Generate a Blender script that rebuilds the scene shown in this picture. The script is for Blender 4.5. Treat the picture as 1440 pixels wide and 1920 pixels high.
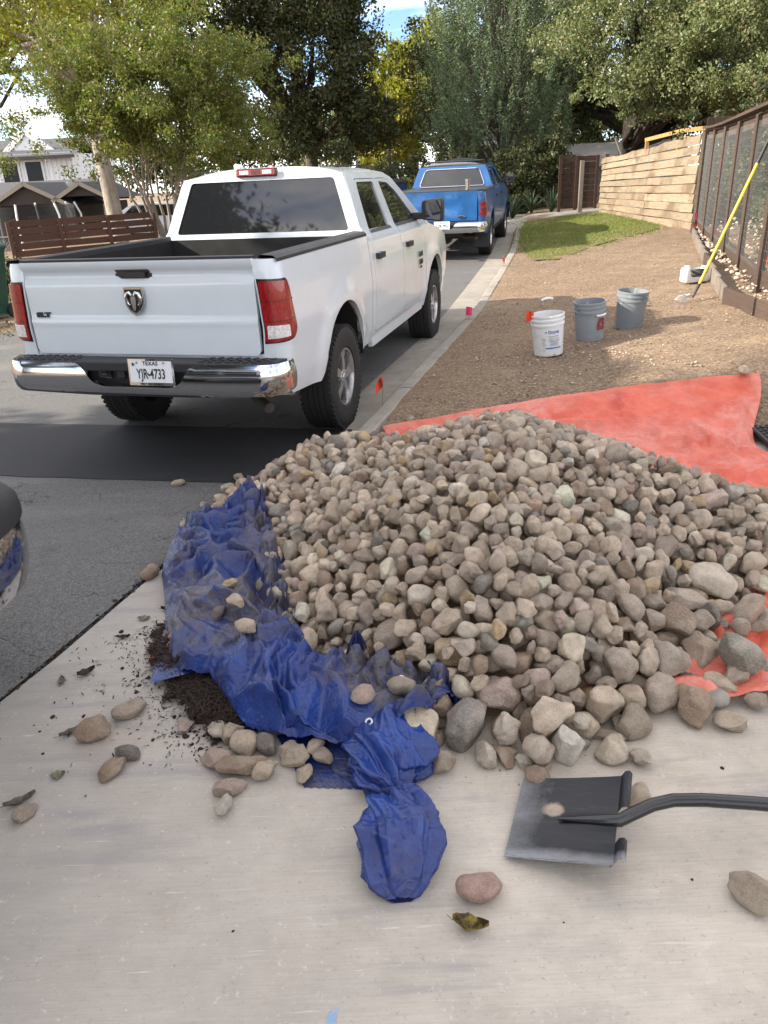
import bpy, bmesh, math, random
import numpy as np
from math import sin, cos, pi, radians, sqrt, atan2, exp, floor
from mathutils import Vector, Matrix, Quaternion
from mathutils.geometry import delaunay_2d_cdt

for o in list(bpy.data.objects): bpy.data.objects.remove(o)
sc = bpy.context.scene
COL = sc.collection

# ------------------------------------------------------------ camera, sky, sun, exposure
CAM_H = 1.806
cd = bpy.data.cameras.new('camera'); cam = bpy.data.objects.new('camera', cd); COL.objects.link(cam)
cd.sensor_fit = 'VERTICAL'; cd.sensor_height = 36.0; cd.sensor_width = 27.0
cd.lens = 1400 / 1920 * 36; cd.clip_end = 1500; cd.clip_start = .05
cam.matrix_world = Matrix.Translation((0, 0, CAM_H)) @ Matrix.Rotation(radians(90 - 24.0), 4, 'X') @ Matrix.Rotation(radians(-2.683), 4, 'Z')
sc.camera = cam

SUN_EL, SUN_AZ = 27.0, 262.0          # azimuth clockwise from +Y
w = bpy.data.worlds.new('World'); sc.world = w; w.use_nodes = True
nt = w.node_tree; N = nt.nodes; bg = N['Background']
sky = N.new('ShaderNodeTexSky'); sky.sky_type = 'NISHITA'; sky.sun_disc = False
sky.sun_elevation = radians(SUN_EL); sky.sun_rotation = radians(SUN_AZ); sky.dust_density = .3; sky.ozone_density = 2.5; sky.altitude = 2500
tc = N.new('ShaderNodeTexCoord'); mp = N.new('ShaderNodeMapping'); mp.inputs['Scale'].default_value = (1.0, 1.6, 4.0); mp.inputs['Location'].default_value = (16.1, 8.1, 5.59)
nz = N.new('ShaderNodeTexNoise'); nz.inputs['Scale'].default_value = 2.2; nz.inputs['Detail'].default_value = 9; nz.inputs['Roughness'].default_value = .62
nz.inputs['Distortion'].default_value = .5
rp = N.new('ShaderNodeMapRange'); rp.inputs['From Min'].default_value = .39; rp.inputs['From Max'].default_value = .60
mx = N.new('ShaderNodeMix'); mx.data_type = 'RGBA'; mx.inputs['B'].default_value = (10.5, 10.0, 9.7, 1)
L = nt.links
L.new(tc.outputs['Generated'], mp.inputs['Vector']); L.new(mp.outputs[0], nz.inputs['Vector']); L.new(nz.outputs['Fac'], rp.inputs['Value'])
L.new(rp.outputs[0], mx.inputs['Factor']); L.new(sky.outputs[0], mx.inputs['A']); L.new(mx.outputs['Result'], bg.inputs['Color'])
bg.inputs['Strength'].default_value = .125
sd = bpy.data.lights.new('sun', 'SUN'); sun = bpy.data.objects.new('sun', sd); COL.objects.link(sun)
sd.energy = 4.9; sd.angle = radians(.5); sd.color = (1.0, .91, .78)
_a = radians(SUN_AZ); SDIR = Vector((sin(_a) * cos(radians(SUN_EL)), cos(_a) * cos(radians(SUN_EL)), sin(radians(SUN_EL))))
sun.rotation_euler = SDIR.to_track_quat('Z', 'Y').to_euler()
sc.view_settings.view_transform = 'Standard'; sc.view_settings.look = 'None'; sc.view_settings.gamma = 1
sc.view_settings.exposure = 1.2
sc.cycles.use_denoising = True
sc.cycles.max_bounces = 7; sc.cycles.diffuse_bounces = 3; sc.cycles.glossy_bounces = 3; sc.cycles.transmission_bounces = 4; sc.cycles.transparent_max_bounces = 6
sc.cycles.caustics_reflective = False; sc.cycles.caustics_refractive = False

# ------------------------------------------------------------ helpers
RNG = np.random.RandomState(7)
def prop(o, label=None, cat=None, group=None, kind=None):
    if label: o['label'] = label
    if cat: o['category'] = cat
    if group: o['group'] = group
    if kind: o['kind'] = kind
    return o
def empty(name, loc=(0, 0, 0), rz=0, label=None, cat=None, group=None, kind=None):
    o = bpy.data.objects.new(name, None); COL.objects.link(o); o.empty_display_size = .1
    o.location = loc; o.rotation_euler = (0, 0, rz)
    return prop(o, label, cat, group, kind)
def link(name, me, mat=None, parent=None, **kw):
    o = bpy.data.objects.new(name, me); COL.objects.link(o)
    if mat is not None and not len(me.materials): me.materials.append(mat)
    if parent is not None: o.parent = parent
    return prop(o, **kw)
def npmesh(name, V, F, smooth=False):
    """V (n,3), F (m,k) arrays"""
    V = np.asarray(V, np.float32); F = np.asarray(F, np.int32); k = F.shape[1]
    me = bpy.data.meshes.new(name)
    me.vertices.add(len(V)); me.vertices.foreach_set('co', V.ravel())
    me.loops.add(F.size); me.loops.foreach_set('vertex_index', F.ravel())
    me.polygons.add(len(F)); me.polygons.foreach_set('loop_start', np.arange(0, F.size, k, dtype=np.int32))
    me.polygons.foreach_set('loop_total', np.full(len(F), k, np.int32))
    me.update(calc_edges=True)
    if smooth: me.polygons.foreach_set('use_smooth', np.ones(len(F), bool))
    return me
class MB:
    """collects simple solids into one mesh"""
    def __init__(s): s.v = []; s.f = []
    def add(s, V, F):
        b = len(s.v); s.v += [tuple(p) for p in V]; s.f += [tuple(b + i for i in f) for f in F]; return s
    def box(s, c, d, rz=0, M=None):
        x, y, z = d[0] / 2, d[1] / 2, d[2] / 2
        P = [Vector((i * x, j * y, k * z)) for i, j, k in ((-1,-1,-1),(1,-1,-1),(1,1,-1),(-1,1,-1),(-1,-1,1),(1,-1,1),(1,1,1),(-1,1,1))]
        if rz: P = [Matrix.Rotation(rz, 3, 'Z') @ p for p in P]
        if M is not None: P = [M @ p for p in P]
        P = [p + Vector(c) for p in P]
        return s.add(P, [(0,3,2,1),(4,5,6,7),(0,1,5,4),(1,2,6,5),(2,3,7,6),(3,0,4,7)])
    def beam(s, a, b, w, h, up=(0, 0, 1)):
        a, b = Vector(a), Vector(b); d = (b - a); l = d.length; d.normalize()
        u = Vector(up); sx = d.cross(u).normalized(); u = sx.cross(d)
        P = []
        for t in (a, b):
            for i, j in ((-1,-1),(1,-1),(1,1),(-1,1)): P.append(t + sx * i * w / 2 + u * j * h / 2)
        return s.add(P, [(0,3,2,1),(4,5,6,7),(0,1,5,4),(1,2,6,5),(2,3,7,6),(3,0,4,7)])
    def tube(s, pts, r, n=8, cap=True):
        pts = [Vector(p) for p in pts]; R = r if isinstance(r, (list, tuple)) else [r] * len(pts)
        V = []; F = []; ref = None
        for i, p in enumerate(pts):
            d = (pts[min(i + 1, len(pts) - 1)] - pts[max(i - 1, 0)]).normalized()
            if ref is None: ref = d.orthogonal().normalized()
            ref = (ref - d * ref.dot(d)).normalized(); b = d.cross(ref)
            for k in range(n):
                a = 2 * pi * k / n; V.append(p + (ref * cos(a) + b * sin(a)) * R[i])
        for i in range(len(pts) - 1):
            for k in range(n): F.append((i*n+k, i*n+(k+1)%n, (i+1)*n+(k+1)%n, (i+1)*n+k))
        if cap: F += [tuple(range(n))[::-1], tuple(range((len(pts)-1)*n, len(pts)*n))]
        return s.add(V, F)
    def lathe(s, prof, n=32, axis='Z', c=(0, 0, 0), a0=0, a1=2*pi):
        full = abs(a1 - a0 - 2*pi) < 1e-6; m = n if full else n + 1
        V = []; F = []
        for r, h in prof:
            for k in range(m):
                a = a0 + (a1 - a0) * k / n
                p = (r*cos(a), r*sin(a), h) if axis == 'Z' else (h, r*cos(a), r*sin(a))
                V.append((p[0]+c[0], p[1]+c[1], p[2]+c[2]))
        for i in range(len(prof) - 1):
            for k in range(n): F.append((i*m+k, i*m+(k+1)%m, (i+1)*m+(k+1)%m, (i+1)*m+k))
        return s.add(V, F)
    def prism(s, poly, d0, d1, f):
        """poly of 2D points; f(u,v,d)->3D"""
        n = len(poly); V = [f(u, v, d0) for u, v in poly] + [f(u, v, d1) for u, v in poly]
        return s.add(V, [tuple(range(n)), tuple(range(n, 2*n))[::-1]] + [(i, i+n, (i+1)%n+n, (i+1)%n) for i in range(n)])
    def build(s, name, mat=None, parent=None, smooth=False, bevel=0, **kw):
        me = bpy.data.meshes.new(name); me.from_pydata(s.v, [], s.f)
        bm = bmesh.new(); bm.from_mesh(me)
        if bevel:
            bmesh.ops.remove_doubles(bm, verts=bm.verts, dist=1e-6)
            es = [e for e in bm.edges if len(e.link_faces) == 2 and e.calc_face_angle(0) > .6]
            bmesh.ops.bevel(bm, geom=es, offset=bevel, segments=2, affect='EDGES', profile=.6)
        bmesh.ops.recalc_face_normals(bm, faces=bm.faces); bm.to_mesh(me); bm.free()
        if smooth:
            me.polygons.foreach_set('use_smooth', np.ones(len(me.polygons), bool))
            me.set_sharp_from_angle(angle=radians(smooth if smooth > 1 else 38))
        return link(name, me, mat, parent, **kw)
def dup(o, parent=None):
    c = o.copy(); COL.objects.link(c)
    if parent is not None: c.parent = parent
    for ch in list(o.children): dup(ch, c)
    return c
def inpoly(x, y, P):
    c = False; n = len(P)
    for i in range(n):
        a, b = P[i], P[(i + 1) % n]
        if (a[1] > y) != (b[1] > y) and x < (b[0]-a[0]) * (y-a[1]) / (b[1]-a[1]) + a[0]: c = not c
    return c
def dens(P, step):
    out = []
    for i in range(len(P)):
        a, b = P[i], P[(i + 1) % len(P)]; l = math.hypot(b[0]-a[0], b[1]-a[1]); k = max(1, int(round(l / step)))
        out += [(a[0] + (b[0]-a[0]) * j / k, a[1] + (b[1]-a[1]) * j / k) for j in range(k)]
    return out
def rnd_poly(P, r, k=5):
    """round the corners of polygon P"""
    out = []; n = len(P); rr = r if isinstance(r, (list, tuple)) else [r] * n
    for i in range(n):
        a, b, c = Vector(P[i-1]), Vector(P[i]), Vector(P[(i+1) % n]); q = rr[i]
        if q <= 0: out.append(tuple(b)); continue
        q = min(q, (a-b).length * .45, (c-b).length * .45)
        p0 = b + (a-b).normalized() * q; p1 = b + (c-b).normalized() * q
        for j in range(k + 1):
            t = j / k; out.append(tuple(p0 * (1-t)**2 + b * 2*t*(1-t) + p1 * t*t))
    return out
def sheet(name, outline, f, mat, parent, holes=(), step=.06, thick=.012, rim=True, smooth=45, **kw):
    """curved panel: 2D outline (with holes) mapped by f(u,v,depth) to 3D, edges turned inwards"""
    loops = [dens(outline, step * .7)] + [dens(h, step * .7) for h in holes]
    V = []; E = []
    for lp in loops:
        b = len(V); V += [Vector(p) for p in lp]; E += [(b + i, b + (i + 1) % len(lp)) for i in range(len(lp))]
    us = [p[0] for p in outline]; vs = [p[1] for p in outline]
    ed = np.array([tuple(v) for v in V])
    y = min(vs) + step / 2; row = 0
    while y < max(vs):
        x = min(us) + step * (.5 if row % 2 else .0)
        while x < max(us):
            if inpoly(x, y, outline) and not any(inpoly(x, y, h) for h in holes):
                if np.min((ed[:, 0] - x)**2 + (ed[:, 1] - y)**2) > (step * .45)**2: V.append(Vector((x, y)))
            x += step
        y += step * .87; row += 1
    r = delaunay_2d_cdt(V, E, [], 0, 1e-6)
    P2, T = r[0], r[2]
    bm = bmesh.new(); vt = [bm.verts.new(f(p[0], p[1], 0)) for p in P2]; p2 = {v: p for v, p in zip(vt, P2)}
    for t in T:
        cx = sum(P2[i][0] for i in t) / 3; cy = sum(P2[i][1] for i in t) / 3
        if inpoly(cx, cy, outline) and not any(inpoly(cx, cy, h) for h in holes):
            try: bm.faces.new([vt[i] for i in t])
            except ValueError: pass
    bmesh.ops.delete(bm, geom=[v for v in bm.verts if not v.link_faces], context='VERTS')
    if rim:
        be = [e for e in bm.edges if len(e.link_faces) == 1]; m = {}
        for e in be:
            for v in e.verts:
                if v not in m: p = p2[v]; m[v] = bm.verts.new(f(p[0], p[1], thick))
        for e in be: a, b = e.verts; bm.faces.new((a, b, m[b], m[a]))
    bmesh.ops.recalc_face_normals(bm, faces=bm.faces)
    me = bpy.data.meshes.new(name); bm.to_mesh(me); bm.free()
    me.polygons.foreach_set('use_smooth', np.ones(len(me.polygons), bool)); me.set_sharp_from_angle(angle=radians(smooth))
    return link(name, me, mat, parent, **kw)
def text(name, s, size, M, mat, parent, ext=.001, sx=1, bold=0, align='CENTER'):
    c = bpy.data.curves.new(name, 'FONT'); c.body = s; c.size = size; c.extrude = ext; c.align_x = align; c.align_y = 'CENTER'; c.offset = bold; c.resolution_u = 3
    t = bpy.data.objects.new('tmp', c); COL.objects.link(t)
    dg = bpy.context.evaluated_depsgraph_get(); me = bpy.data.meshes.new_from_object(t.evaluated_get(dg))
    bpy.data.objects.remove(t); me.transform(M @ Matrix.Diagonal((sx, 1, 1, 1))); me.materials.clear()
    return link(name, me, mat, parent)
def frame_m(o, xd, yd):
    xd = Vector(xd).normalized(); yd = Vector(yd); yd = (yd - xd * yd.dot(xd)).normalized(); zd = xd.cross(yd)
    m = Matrix((xd, yd, zd)).transposed().to_4x4(); m.translation = Vector(o); return m

# ------------------------------------------------------------ materials
def node(nt, t, **kw):
    n = nt.nodes.new(t)
    for k, v in kw.items():
        if k in n.inputs: n.inputs[k].default_value = v
        else: setattr(n, k, v)
    return n
class MatB:
    def __init__(s, name):
        s.m = bpy.data.materials.new(name); s.m.use_nodes = True; s.nt = s.m.node_tree; s.b = s.nt.nodes['Principled BSDF']
        s.tc = s.nt.nodes.new('ShaderNodeTexCoord'); s.co = s.tc.outputs['Object']
    def l(s, a, b): s.nt.links.new(a, b)
    def map(s, scale=(1, 1, 1), rot=(0, 0, 0), src=None):
        n = node(s.nt, 'ShaderNodeMapping'); n.inputs['Scale'].default_value = scale; n.inputs['Rotation'].default_value = rot
        s.l(src or s.co, n.inputs['Vector']); return n.outputs[0]
    def noise(s, scale, detail=4, rough=.6, co=None, dist=0):
        n = node(s.nt, 'ShaderNodeTexNoise'); n.inputs['Scale'].default_value = scale; n.inputs['Detail'].default_value = detail
        n.inputs['Roughness'].default_value = rough; n.inputs['Distortion'].default_value = dist; s.l(co or s.co, n.inputs['Vector']); return n.outputs['Fac']
    def vor(s, scale, co=None, feat='F1', out='Distance'):
        n = node(s.nt, 'ShaderNodeTexVoronoi'); n.feature = feat; n.inputs['Scale'].default_value = scale; s.l(co or s.co, n.inputs['Vector']); return n.outputs[out]
    def rng(s, v, a, b, c=0, d=1):
        n = node(s.nt, 'ShaderNodeMapRange'); s.l(v, n.inputs['Value'])
        for k, x in zip(('From Min', 'From Max', 'To Min', 'To Max'), (a, b, c, d)): n.inputs[k].default_value = x
        return n.outputs[0]
    def mix(s, f, a, b, mode='MIX'):
        n = node(s.nt, 'ShaderNodeMix'); n.data_type = 'RGBA'; n.blend_type = mode
        for k, x in (('Factor', f), ('A', a), ('B', b)):
            if isinstance(x, (int, float)): n.inputs[k].default_value = x
            elif isinstance(x, tuple): n.inputs[k].default_value = (*x, 1) if len(x) == 3 else x
            else: s.l(x, n.inputs[k])
        return n.outputs['Result']
    def math(s, op, a, b=0):
        n = node(s.nt, 'ShaderNodeMath'); n.operation = op
        for i, x in enumerate((a, b)):
            if isinstance(x, (int, float)): n.inputs[i].default_value = x
            else: s.l(x, n.inputs[i])
        return n.outputs[0]
    def bump(s, h, strength=.4, dist=.01, prev=None):
        n = node(s.nt, 'ShaderNodeBump'); n.inputs['Strength'].default_value = strength; n.inputs['Distance'].default_value = dist; s.l(h, n.inputs['Height'])
        if prev is not None: s.l(prev, n.inputs['Normal'])
        return n.outputs[0]
    def set(s, color=None, rough=None, metal=None, spec=None, normal=None, coat=None, trans=None, alpha=None, sub=None):
        for k, x in (('Base Color', color), ('Roughness', rough), ('Metallic', metal), ('Specular IOR Level', spec), ('Normal', normal), ('Coat Weight', coat), ('Transmission Weight', trans), ('Alpha', alpha)):
            if x is None: continue
            if isinstance(x, tuple): s.b.inputs[k].default_value = (*x, 1)
            elif isinstance(x, (int, float)): s.b.inputs[k].default_value = x
            else: s.l(x, s.b.inputs[k])
        return s.m
def plain(name, c, rough=.5, metal=0, var=.12, scale=8, spec=.5, coat=0, bump=0, bscale=60):
    s = MatB(name); n = s.noise(scale, 4)
    col = s.mix(s.rng(n, .3, .7), tuple(x * (1 - var) for x in c), tuple(min(1, x * (1 + var)) for x in c))
    nn = s.bump(s.noise(bscale, 3), bump, .004) if bump else None
    return s.set(col, rough if rough < .12 else s.rng(n, .3, .7, rough * .9, min(1, rough * 1.1)), metal, spec, nn, coat)
M = {}
M['white_paint'] = plain('white_car_paint', (.60, .65, .68), .20, var=.02, spec=.5, coat=.6)
M['blue_paint'] = plain('blue_car_paint', (.013, .095, .28), .3, var=.25, scale=3, coat=.5)
M['dark_paint'] = plain('dark_car_paint', (.03, .032, .036), .2, var=.1, coat=.6)
M['black_plastic'] = plain('black_plastic', (.018, .018, .02), .55, bump=.2, bscale=300)
M['black_gloss'] = plain('black_gloss', (.012, .012, .014), .2)
M['gap'] = plain('dark_gap', (.01, .01, .01), .9)
M['chrome'] = plain('chrome', (.62, .63, .65), .08, 1.0, var=.04, scale=2)
M['steel'] = plain('brushed_steel', (.45, .45, .46), .35, 1.0, var=.1)
M['alloy'] = plain('silver_alloy', (.50, .50, .51), .28, .85, var=.05)
M['rust'] = plain('rusty_underbody', (.05, .038, .03), .8, var=.4, scale=20, bump=.4)
M['plate'] = plain('plate_white', (.72, .74, .75), .4, var=.04)
M['ink'] = plain('black_ink', (.012, .012, .014), .5, var=0)
s = MatB('tyre_rubber'); n = s.noise(30, 4)
M['rubber'] = s.set(s.mix(n, (.012, .012, .012), (.03, .028, .026)), .75, 0, .35, s.bump(s.noise(220, 3), .3, .003))
def glassy(name, c, rough=.03):
    s = MatB(name); return s.set(c, rough, 0, .8, s.bump(s.noise(1.3, 2), .06, .02), .3)
M['tint'] = glassy('tinted_glass', (.012, .013, .015))
s = MatB('red_lamp_lens'); wv = s.noise(90, 2, co=s.map((3, 3, .4)))
M['lamp_red'] = s.set(s.mix(s.rng(wv, .4, .6), (.14,.003,.005), (.36,.007,.008)), .12, 0, .6, s.bump(wv, .25, .004), .6)
M['lamp_dark'] = plain('dark_red_lens', (.12, .004, .006), .1, var=.3, scale=20, coat=.6)
M['lamp_white'] = plain('clear_lamp_lens', (.62, .60, .60), .12, var=.3, scale=60, coat=.6, bump=.3, bscale=200)
s = MatB('orange_plastic'); M['flag_orange'] = s.set((.75, .06, .015), .5)
M['flag_pink'] = MatB('pink_plastic').set((.80, .05, .16), .5)
M['wire'] = plain('thin_wire', (.25, .25, .25), .4, .8)

# terrain -------------------------------------------------
KP = [(4.6,-.42),(5.24,-.2),(6.39,.14),(7.62,.51),(9.1,.97),(10.47,1.37),(12.93,2.0),(15.41,2.63),(17.7,3.15),(19.61,3.54),(20.92,3.8),(22.36,4.19)]
_ky = np.array([p[0] for p in KP]); _kx = np.array([p[1] for p in KP])
def kerb_x(y):
    y = np.asarray(y, float)
    r = np.interp(y, _ky, _kx); return np.where(y < _ky[0], _kx[0] + (y - _ky[0]) * .33, np.where(y > _ky[-1], _kx[-1] + (y - _ky[-1]) * .25, r))
def sstep(a, b, v):
    t = np.clip((np.asarray(v, float) - a) / (b - a), 0, 1); return t * t * (3 - 2 * t)
def road_z(y):
    t = np.minimum(np.asarray(y, float), 45) - 9; return .015 * (t + np.sqrt(t * t + 4))
def left_x(y): return -5.2 + .27 * (np.asarray(y, float) - 10.6)
def ground_z(x, y):
    x = np.asarray(x, float); y = np.asarray(y, float)
    lat = x - kerb_x(y); sl = .085 - .045 * sstep(8, 16, y)
    right = (.12 + sl * np.minimum(lat, 6)) * sstep(4.7, 6.0, y)
    ll = left_x(y) - x
    left = .04 - .055 * np.clip(ll - .5, 0, 28)
    z = np.where(lat > 0, right, np.where(ll > 0, left, 0))
    return road_z(y) + z
def gz(x, y): return float(ground_z(x, y))

# ------------------------------------------------------------ ground materials
s = MatB('bare_dirt'); co = s.co
big = s.noise(.55, 5, .6); fine = s.noise(38, 6, .75); mid = s.noise(5, 5, .65); peb = s.vor(55); pebm = s.rng(peb, .10, .16, 1, 0); rare = s.rng(s.noise(9, 3), .5, .62)
col = s.mix(s.rng(big, .38, .62), (.175,.118,.076), (.265,.192,.125))
col = s.mix(s.rng(mid, .38, .66), col, (.17,.115,.078))
tracks = s.noise(1.0, 5, .7, co=s.map((.9, 5.5, 1), (0, 0, .25)), dist=.8); col = s.mix(s.rng(tracks, .50, .62, 0, .6), col, (.15,.10,.068)); col = s.mix(s.rng(fine, .46, .66), col, (.40,.305,.21)); col = s.mix(s.rng(fine, .36, .44, .5, 0), col, (.10,.07,.045))
col = s.mix(s.math('MULTIPLY', pebm, rare), col, (.50,.44,.35))
h = s.math('ADD', s.math('ADD', s.math('MULTIPLY', tracks, 2.0), s.math('MULTIPLY', mid, 1.2)), s.math('ADD', s.math('MULTIPLY', fine, .55), s.math('MULTIPLY', s.rng(peb, 0, .3, 1, 0), .35)))
M['dirt'] = s.set(col, .95, 0, .2, s.bump(h, .9, .035))
s = MatB('asphalt'); g1 = s.noise(95, 4, .8); g2 = s.vor(150); big = s.noise(.6, 5, .6); spk = s.rng(s.vor(95), .10, .2, 1, 0); blot = s.noise(2.3, 5, .6)
col = s.mix(s.rng(g1, .36, .66), (.052,.051,.052), (.235,.227,.215)); col = s.mix(s.rng(big, .4, .62, 0, .5), col, (.145,.14,.135))
col = s.mix(s.math('MULTIPLY', spk, s.rng(s.noise(40, 2), .55, .62)), col, (.40,.38,.34)); crk = s.math('ABSOLUTE', s.math('SUBTRACT', s.noise(.9, 6, .55, dist=.6), .5)); col = s.mix(s.math('MULTIPLY', s.rng(crk, 0, .0035, .85, 0), s.rng(blot, .42, .5)), col, (.02,.02,.02)); pale = s.rng(s.noise(1.0, 4, .6, co=s.map((.5, 1.6, 1), (0, 0, .25))), .55, .68, 0, .4); col = s.mix(pale, col, (.24,.225,.20))
col = s.mix(s.rng(blot, .64, .76, 0, .4), col, (.06,.057,.052))
M['asphalt'] = s.set(col, .9, 0, .3, s.bump(s.math('ADD', g1, g2), .75, .008))
s = MatB('new_asphalt'); g1 = s.noise(260, 3, .7); sc_ = s.noise(3, 6, .7, co=s.map((.5, 6, 1), (0, 0, -.2)))
col = s.mix(s.rng(g1, .35, .7), (.016,.016,.018), (.042,.042,.044)); col = s.mix(s.rng(sc_, .6, .72, 0, .35), col, (.09,.09,.09))
M['asphalt_new'] = s.set(col, .8, 0, .35, s.bump(g1, .5, .004))
def concrete(name, c1, c2, brushed=True, tyre=True):
    s = MatB(name); big = s.noise(.9, 6, .62); mid = s.noise(5, 6, .7); grain = s.noise(420, 3, .6); br = s.noise(1.0, 5, .75, co=s.map((7, 150, 1), (0, 0, .03)))
    br2 = s.noise(1.0, 4, .7, co=s.map((2.2, 34, 1), (0, 0, -.05)))
    col = s.mix(s.rng(big, .34, .66), c1, c2)
    col = s.mix(s.rng(mid, .42, .66, 0, .5), col, tuple(x*.70 for x in c1))
    col = s.mix(s.rng(br2, .5, .8, 0, .22), col, tuple(x*.72 for x in c1))
    if brushed: col = s.mix(s.rng(br, .42, .66, 0, .28), col, tuple(x*.62 for x in c1))
    spk = s.math('MULTIPLY', s.rng(s.vor(60), .05, .09, 1, 0), s.rng(s.noise(12, 2), .56, .6)); col = s.mix(spk, col, (.07,.06,.05))
    if tyre:
        sx = node(s.nt, 'ShaderNodeSeparateXYZ'); s.l(s.co, sx.inputs[0]); left_shade = s.rng(s.math('ADD', sx.outputs[0], s.math('MULTIPLY', mid, .9)), -1.0, 1.3, .62, 0); col = s.mix(left_shade, col, (.215,.21,.205))  # shade painted into the colour: slab darkens towards the left
        wv = s.noise(1.0, 5, .7, co=s.map((.7, 6.5, 1), (0, 0, -.62)), dist=.9); msk = s.rng(s.noise(.8, 3), .5, .68, 0, .6)
        col = s.mix(s.math('MULTIPLY', s.rng(wv, .5, .70), msk), col, (.25,.24,.235))
        st = s.rng(s.noise(1.7, 4, .5), .60, .75, 0, .3); col = s.mix(st, col, (.30,.22,.15))
        arcs = s.noise(1.0, 4, .65, co=s.map((1.2, 9, 1), (0, 0, -.75)), dist=.35); col = s.mix(s.math('MULTIPLY', s.rng(arcs, .50, .64, 0, .5), s.rng(s.noise(1.3, 2), .42, .58)), col, (.22,.215,.215))
        scr = s.noise(1.0, 3, .6, co=s.map((3, 60, 1), (0, 0, 1.1)), dist=.8); col = s.mix(s.math('MULTIPLY', s.rng(scr, .66, .72, 0, .5), s.rng(mid, .45, .55)), col, (.66,.63,.58))
        fsp = s.rng(s.noise(75, 3, .7), .60, .72, 0, .45); col = s.mix(fsp, col, (.20,.185,.165)); hsp = s.rng(s.noise(52, 3, .7, co=s.map((1, 1, 1), (0, 0, .7))), .62, .74, 0, .35); col = s.mix(hsp, col, (.70,.67,.62))
    h = s.math('ADD', s.math('MULTIPLY', br, .8), s.math('MULTIPLY', grain, .5))
    return s.set(col, .88, 0, .3, s.bump(h, .5, .004))
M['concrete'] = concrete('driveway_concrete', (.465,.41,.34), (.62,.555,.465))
M['kerb'] = concrete('kerb_concrete', (.24,.215,.18), (.34,.31,.265), False, False)
s = MatB('lawn_soil'); M['turf'] = s.set(s.mix(s.noise(6, 5), (.10,.11,.035), (.20,.16,.08)), 1, 0, .1, s.bump(s.noise(40, 4), .8, .03))
s = MatB('far_ground'); M['outer'] = s.set(s.mix(s.rng(s.noise(.8, 5), .4, .6), (.055,.07,.022), (.15,.125,.075)), 1, 0, .1, s.bump(s.noise(20, 4), .8, .05))
def leafmat(name, cols, rough=.5, trans=.35):
    s = MatB(name); g = node(s.nt, 'ShaderNodeNewGeometry'); rnd = g.outputs['Random Per Island']
    r_ = node(s.nt, 'ShaderNodeValToRGB'); s.l(rnd, r_.inputs[0]); e = r_.color_ramp.elements
    while len(e) < len(cols): e.new(.5)
    for i, c in enumerate(cols): e[i].position = i/(len(cols)-1); e[i].color = (*c, 1)
    s.l(r_.outputs[0], s.b.inputs['Base Color']); s.b.inputs['Roughness'].default_value = rough; s.b.inputs['Specular IOR Level'].default_value = .35
    t = node(s.nt, 'ShaderNodeBsdfTranslucent'); s.l(s.mix(1.0, r_.outputs[0], (1.0, 1.15, .45), 'MULTIPLY'), t.inputs['Color'])
    m = node(s.nt, 'ShaderNodeMixShader'); m.inputs[0].default_value = trans; s.l(s.b.outputs[0], m.inputs[1]); s.l(t.outputs[0], m.inputs[2])
    s.l(m.outputs[0], s.nt.nodes['Material Output'].inputs['Surface']); return s.m
M['grass'] = leafmat('grass_blades', [(.12,.17,.035),(.22,.26,.07),(.17,.21,.06),(.36,.32,.15)], .6, .4)

# ------------------------------------------------------------ ground, road, driveway
def grid_mesh(name, xs, ys, zf, mat, **kw):
    X, Y = np.meshgrid(xs, ys); Z = zf(X, Y); n, m = X.shape
    i = np.arange(n*m).reshape(n, m)
    F = np.stack([i[:-1,:-1], i[:-1,1:], i[1:,1:], i[1:,:-1]], -1).reshape(-1, 4)
    return link(name, npmesh(name, np.stack([X, Y, Z], -1).reshape(-1, 3), F, True), mat, **kw)
def strip(name, ys, xa, xb, n, off, mat, zf=None, **kw):
    """sheet between two lines x=xa(y) and x=xb(y)"""
    ys = np.asarray(ys, float); A = xa(ys); B = xb(ys); t = np.linspace(0, 1, n)[None, :]
    X = A[:, None]*(1-t) + B[:, None]*t; Y = np.repeat(ys[:, None], n, 1)
    Z = (zf(X, Y) if zf else road_z(Y)) + off; k = len(ys); i = np.arange(k*n).reshape(k, n)
    F = np.stack([i[:-1,:-1], i[:-1,1:], i[1:,1:], i[1:,:-1]], -1).reshape(-1, 4)
    return link(name, npmesh(name, np.stack([X, Y, Z], -1).reshape(-1, 3), F, True), mat, **kw)
xs = np.concatenate([np.linspace(-400, -34, 14), np.linspace(-32, -8, 40), np.linspace(-7.8, 9, 180), np.linspace(9.3, 40, 50), np.linspace(45, 400, 14)])
ys = np.concatenate([np.linspace(-200, -12, 10), np.linspace(-10, 3.5, 30), np.linspace(3.6, 30, 240), np.linspace(30.5, 60, 50), np.linspace(65, 700, 20)])
def gsurf(X, Y):
    on = (X > left_x(Y) + .15) & (X < kerb_x(Y) + .02)
    n = .014*np.sin(X*3.1+Y*1.7)*np.sin(Y*2.3-X*.9) + .012*np.sin(X*7.3+1)*np.sin(Y*6.1)
    soft = sstep(0.2, .8, X-kerb_x(Y)) * sstep(5.6, 6.6, Y)
    return ground_z(X, Y) + n*soft - np.where(on | (Y < 5.3), .03, .012) * 1.0
grid_mesh('ground', xs, ys, gsurf, M['dirt'], kind='structure')
yy = np.linspace(-30, 90, 240)
strip('road', yy, left_x, lambda y: kerb_x(y) - .40, 8, .0, M['asphalt'], kind='structure')
strip('gutter', np.linspace(4.9, 60, 160), lambda y: kerb_x(y) - .42, lambda y: kerb_x(y) + .01, 3, .004, M['kerb'], kind='structure')
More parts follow.
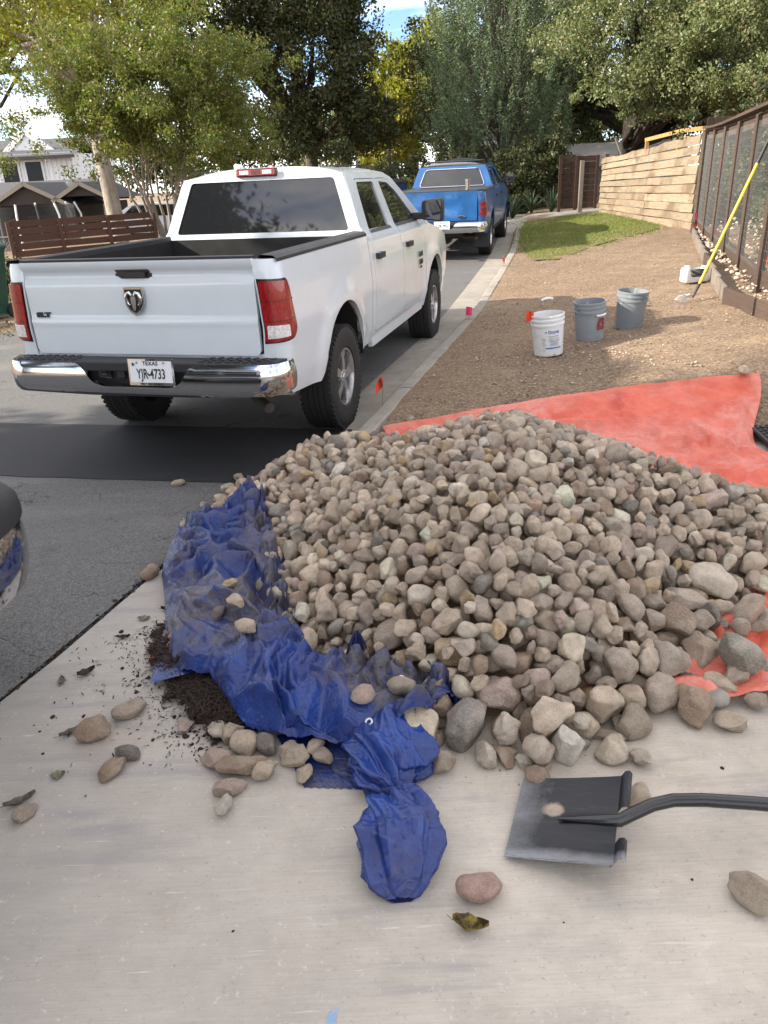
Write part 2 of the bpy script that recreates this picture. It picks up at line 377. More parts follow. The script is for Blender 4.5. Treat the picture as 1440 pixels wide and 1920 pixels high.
# dark patch of new asphalt across the road
def pz(x, y): return road_z(y)
V = []; F = []; n = 40
for i in range(n+1):
    x = -7.2 + (6.98)*i/n
    yf = 5.61 - .213*x - .25*max(0, x+1)*0; yn = 4.42 - .205*x
    yn += .006*sin(x*23) + .004*sin(x*51); yf += .006*sin(x*19)
    yf = min(yf, 8)
    V += [(x, yn, .004), (x, (yn+yf)/2, .005), (x, yf, .004 + float(road_z(yf))*0.2)]
for i in range(n): F += [(i*3, i*3+3, i*3+4, i*3+1), (i*3+1, i*3+4, i*3+5, i*3+2)]
V = [(x, y, float(road_z(y)) + .005) for x, y, z in V]
MB().add(V, F).build('road_patch', M['asphalt_new'], kind='structure')
# driveway: concrete slab, edge against the asphalt
dp = [(-4.4,-7.0),(-1.53,2.36),(-1.12,3.57),(-.62,4.55),(-.40,5.05),(-.20,5.35),(.4,5.45),(2.9,5.1),(3.6,4.6),(3.6,-7.0)]
q = dens(dp, .35); q = [(x + .012*sin(x*31+y*17), y + .012*cos(x*23+y*29)) if i else (x, y) for i, (x, y) in enumerate(q)]
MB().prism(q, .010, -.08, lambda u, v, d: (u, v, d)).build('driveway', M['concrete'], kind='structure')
# crumbling asphalt edge beside the slab
r = np.random.RandomState(11); eb = MB()
for k in range(420):
    t = r.rand(); y = -1 + 6*t; x = (-1.53 + (y-2.36)*.335 if y < 3.57 else -1.12 + (y-3.57)*.5) - abs(r.normal(0, .022)); a = r.uniform(.004, .013)
    eb.box((x, y, .004 + a*.3), (a*1.4, a, a*.8), rz=r.rand()*3)
eb.build('asphalt_crumbs', M['asphalt_new'], kind='stuff')
# kerb, cast in sections
kerb = empty('kerb', (0, 0, 0), kind='structure')
y0 = 5.05; k = 0
while y0 < 22:
    y1 = y0 + (1.55 if k else 1.35); ysec = np.linspace(y0 + .008, y1 - .008, 7); V = []; F = []
    for y in ysec:
        x = float(kerb_x(y)); z = float(road_z(y)); h_ = .125 + .004*sin(k*2.1)
        wv = .004*sin(y*9)
        for dx, dz in ((0, -.08), (.0, .0), (.012, h_-.03), (.035, h_-.004), (.055, h_), (.145, h_), (.155, h_-.008), (.158, -.08)): V.append((x+dx+wv, y, z+dz))
    for i in range(len(ysec)-1):
        for j in range(7): F.append((i*8+j, i*8+j+1, (i+1)*8+j+1, (i+1)*8+j))
    F += [tuple(range(8)), tuple(range(len(V)-8, len(V)))[::-1]]
    MB().add(V, F).build('kerb_section', M['kerb'], kerb, smooth=30)
    y0 = y1; k += 1
# concrete walk that branches off behind the lawn
MB().prism(dens([(4.25,22.3),(5.0,23.0),(6.9,23.7),(9.5,24.2),(9.5,25.8),(6.6,25.2),(4.2,24.6)], .4), 0, -.06, lambda u, v, d: (u, v, gz(u, v)+.02+d)).build('path', M['kerb'], kind='structure')
# lawn base and blades
lawn = [(3.0,14.5),(3.3,17.4),(3.75,19.6),(4.0,21.0),(4.35,22.2),(5.0,22.9),(6.7,23.4),(6.82,21.6),(6.8,19.9),(6.72,18.6),(6.35,17.7),(5.4,16.8),(4.6,16.0),(3.9,15.0),(3.4,14.3)]
r = np.random.RandomState(4)
def blades(name, poly, n, h, mat, dens_f=None, **kw):
    xs_ = [p[0] for p in poly]; ys_ = [p[1] for p in poly]; P = []
    while len(P) < n:
        x = r.uniform(min(xs_), max(xs_)); y = r.uniform(min(ys_), max(ys_))
        d = dens_f(x, y) if dens_f else 1
        if inpoly(x + r.normal(0, .12), y + r.normal(0, .2), poly) and r.rand() < d: P.append((x, y, gz(x, y) - .01))
    P = np.array(P); a = r.uniform(0, 2*pi, n); hh = h * r.uniform(.5, 1.3, n); wd = .006 + .006*r.rand(n)
    if h > .1: wd *= 2
    lean = r.normal(0, .5, (n, 2)) * hh[:, None]
    s_ = np.stack([np.cos(a)*wd, np.sin(a)*wd, np.zeros(n)], 1); tip = P + np.column_stack([lean, hh])
    V = np.stack([P - s_, P + s_, tip], 1).reshape(-1, 3)
    return link(name, npmesh(name, V, np.arange(3*n).reshape(-1, 3)), mat, **kw)
ring = [(x, y) for x, y in dens(lawn, .5)]
MB().add([(x, y, gz(x, y) + .003) for x, y in ring] , [tuple(range(len(ring)))]).build('lawn_soil', M['turf'], kind='structure')
bpy.data.objects['lawn_soil'].name = 'lawn_ground'
blades('lawn_grass', lawn, 34000, .045, M['grass'], lambda x, y: (.25 + .75*float(sstep(14.3, 17.5, y + (3.6-x)*.6))) * (.35 + .65*(sin(x*3.1+1)*sin(y*2.3)+sin(x*7)*sin(y*5.3)*.5 > -.35)), kind='stuff', label='short green lawn grass beside the kerb behind the bare dirt', cat='grass')
blades('verge_grass', [(-7.2,11.0),(-6.2,16),(-4.6,24),(-9,24),(-12,22),(-12,14)], 20000, .09, M['grass'], kind='stuff', label='rough green verge grass left of the road by the wooden fence', cat='grass')
# pebbles and clods on the dirt
def icos(sub):
    bm = bmesh.new(); bmesh.ops.create_icosphere(bm, subdivisions=sub, radius=1); V = np.array([v.co[:] for v in bm.verts]); F = np.array([[v.index for v in f.verts] for f in bm.faces]); bm.free(); return V, F
ICO = {k: icos(k) for k in (1, 2, 3, 4)}
def scatter_lumps(name, pts, sizes, mat, flat=.6, sub=1, **kw):
    V0, F0 = ICO[sub]; n = len(pts); nv = len(V0); rr = r
    q = rr.uniform(.6, 1.3, (n, 1, 3)) * np.array([1, 1, flat]) * np.asarray(sizes)[:, None, None]
    a = rr.uniform(0, 2*pi, n); c, s_ = np.cos(a), np.sin(a)
    J = 1 + .25*rr.normal(size=(n, nv, 1)) * (sub == 1) * .6
    V = V0[None] * q * J
    X = V[..., 0]*c[:, None] - V[..., 1]*s_[:, None]; Y = V[..., 0]*s_[:, None] + V[..., 1]*c[:, None]
    V = np.stack([X, Y, V[..., 2]], -1) + np.asarray(pts)[:, None]
    F = (F0[None] + (np.arange(n)*nv)[:, None, None]).reshape(-1, 3)
    return link(name, npmesh(name, V.reshape(-1, 3), F), mat, **kw)
s = MatB('pebble_mix'); g = node(s.nt, 'ShaderNodeNewGeometry'); M['pebble'] = s.set(s.mix(g.outputs['Random Per Island'], (.22,.165,.115), (.50,.43,.345)), .9, 0, .2)
s = MatB('clod_mix'); g = node(s.nt, 'ShaderNodeNewGeometry'); M['clod'] = s.set(s.mix(g.outputs['Random Per Island'], (.16,.11,.07), (.38,.28,.185)), .95, 0, .2)
P = []
while len(P) < 5200:
    y = 5.4 + 13*r.rand()**1.6; x = kerb_x(y) + .2 + r.rand()*6
    if x > 7.0 or inpoly(x, y, lawn): continue
    P.append((x, y, gz(x, y) + .0))
P = np.array(P); scatter_lumps('dirt_clods', P, .004 + .009*r.rand(len(P))**3, M['clod'], kind='stuff', label='loose crumbs of brown earth over the bare dirt strip', cat='soil')
Q = P[r.permutation(len(P))[:1500]] + r.normal(0, .05, (1500, 3)) * [1, 1, 0]
k1 = 500; Q[:k1, 0] = r.uniform(.9, 2.6, k1); Q[:k1, 1] = r.uniform(6.0, 7.4, k1)
Q[:, 2] = ground_z(Q[:, 0], Q[:, 1]); ok = Q[:, 0] > kerb_x(Q[:, 1]) + .2; Q = Q[ok]
scatter_lumps('dirt_pebbles', Q, .004 + .011*r.rand(len(Q))**3, M['pebble'], kind='stuff', label='pale pebbles scattered on the bare dirt around the buckets', cat='gravel')

# ------------------------------------------------------------ vehicles
def wheel_meshes():
    R, W = .402, .135
    prof = [(.225,-W*.80),(.235,-W*.92),(.30,-W*1.0),(.355,-W*.98),(.385,-W*.88)]
    for a, b in ((-.80,-.50),(-.44,-.16),(-.10,.10),(.16,.44),(.50,.80)):
        prof += [(R-.012, W*(a-.03)), (R, W*a), (R+.001, W*(a+b)/2), (R, W*b), (R-.012, W*(b+.03))]
    prof += [(.385,W*.88),(.355,W*.98),(.30,W*1.0),(.235,W*.92),(.225,W*.80)]
    t = MB().lathe(prof, 56, 'X')
    for k in range(56):                                   # shoulder lugs
        a = 2*pi*k/56
        for s_ in (-1, 1):
            m = Matrix.Rotation(a, 3, 'X')
            t.box(m @ Vector((s_*W*.80, R-.010, 0)), (W*.26, .022, .024), M=m)
    tyre = t.build('tyre', M['rubber'], smooth=40)
    r = MB().lathe([(.226,-.11),(.226,.10),(.222,.118),(.210,.116),(.205,.09),(.196,.02),(.19,-.10)], 48, 'X')
    nsp = 5
    for k in range(nsp):
        a = 2*pi*k/nsp + .3
        for off in (-.19, .19):                            # twin-legged spokes
            V = []; F = []
            st = [(.050,.030,.098,.075),(.10,.024,.100,.072),(.15,.019,.094,.062),(.212,.023,.098,.060)]
            for rr, hw, xo, xi in st:
                aa = a + off * (rr / .21) * .75
                c, s2 = cos(aa), sin(aa)
                for sg in (-1, 1):
                    py, pz = rr*c - sg*hw*s2, rr*s2 + sg*hw*c
                    V += [(xo, py, pz), (xi, py - 0*sg, pz)]
            for i in range(3):
                b = i*4
                F += [(b, b+4, b+6, b+2), (b, b+1, b+5, b+4), (b+2, b+6, b+7, b+3)]
            r.add(V, F)
    r.lathe([(.0,.112),(.028,.110),(.032,.104),(.055,.100),(.062,.085),(.062,.06)], 24, 'X')
    for k in range(5):
        a = 2*pi*k/5; r.lathe([(0,.11),(.009,.108),(.009,.09)], 8, 'X', c=(0,.045*cos(a),.045*sin(a)))
    rim = r.build('rim', M['alloy'], smooth=38)
    d = MB().lathe([(0,.045),(.195,.045)], 32, 'X').lathe([(.19,-.09),(.0,-.09)], 24, 'X').build('brake_disc', M['rust'])
    return tyre, rim, d
_tyre, _rim, _disc = wheel_meshes()
WHEEL = [o.data for o in (_tyre, _rim, _disc)]
for o in (_tyre, _rim, _disc): bpy.data.objects.remove(o)
def wheel(root, x, y, z=.402, side=1, scale=1, rimmat=None, rot=.0):
    w_ = empty('wheel', (x, y, z)); w_.parent = root; w_.rotation_euler = (rot, 0, 0) if side > 0 else (rot, 0, pi)
    w_.scale = (scale,)*3
    for n_, me in zip(('tyre', 'rim', 'brake_disc'), WHEEL): link(n_, me, parent=w_)
    return w_

def pickup(name, P, loc, rz, **kw):
    """quad-cab pickup; local x right, y forward, z up, origin on the ground under the rear axle"""
    root = empty(name, loc, rz, **kw); paint = M[P['paint']]
    far = P.get('far', False); stp = .11 if far else .055
    def X(y, z):
        """half width of the body side below the belt"""
        x = .985 - .055*max(0, (.78 - z)/.3)**1.5 - .03*max(0, (z-1.12)/.28)**1.6
        x += .010*exp(-((z-.98)/.10)**2)
        for cy, r0 in ((.03, .52), (3.57, .52)):
            r = math.hypot(y-cy, z-.48); x += P.get('flare', .024)*exp(-((r-r0)/.10)**2)*(1 if r > r0 else 1)
        x -= .03*max(0, min(1, (y-3.75)/.8))**2 + P.get('step', 0) * exp(-((z-.80)/.05)**2) * 0
        x -= .007/(1+exp(-(z-.675)/.006)) * (1 if .52 < y or y < -.5 else 1) * 0
        if z < .675: x += .006
        return x
    def Xg(y, z):
        if z <= 1.36: return X(y, z) - .0
        t = (z-1.36)
        b = X(y, 1.36)
        return b - .045*min(1, t/.05)**.7 - max(0, t-.03)*.36 - max(0, (z-1.80)/.12)**2*.05
    arch = lambda cy: [(cy + .50*cos(a), .47 + .51*sin(a)) for a in np.linspace(pi*1.0, 0, 19)]
    YR, YE = -1.08, -1.17; RC = .09
    def side(sg, off=0):
        def f(u, z, d):
            if u >= YR: return (sg*(X(u, z) - d + off), u, z)
            t = YR - u; xb = X(YR, z)
            tuck = .05*max(0, (z-1.25)/.15)**2
            if t < .1414: a = t/RC; return (sg*(xb-RC+RC*cos(a) + (off-d)*cos(a)), YR - (RC-tuck*.3)*sin(a) - (off-d)*sin(a), z)
            return (sg*(xb-RC-(t-.1414)), YE - off + d + tuck*.3, z)
        return f
    body = empty('cargo_bed'); body.parent = root
    ub = -1.283
    bed_out = [(ub, .80)] + [(-1.14, .80), (-1.13, .62), (-1.05, .555), (-.52, .50)] + arch(.03)[1:-1] + [(.56, .50), (.835, .50), (.835, 1.392), (-1.05, 1.398), (ub, 1.398)]
    for sg in (-1, 1):
        sheet('bed_side', bed_out, side(sg), paint, body, step=stp, thick=.05)
        # tail lamp: red lens with a clear reversing block below
        if P['tail'] == 'tall':
            lo = rnd_poly([(-1.262,.905),(-1.04,.925),(-1.005,.965),(-1.045,1.235),(-1.07,1.268),(-1.262,1.275)], .025)
            lb = sheet('tail_lamp', [( -1.272 if u < -1.2 else u+.02*(1 if u > -1.1 else 0), z + (.012 if z > 1.1 else -.012)) for u, z in lo], side(sg, .003), M['black_gloss'], root, step=.05, thick=.02)
            sheet('red_lens', [p for p in lo if 1] , side(sg, .014), M['lamp_red'], lb, step=.03, thick=.02)
            sheet('reversing_lens', rnd_poly([(-1.245,.928),(-1.11,.938),(-1.115,1.01),(-1.245,1.01)], .008), side(sg, .018), M['lamp_white'], lb, step=.03, thick=.008)
            for zz in (1.03, 1.15): sheet('lens_rib', [(-1.258, zz), (-1.03, zz+.004), (-1.03, zz+.010), (-1.258, zz+.006)], side(sg, .0165), M['lamp_dark'], lb, step=.04, thick=.004)
        else:
            lo = rnd_poly([(-1.245,.90),(-1.10,.90),(-1.09,1.14),(-1.13,1.19),(-1.235,1.17)], .03)
            lb = sheet('tail_lamp', lo, side(sg, .012), M['lamp_red'], root, step=.04, thick=.02)
            sheet('lens_rib', rnd_poly([(-1.225,.99),(-1.12,.99),(-1.12,1.055),(-1.225,1.055)], .01), side(sg, .016), M['lamp_dark'], lb, step=.04, thick=.006)
        # rail cap
        rc = MB(); pr = [(.0,.0),(.055,.006),(.065,-.012),(.062,-.03)]
        V = []; F = []; ys = [-1.13, -1.0, -.5, 0, .4, .835]
        for yy in ys:
            xb = X(yy, 1.39)
            for dx, dz in ((-.115,-.06),(-.112,.016),(-.10,.026),(-.02,.020),(.003,.004),(.004,-.016)): V.append((sg*(xb+dx), yy, 1.395+dz))
        for i in range(len(ys)-1):
            for k in range(5): F.append((i*6+k, i*6+k+1, (i+1)*6+k+1, (i+1)*6+k))
        MB().add(V, F).build('rail_cap', M['black_plastic'], body, smooth=30)
        # wheel house and inner wall
        wh = MB()
        A = [(cy_, z_) for cy_, z_ in arch(.03)]
        wh.add([(sg*.975, a, b) for a, b in A] + [(sg*.64, a, b) for a, b in A], [(i, i+1, i+20, i+19) for i in range(18)])
        wh.add([(sg*.645, a, b) for a, b in A], [tuple(range(19))])
        wh.build('wheel_house', M['gap'], body)
    # liner
    ln = MB()
    ln.box((0, -.17, .965), (1.66, 1.95, .03)); ln.box((0, .825, 1.165), (1.80, .022, .44)); ln.box((0, -1.10, 1.15), (1.63, .02, .45))
    for sg in (-1, 1): ln.box((sg*.84, -.15, 1.17), (.02, 1.95, .42))
    for k in range(9): ln.box((-.7 + k*.175, -.17, .984), (.09, 1.9, .012))
    ln.build('bed_liner', M['gap'], body)
    # tailgate
    def tg(u, v, d):
        y = -1.172
        if v > 1.362: y -= .012*min(1, (v-1.362)/.01)
        y += .020*exp(-((v-1.318)/.028)**2) if v < 1.37 else 0
        y -= .006*sstep(1.045, 1.02, v)*1
        y -= .010*sstep(1.055, 1.045, v) * sstep(1.0, 1.045, v)
        y += .02*max(0, abs(u)-.72)**2*8
        return (u, float(y) + d, v)
    hw = .818
    tgo = empty('tailgate'); tgo.parent = root
    tz = .822
    rim_ = rnd_poly([(-hw+.02, tz), (hw-.02, tz), (hw, tz+.03), (hw, 1.405), (-hw, 1.405), (-hw, tz+.03)], .012)
    hole = rnd_poly([(-.135,1.352),(-.10,1.297),(.11,1.297),(.118,1.345),(.11,1.353)], .01)
    if P['tail'] == 'tall':
        sheet('panel', rim_, tg, paint, tgo, holes=[hole], step=.028, thick=.03)
        MB().box((-.005, -1.150, 1.325), (.26, .012, .062)).build('handle_recess', M['black_gloss'], tgo)
        MB().prism(rnd_poly([(-.085,1.338),(-.06,1.306),(.085,1.306),(.09,1.338)], .008), -1.178, -1.155, lambda u, v, d: (u, d, v)).build('handle', M['black_plastic'], tgo)
    else:
        def tg2(u, v, d):
            q = -.018*exp(-((u+.35)**2+(v-1.12)**2)/.02) + .03*exp(-((u-.12)**2/.05+(v-1.10)**2/.01)) - .012*exp(-((u-.25)**2/.02+(v-1.2)**2/.01)) + .012*exp(-((u-.3)**2+(v-1.0)**2)/.01)
            return (u, -1.18 + d + q, v)
        sheet('panel', rim_, tg2, paint, tgo, step=.05, thick=.03)
        MB().prism(rnd_poly([(-.26,1.245),(-.22,1.20),(-.02,1.20),(.01,1.25),(-.03,1.30),(-.20,1.30)], .03), -1.188, -1.15, lambda u, v, d: (u, d, v)).build('handle_surround', paint, tgo, bevel=.004)
        MB().prism(rnd_poly([(-.21,1.255),(-.19,1.222),(-.06,1.222),(-.04,1.255),(-.07,1.28),(-.18,1.28)], .015), -1.197, -1.15, lambda u, v, d: (u, d, v)).build('handle', M['steel'], tgo)
    MB().box((0, -1.145, 1.412), (1.63, .065, .018)).build('cap_strip', M['black_plastic'], tgo, bevel=.005)
    MB().box((0, -1.13, .802), (1.70, .05, .05)).build('valance', paint, body)
    # cab
    cab = empty('cab'); cab.parent = root
    def cs(sg):
        return lambda u, z, d: (sg*(Xg(u, z) - d), u, z)
    roofz = 1.865
    rear_top = 1.02
    o_ = [(.852,.50),(2.98,.46),(3.05,.50)] + [(3.07,.9),(3.10,1.30),(3.36,1.34),(3.30,1.40),(2.86,1.64),(2.50,1.82),(2.30,1.865),(1.02,1.865),(.90,1.40),(.852,1.36)]
    dr_r = rnd_poly([(.965,.565),(2.035,.555),(2.035,1.0),(1.955,1.38),(1.875,1.818),(1.20,1.818),(1.13,1.76),(1.00,1.38),(.955,1.1)], [.05,.02,.3,.1,.02,.06,.05,.1,.3])
    dr_f = rnd_poly([(2.045,.555),(2.97,.54),(3.03,.62),(3.06,1.30),(2.985,1.415),(2.55,1.70),(2.33,1.795),(2.22,1.818),(1.887,1.818),(1.967,1.38),(2.045,1.0)], [.02,.04,.04,.1,.05,.1,.06,.06,.02,.1,.3])
    w_r = rnd_poly([(1.10,1.415),(1.80,1.405),(1.80,1.43),(1.775,1.79),(1.245,1.79),(1.21,1.74)], [.03,.02,.0,.04,.04,.05])
    w_f = rnd_poly([(2.005,1.405),(2.95,1.40),(2.50,1.685),(2.27,1.775),(1.97,1.79)], [.02,.03,.05,.05,.03])
    for sg in (-1, 1):
        sheet('cab_side', o_, cs(sg), paint, cab, holes=[dr_r, dr_f], step=stp, thick=.03)
        for nm, dp, wp, hy in (('rear_door', dr_r, w_r, 1.13), ('front_door', dr_f, w_f, 2.27)):
            c0 = Vector((sum(p[0] for p in dp)/len(dp), sum(p[1] for p in dp)/len(dp)))
            ins = [(p[0] + (.005 if p[0] < c0.x else -.005), p[1] + (.005 if p[1] < c0.y else -.005)) for p in dp]
            d_ = sheet(nm, ins, (lambda q: lambda u, z, d: (q*(Xg(u, z) - d + .001), u, z))(sg), paint, root, holes=[wp], step=stp, thick=.03)
            gl = [(p[0] + (-.015 if p[0] < 1.5+(1 if nm[0] == 'f' else 0) else .015), p[1] + (-.015 if p[1] < 1.6 else .012)) for p in wp]
            sheet('window_glass', gl, (lambda q: lambda u, z, d: (q*(Xg(u, z) - .014), u, z))(sg), M['tint'], d_, step=.12, rim=False)
            xh = X(hy, 1.2)
            hb = MB().box((sg*(xh+.028), hy, 1.20), (.022, .20, .05)).box((sg*(xh+.008), hy-.08, 1.20), (.03, .04, .046)).box((sg*(xh+.008), hy+.08, 1.20), (.03, .04, .046))
            hb.build('door_handle', M['black_plastic'], d_, bevel=.006)
            # belt weatherstrip
            y0_, y1_ = (1.08, 1.80) if nm[0] == 'r' else (2.0, 2.97)
            MB().add([(sg*(Xg(yy, zz)+.004), yy, zz) for yy in (y0_, y1_) for zz in (1.385, 1.41)], [(0,1,3,2)]).build('belt_seal', M['black_plastic'], d_)
        MB().box((sg*.93, 1.95, .50), (.04, 2.1, .10)).build('sill', M['gap'] if not P.get('sill') else paint, cab)
    # backing so that the gaps read dark
    MB().box((0, 1.98, .86), (1.86, 2.0, .70)).build('cab_floor', M['gap'], cab)
    def rearw(u, z, d):
        t = (z-1.0)
        y = .852 + max(0, z-1.36)*.30 + .025*(u/.8)**2*0
        return (u, y + d + .03*max(0, abs(u)-.70), z)
    def rhw(z): return (Xg(1.0, z) - .004)
    ro = [(-rhw(1.0)+.02, .95)] + [(rhw(1.0)-.02, .95), (rhw(1.36), 1.36), (rhw(1.45), 1.45), (rhw(1.65), 1.65), (rhw(1.865), 1.865), (-rhw(1.865), 1.865), (-rhw(1.65), 1.65), (-rhw(1.45), 1.45), (-rhw(1.36), 1.36)]
    gw = P.get('glass', ((.80,1.425),(.655,1.838)))
    wg = rnd_poly([(-gw[0][0], gw[0][1]), (gw[0][0], gw[0][1]), (gw[1][0], gw[1][1]), (-gw[1][0], gw[1][1])], P.get('glass_r', .03))
    sheet('rear_wall', ro, rearw, paint, cab, holes=[wg], step=stp, thick=.02)
    sheet('rear_window', [(u*1.012, z + (.008 if z > 1.6 else -.008)) for u, z in wg], lambda u, z, d: (u, rearw(u, z, 0)[1] + .008, z), M['tint'], cab, step=.12, rim=False)
    if P.get('glass_trim'):
        pr = [rearw(u, z, -.01) for u, z in wg]; MB().tube(pr + pr[:1], .011, 6, cap=False).build('window_trim', M['chrome'], cab, smooth=40)
    # roof
    nx, ny = 22, 14; V = []; F = []
    for j in range(ny+1):
        y = 1.003 + (2.36-1.003)*j/ny
        e = min(1, (y-1.003)/.10); e2 = min(1, (2.36-y)/.18)
        for i in range(nx+1):
            s_ = -1 + 2*i/nx; xw = Xg(1.5, 1.862)
            z = 1.863 + .075*(1-abs(s_)**3.2) * (.45 + .55*sin(e*pi/2)) * (.8+.2*sin(e2*pi/2))
            V.append((s_*xw, y, z))
    for j in range(ny):
        for i in range(nx): a = j*(nx+1)+i; F.append((a, a+1, a+nx+2, a+nx+1))
    # rear lip of the roof
    b = len(V)
    for i in range(nx+1): p = V[i]; V.append((p[0], p[1]-.004, min(p[2], 1.865)-.02))
    for i in range(nx): F.append((b+i, b+i+1, i+1, i))
    MB().add(V, F).build('roof', M[P.get('roof', P['paint'])], cab, smooth=50)
    for sg in (-1, 1): MB().tube([(sg*.665, y, 1.915 + .012*sin((y-1)/1.4*pi)) for y in np.linspace(1.03, 2.3, 8)], .007, 6).build('roof_seam', M['gap'], cab, smooth=50)
    # windscreen, hood, front
    MB().add([(-.70,2.36,1.865),(.70,2.36,1.865),(.84,3.32,1.36),(-.84,3.32,1.36),(-.42,2.34,1.90),(.42,2.34,1.90),(.45,3.42,1.36),(-.45,3.42,1.36)], [(0,4,7,3),(4,5,6,7),(5,1,2,6)]).build('windscreen', M['tint'], cab, smooth=60)
    for sg in (-1, 1):
        fo = [(3.06,.50)] + [(3.065,.60),(3.09,1.0),(3.105,1.30),(3.36,1.335),(3.9,1.25),(4.35,1.15),(4.45,1.0),(4.46,.70),(4.10,.52)] + [(a, b) for a, b in arch(3.57)[::-1]]
        sheet('fender', fo, cs(sg), paint, root, step=stp, thick=.05)
        A = arch(3.57); wh = MB().add([(sg*.96, a, b_) for a, b_ in A] + [(sg*.6, a, b_) for a, b_ in A], [(i, i+1, i+20, i+19) for i in range(18)]).add([(sg*.605, a, b_) for a, b_ in A], [tuple(range(19))])
        wh.build('wheel_house', M['gap'], cab)
    V = []; F = []
    for j in range(11):
        t = j/10; y = 3.16 + 1.28*t
        for i in range(15):
            s_ = -1 + i/7; xw = Xg(y if y > 3.4 else 3.4, 1.34 - .2*max(0,(y-3.36))) - .01
            edge = 1.345 - (y-3.16)*.04 - max(0, y-3.36)*.14
            z = edge + .085*(1-abs(s_)**3)*(1 - .5*t**6) + .015*exp(-((abs(s_)-.55)/.1)**2)
            V.append((s_*xw, y, z))
    for j in range(10):
        for i in range(14): a = j*15+i; F.append((a, a+1, a+16, a+15))
    MB().add(V, F).build('hood', paint, root, smooth=50)
    nose = MB().box((0, 4.44, .98), (1.70, .10, .36)); nose.build('grille_shell', paint, root, bevel=.03)
    g = MB().box((0, 4.50, 1.0), (.98, .04, .30)); g.build('grille', M['gap'], root)
    g = MB().box((0, 4.53, 1.0), (.05, .03, .30)).box((0, 4.53, 1.0), (.98, .03, .04)); g.build('grille_bars', M['chrome'], root, bevel=.008)
    for sg in (-1, 1): MB().prism(rnd_poly([(sg*.54,.90),(sg*.90,.93),(sg*.90,1.12),(sg*.54,1.13)], .03), 4.46, 4.53, lambda u, v, d: (u, d - .12*max(0, abs(u)-.7), v)).build('headlight', M['lamp_white'], root, smooth=30)
    # front bumper
    def fb(u, z, d):
        a = abs(u); sgn = 1 if u > 0 else -1
        if a < .80: x, y = a, 4.70 - .05*(a/.8)**2
        else: t = (a-.80)/.40; x, y = .80 + P.get('fbw', .21)*sin(min(1, t)*pi/2), 4.65 - .42*(1-cos(min(1, t)*pi/2)) - max(0, a-1.2)
        bul = .035*(1-((z-.60)/.17)**2)
        n = Vector((x*.35, 1.0, 0)).normalized() if a < .8 else Vector((sin(t*pi/2), cos(t*pi/2), 0))
        q = Vector((x, y, 0)) + n*(bul - d); return (sgn*q.x, q.y, z)
    sheet('front_bumper', rnd_poly([(-1.30,.44),(1.30,.44),(1.33,.76),(-1.33,.76)], .05), fb, M['chrome'], root, step=.05, thick=.03)
    sheet('bumper_cap', rnd_poly([(-1.32,.70),(1.32,.70),(1.30,.86),(-1.30,.86)], .05), lambda u, z, d: tuple(Vector(fb(u, .66, d-.012)) + Vector((0, -.14*max(0,(z-.74)/.12)**2, z-.66))), M['black_plastic'], root, step=.05, thick=.03)
    MB().box((0, 4.35, .55), (1.5, .5, .2)).build('air_dam', M['gap'], root)
    # mirrors
    for sg in (-1, 1):
        m = MB().prism(rnd_poly([(-.02,-.08),(.19,-.10),(.21,-.08),(.21,.10),(.19,.13),(.03,.12),(-.02,.10)], .03), -.03, .07, lambda u, v, d: (sg*(1.03+u), 2.84 + d, 1.47+v))
        mo = m.build('door_mirror', M['black_plastic'], root, bevel=.012, smooth=40)
        MB().box((sg*.97, 2.88, 1.43), (.16, .07, .07)).build('mirror_arm', M['black_plastic'], mo, bevel=.015)
        MB().prism(rnd_poly([(.015,-.065),(.18,-.085),(.19,.09),(.175,.11),(.03,.10)], .02), -.034, -.030, lambda u, v, d: (sg*(1.03+u), 2.84 + d, 1.47+v)).build('mirror_glass', M['tint'], mo)
    # high brake light
    if P.get('chmsl', True):
        hbk = MB().box((-.03, 1.0, 1.90), (.37, .05, .066)).build('high_brake_light', M['black_gloss'], cab, bevel=.01)
        MB().box((-.03, .978, 1.90), (.35, .02, .052)).build('red_lens', M['lamp_red'], hbk, bevel=.006)
        for q in (-.135, .075): MB().box((q, .970, 1.902), (.085, .014, .032)).build('cargo_lens', M['lamp_white'], hbk, bevel=.004)
        for k in range(7): MB().box((-.066 + k*.012, .968, 1.902), (.004, .008, .034)).build('lens_rib', M['lamp_dark'], hbk)
        MB().tube([(-.33, 1.25, 1.93), (-.33, 1.26, 1.955), (-.33, 1.34, 1.952), (-.33, 1.42, 1.935)], [.02, .03, .026, .008], 8).build('roof_antenna', paint, cab, smooth=40)
    # rear bumper
    def rb(u, z, d):
        a = abs(u); sgn = 1 if u > 0 else -1
        Lr = .84
        if a < Lr: x, y = a, -1.36 + .025*(a/Lr)**2; n = Vector((0, -1, 0))
        else:
            t = min(1.15, (a-Lr)/.27); x, y = Lr + .165*sin(t*pi/2 if t < 1 else pi/2), -1.335 + .165*(1-cos(min(1, t)*pi/2)) + max(0, t-1)*.27; th = min(1, t)*pi/2; n = Vector((sin(th), -cos(th), 0))
        bul = .022*(1-((z-.70)/.11)**2) - .05*max(0, (.64-z)/.09)**2
        q = Vector((x, y, 0)) + n*(bul - d); return (sgn*q.x, q.y, z)
    bo = [(-1.30,.70),(-1.18,.615),(-.95,.60),(-.35,.585),(.37,.585),(.95,.60),(1.18,.615),(1.30,.70),(1.31,.80),(1.12,.80),(.44,.80),(.39,.77),(.345,.69),(.27,.655),(-.22,.655),(-.30,.68),(-.36,.77),(-.42,.80),(-1.12,.80),(-1.31,.80)]
    rbm = sheet('rear_bumper', rnd_poly(bo, .03, 4), rb, M['chrome'], root, step=.03, thick=.03)
    MB().box((-.0, -1.255, .775), (1.72, .17, .06)).build('step_pad', M['black_plastic'], rbm, bevel=.01)
    sp = MB()
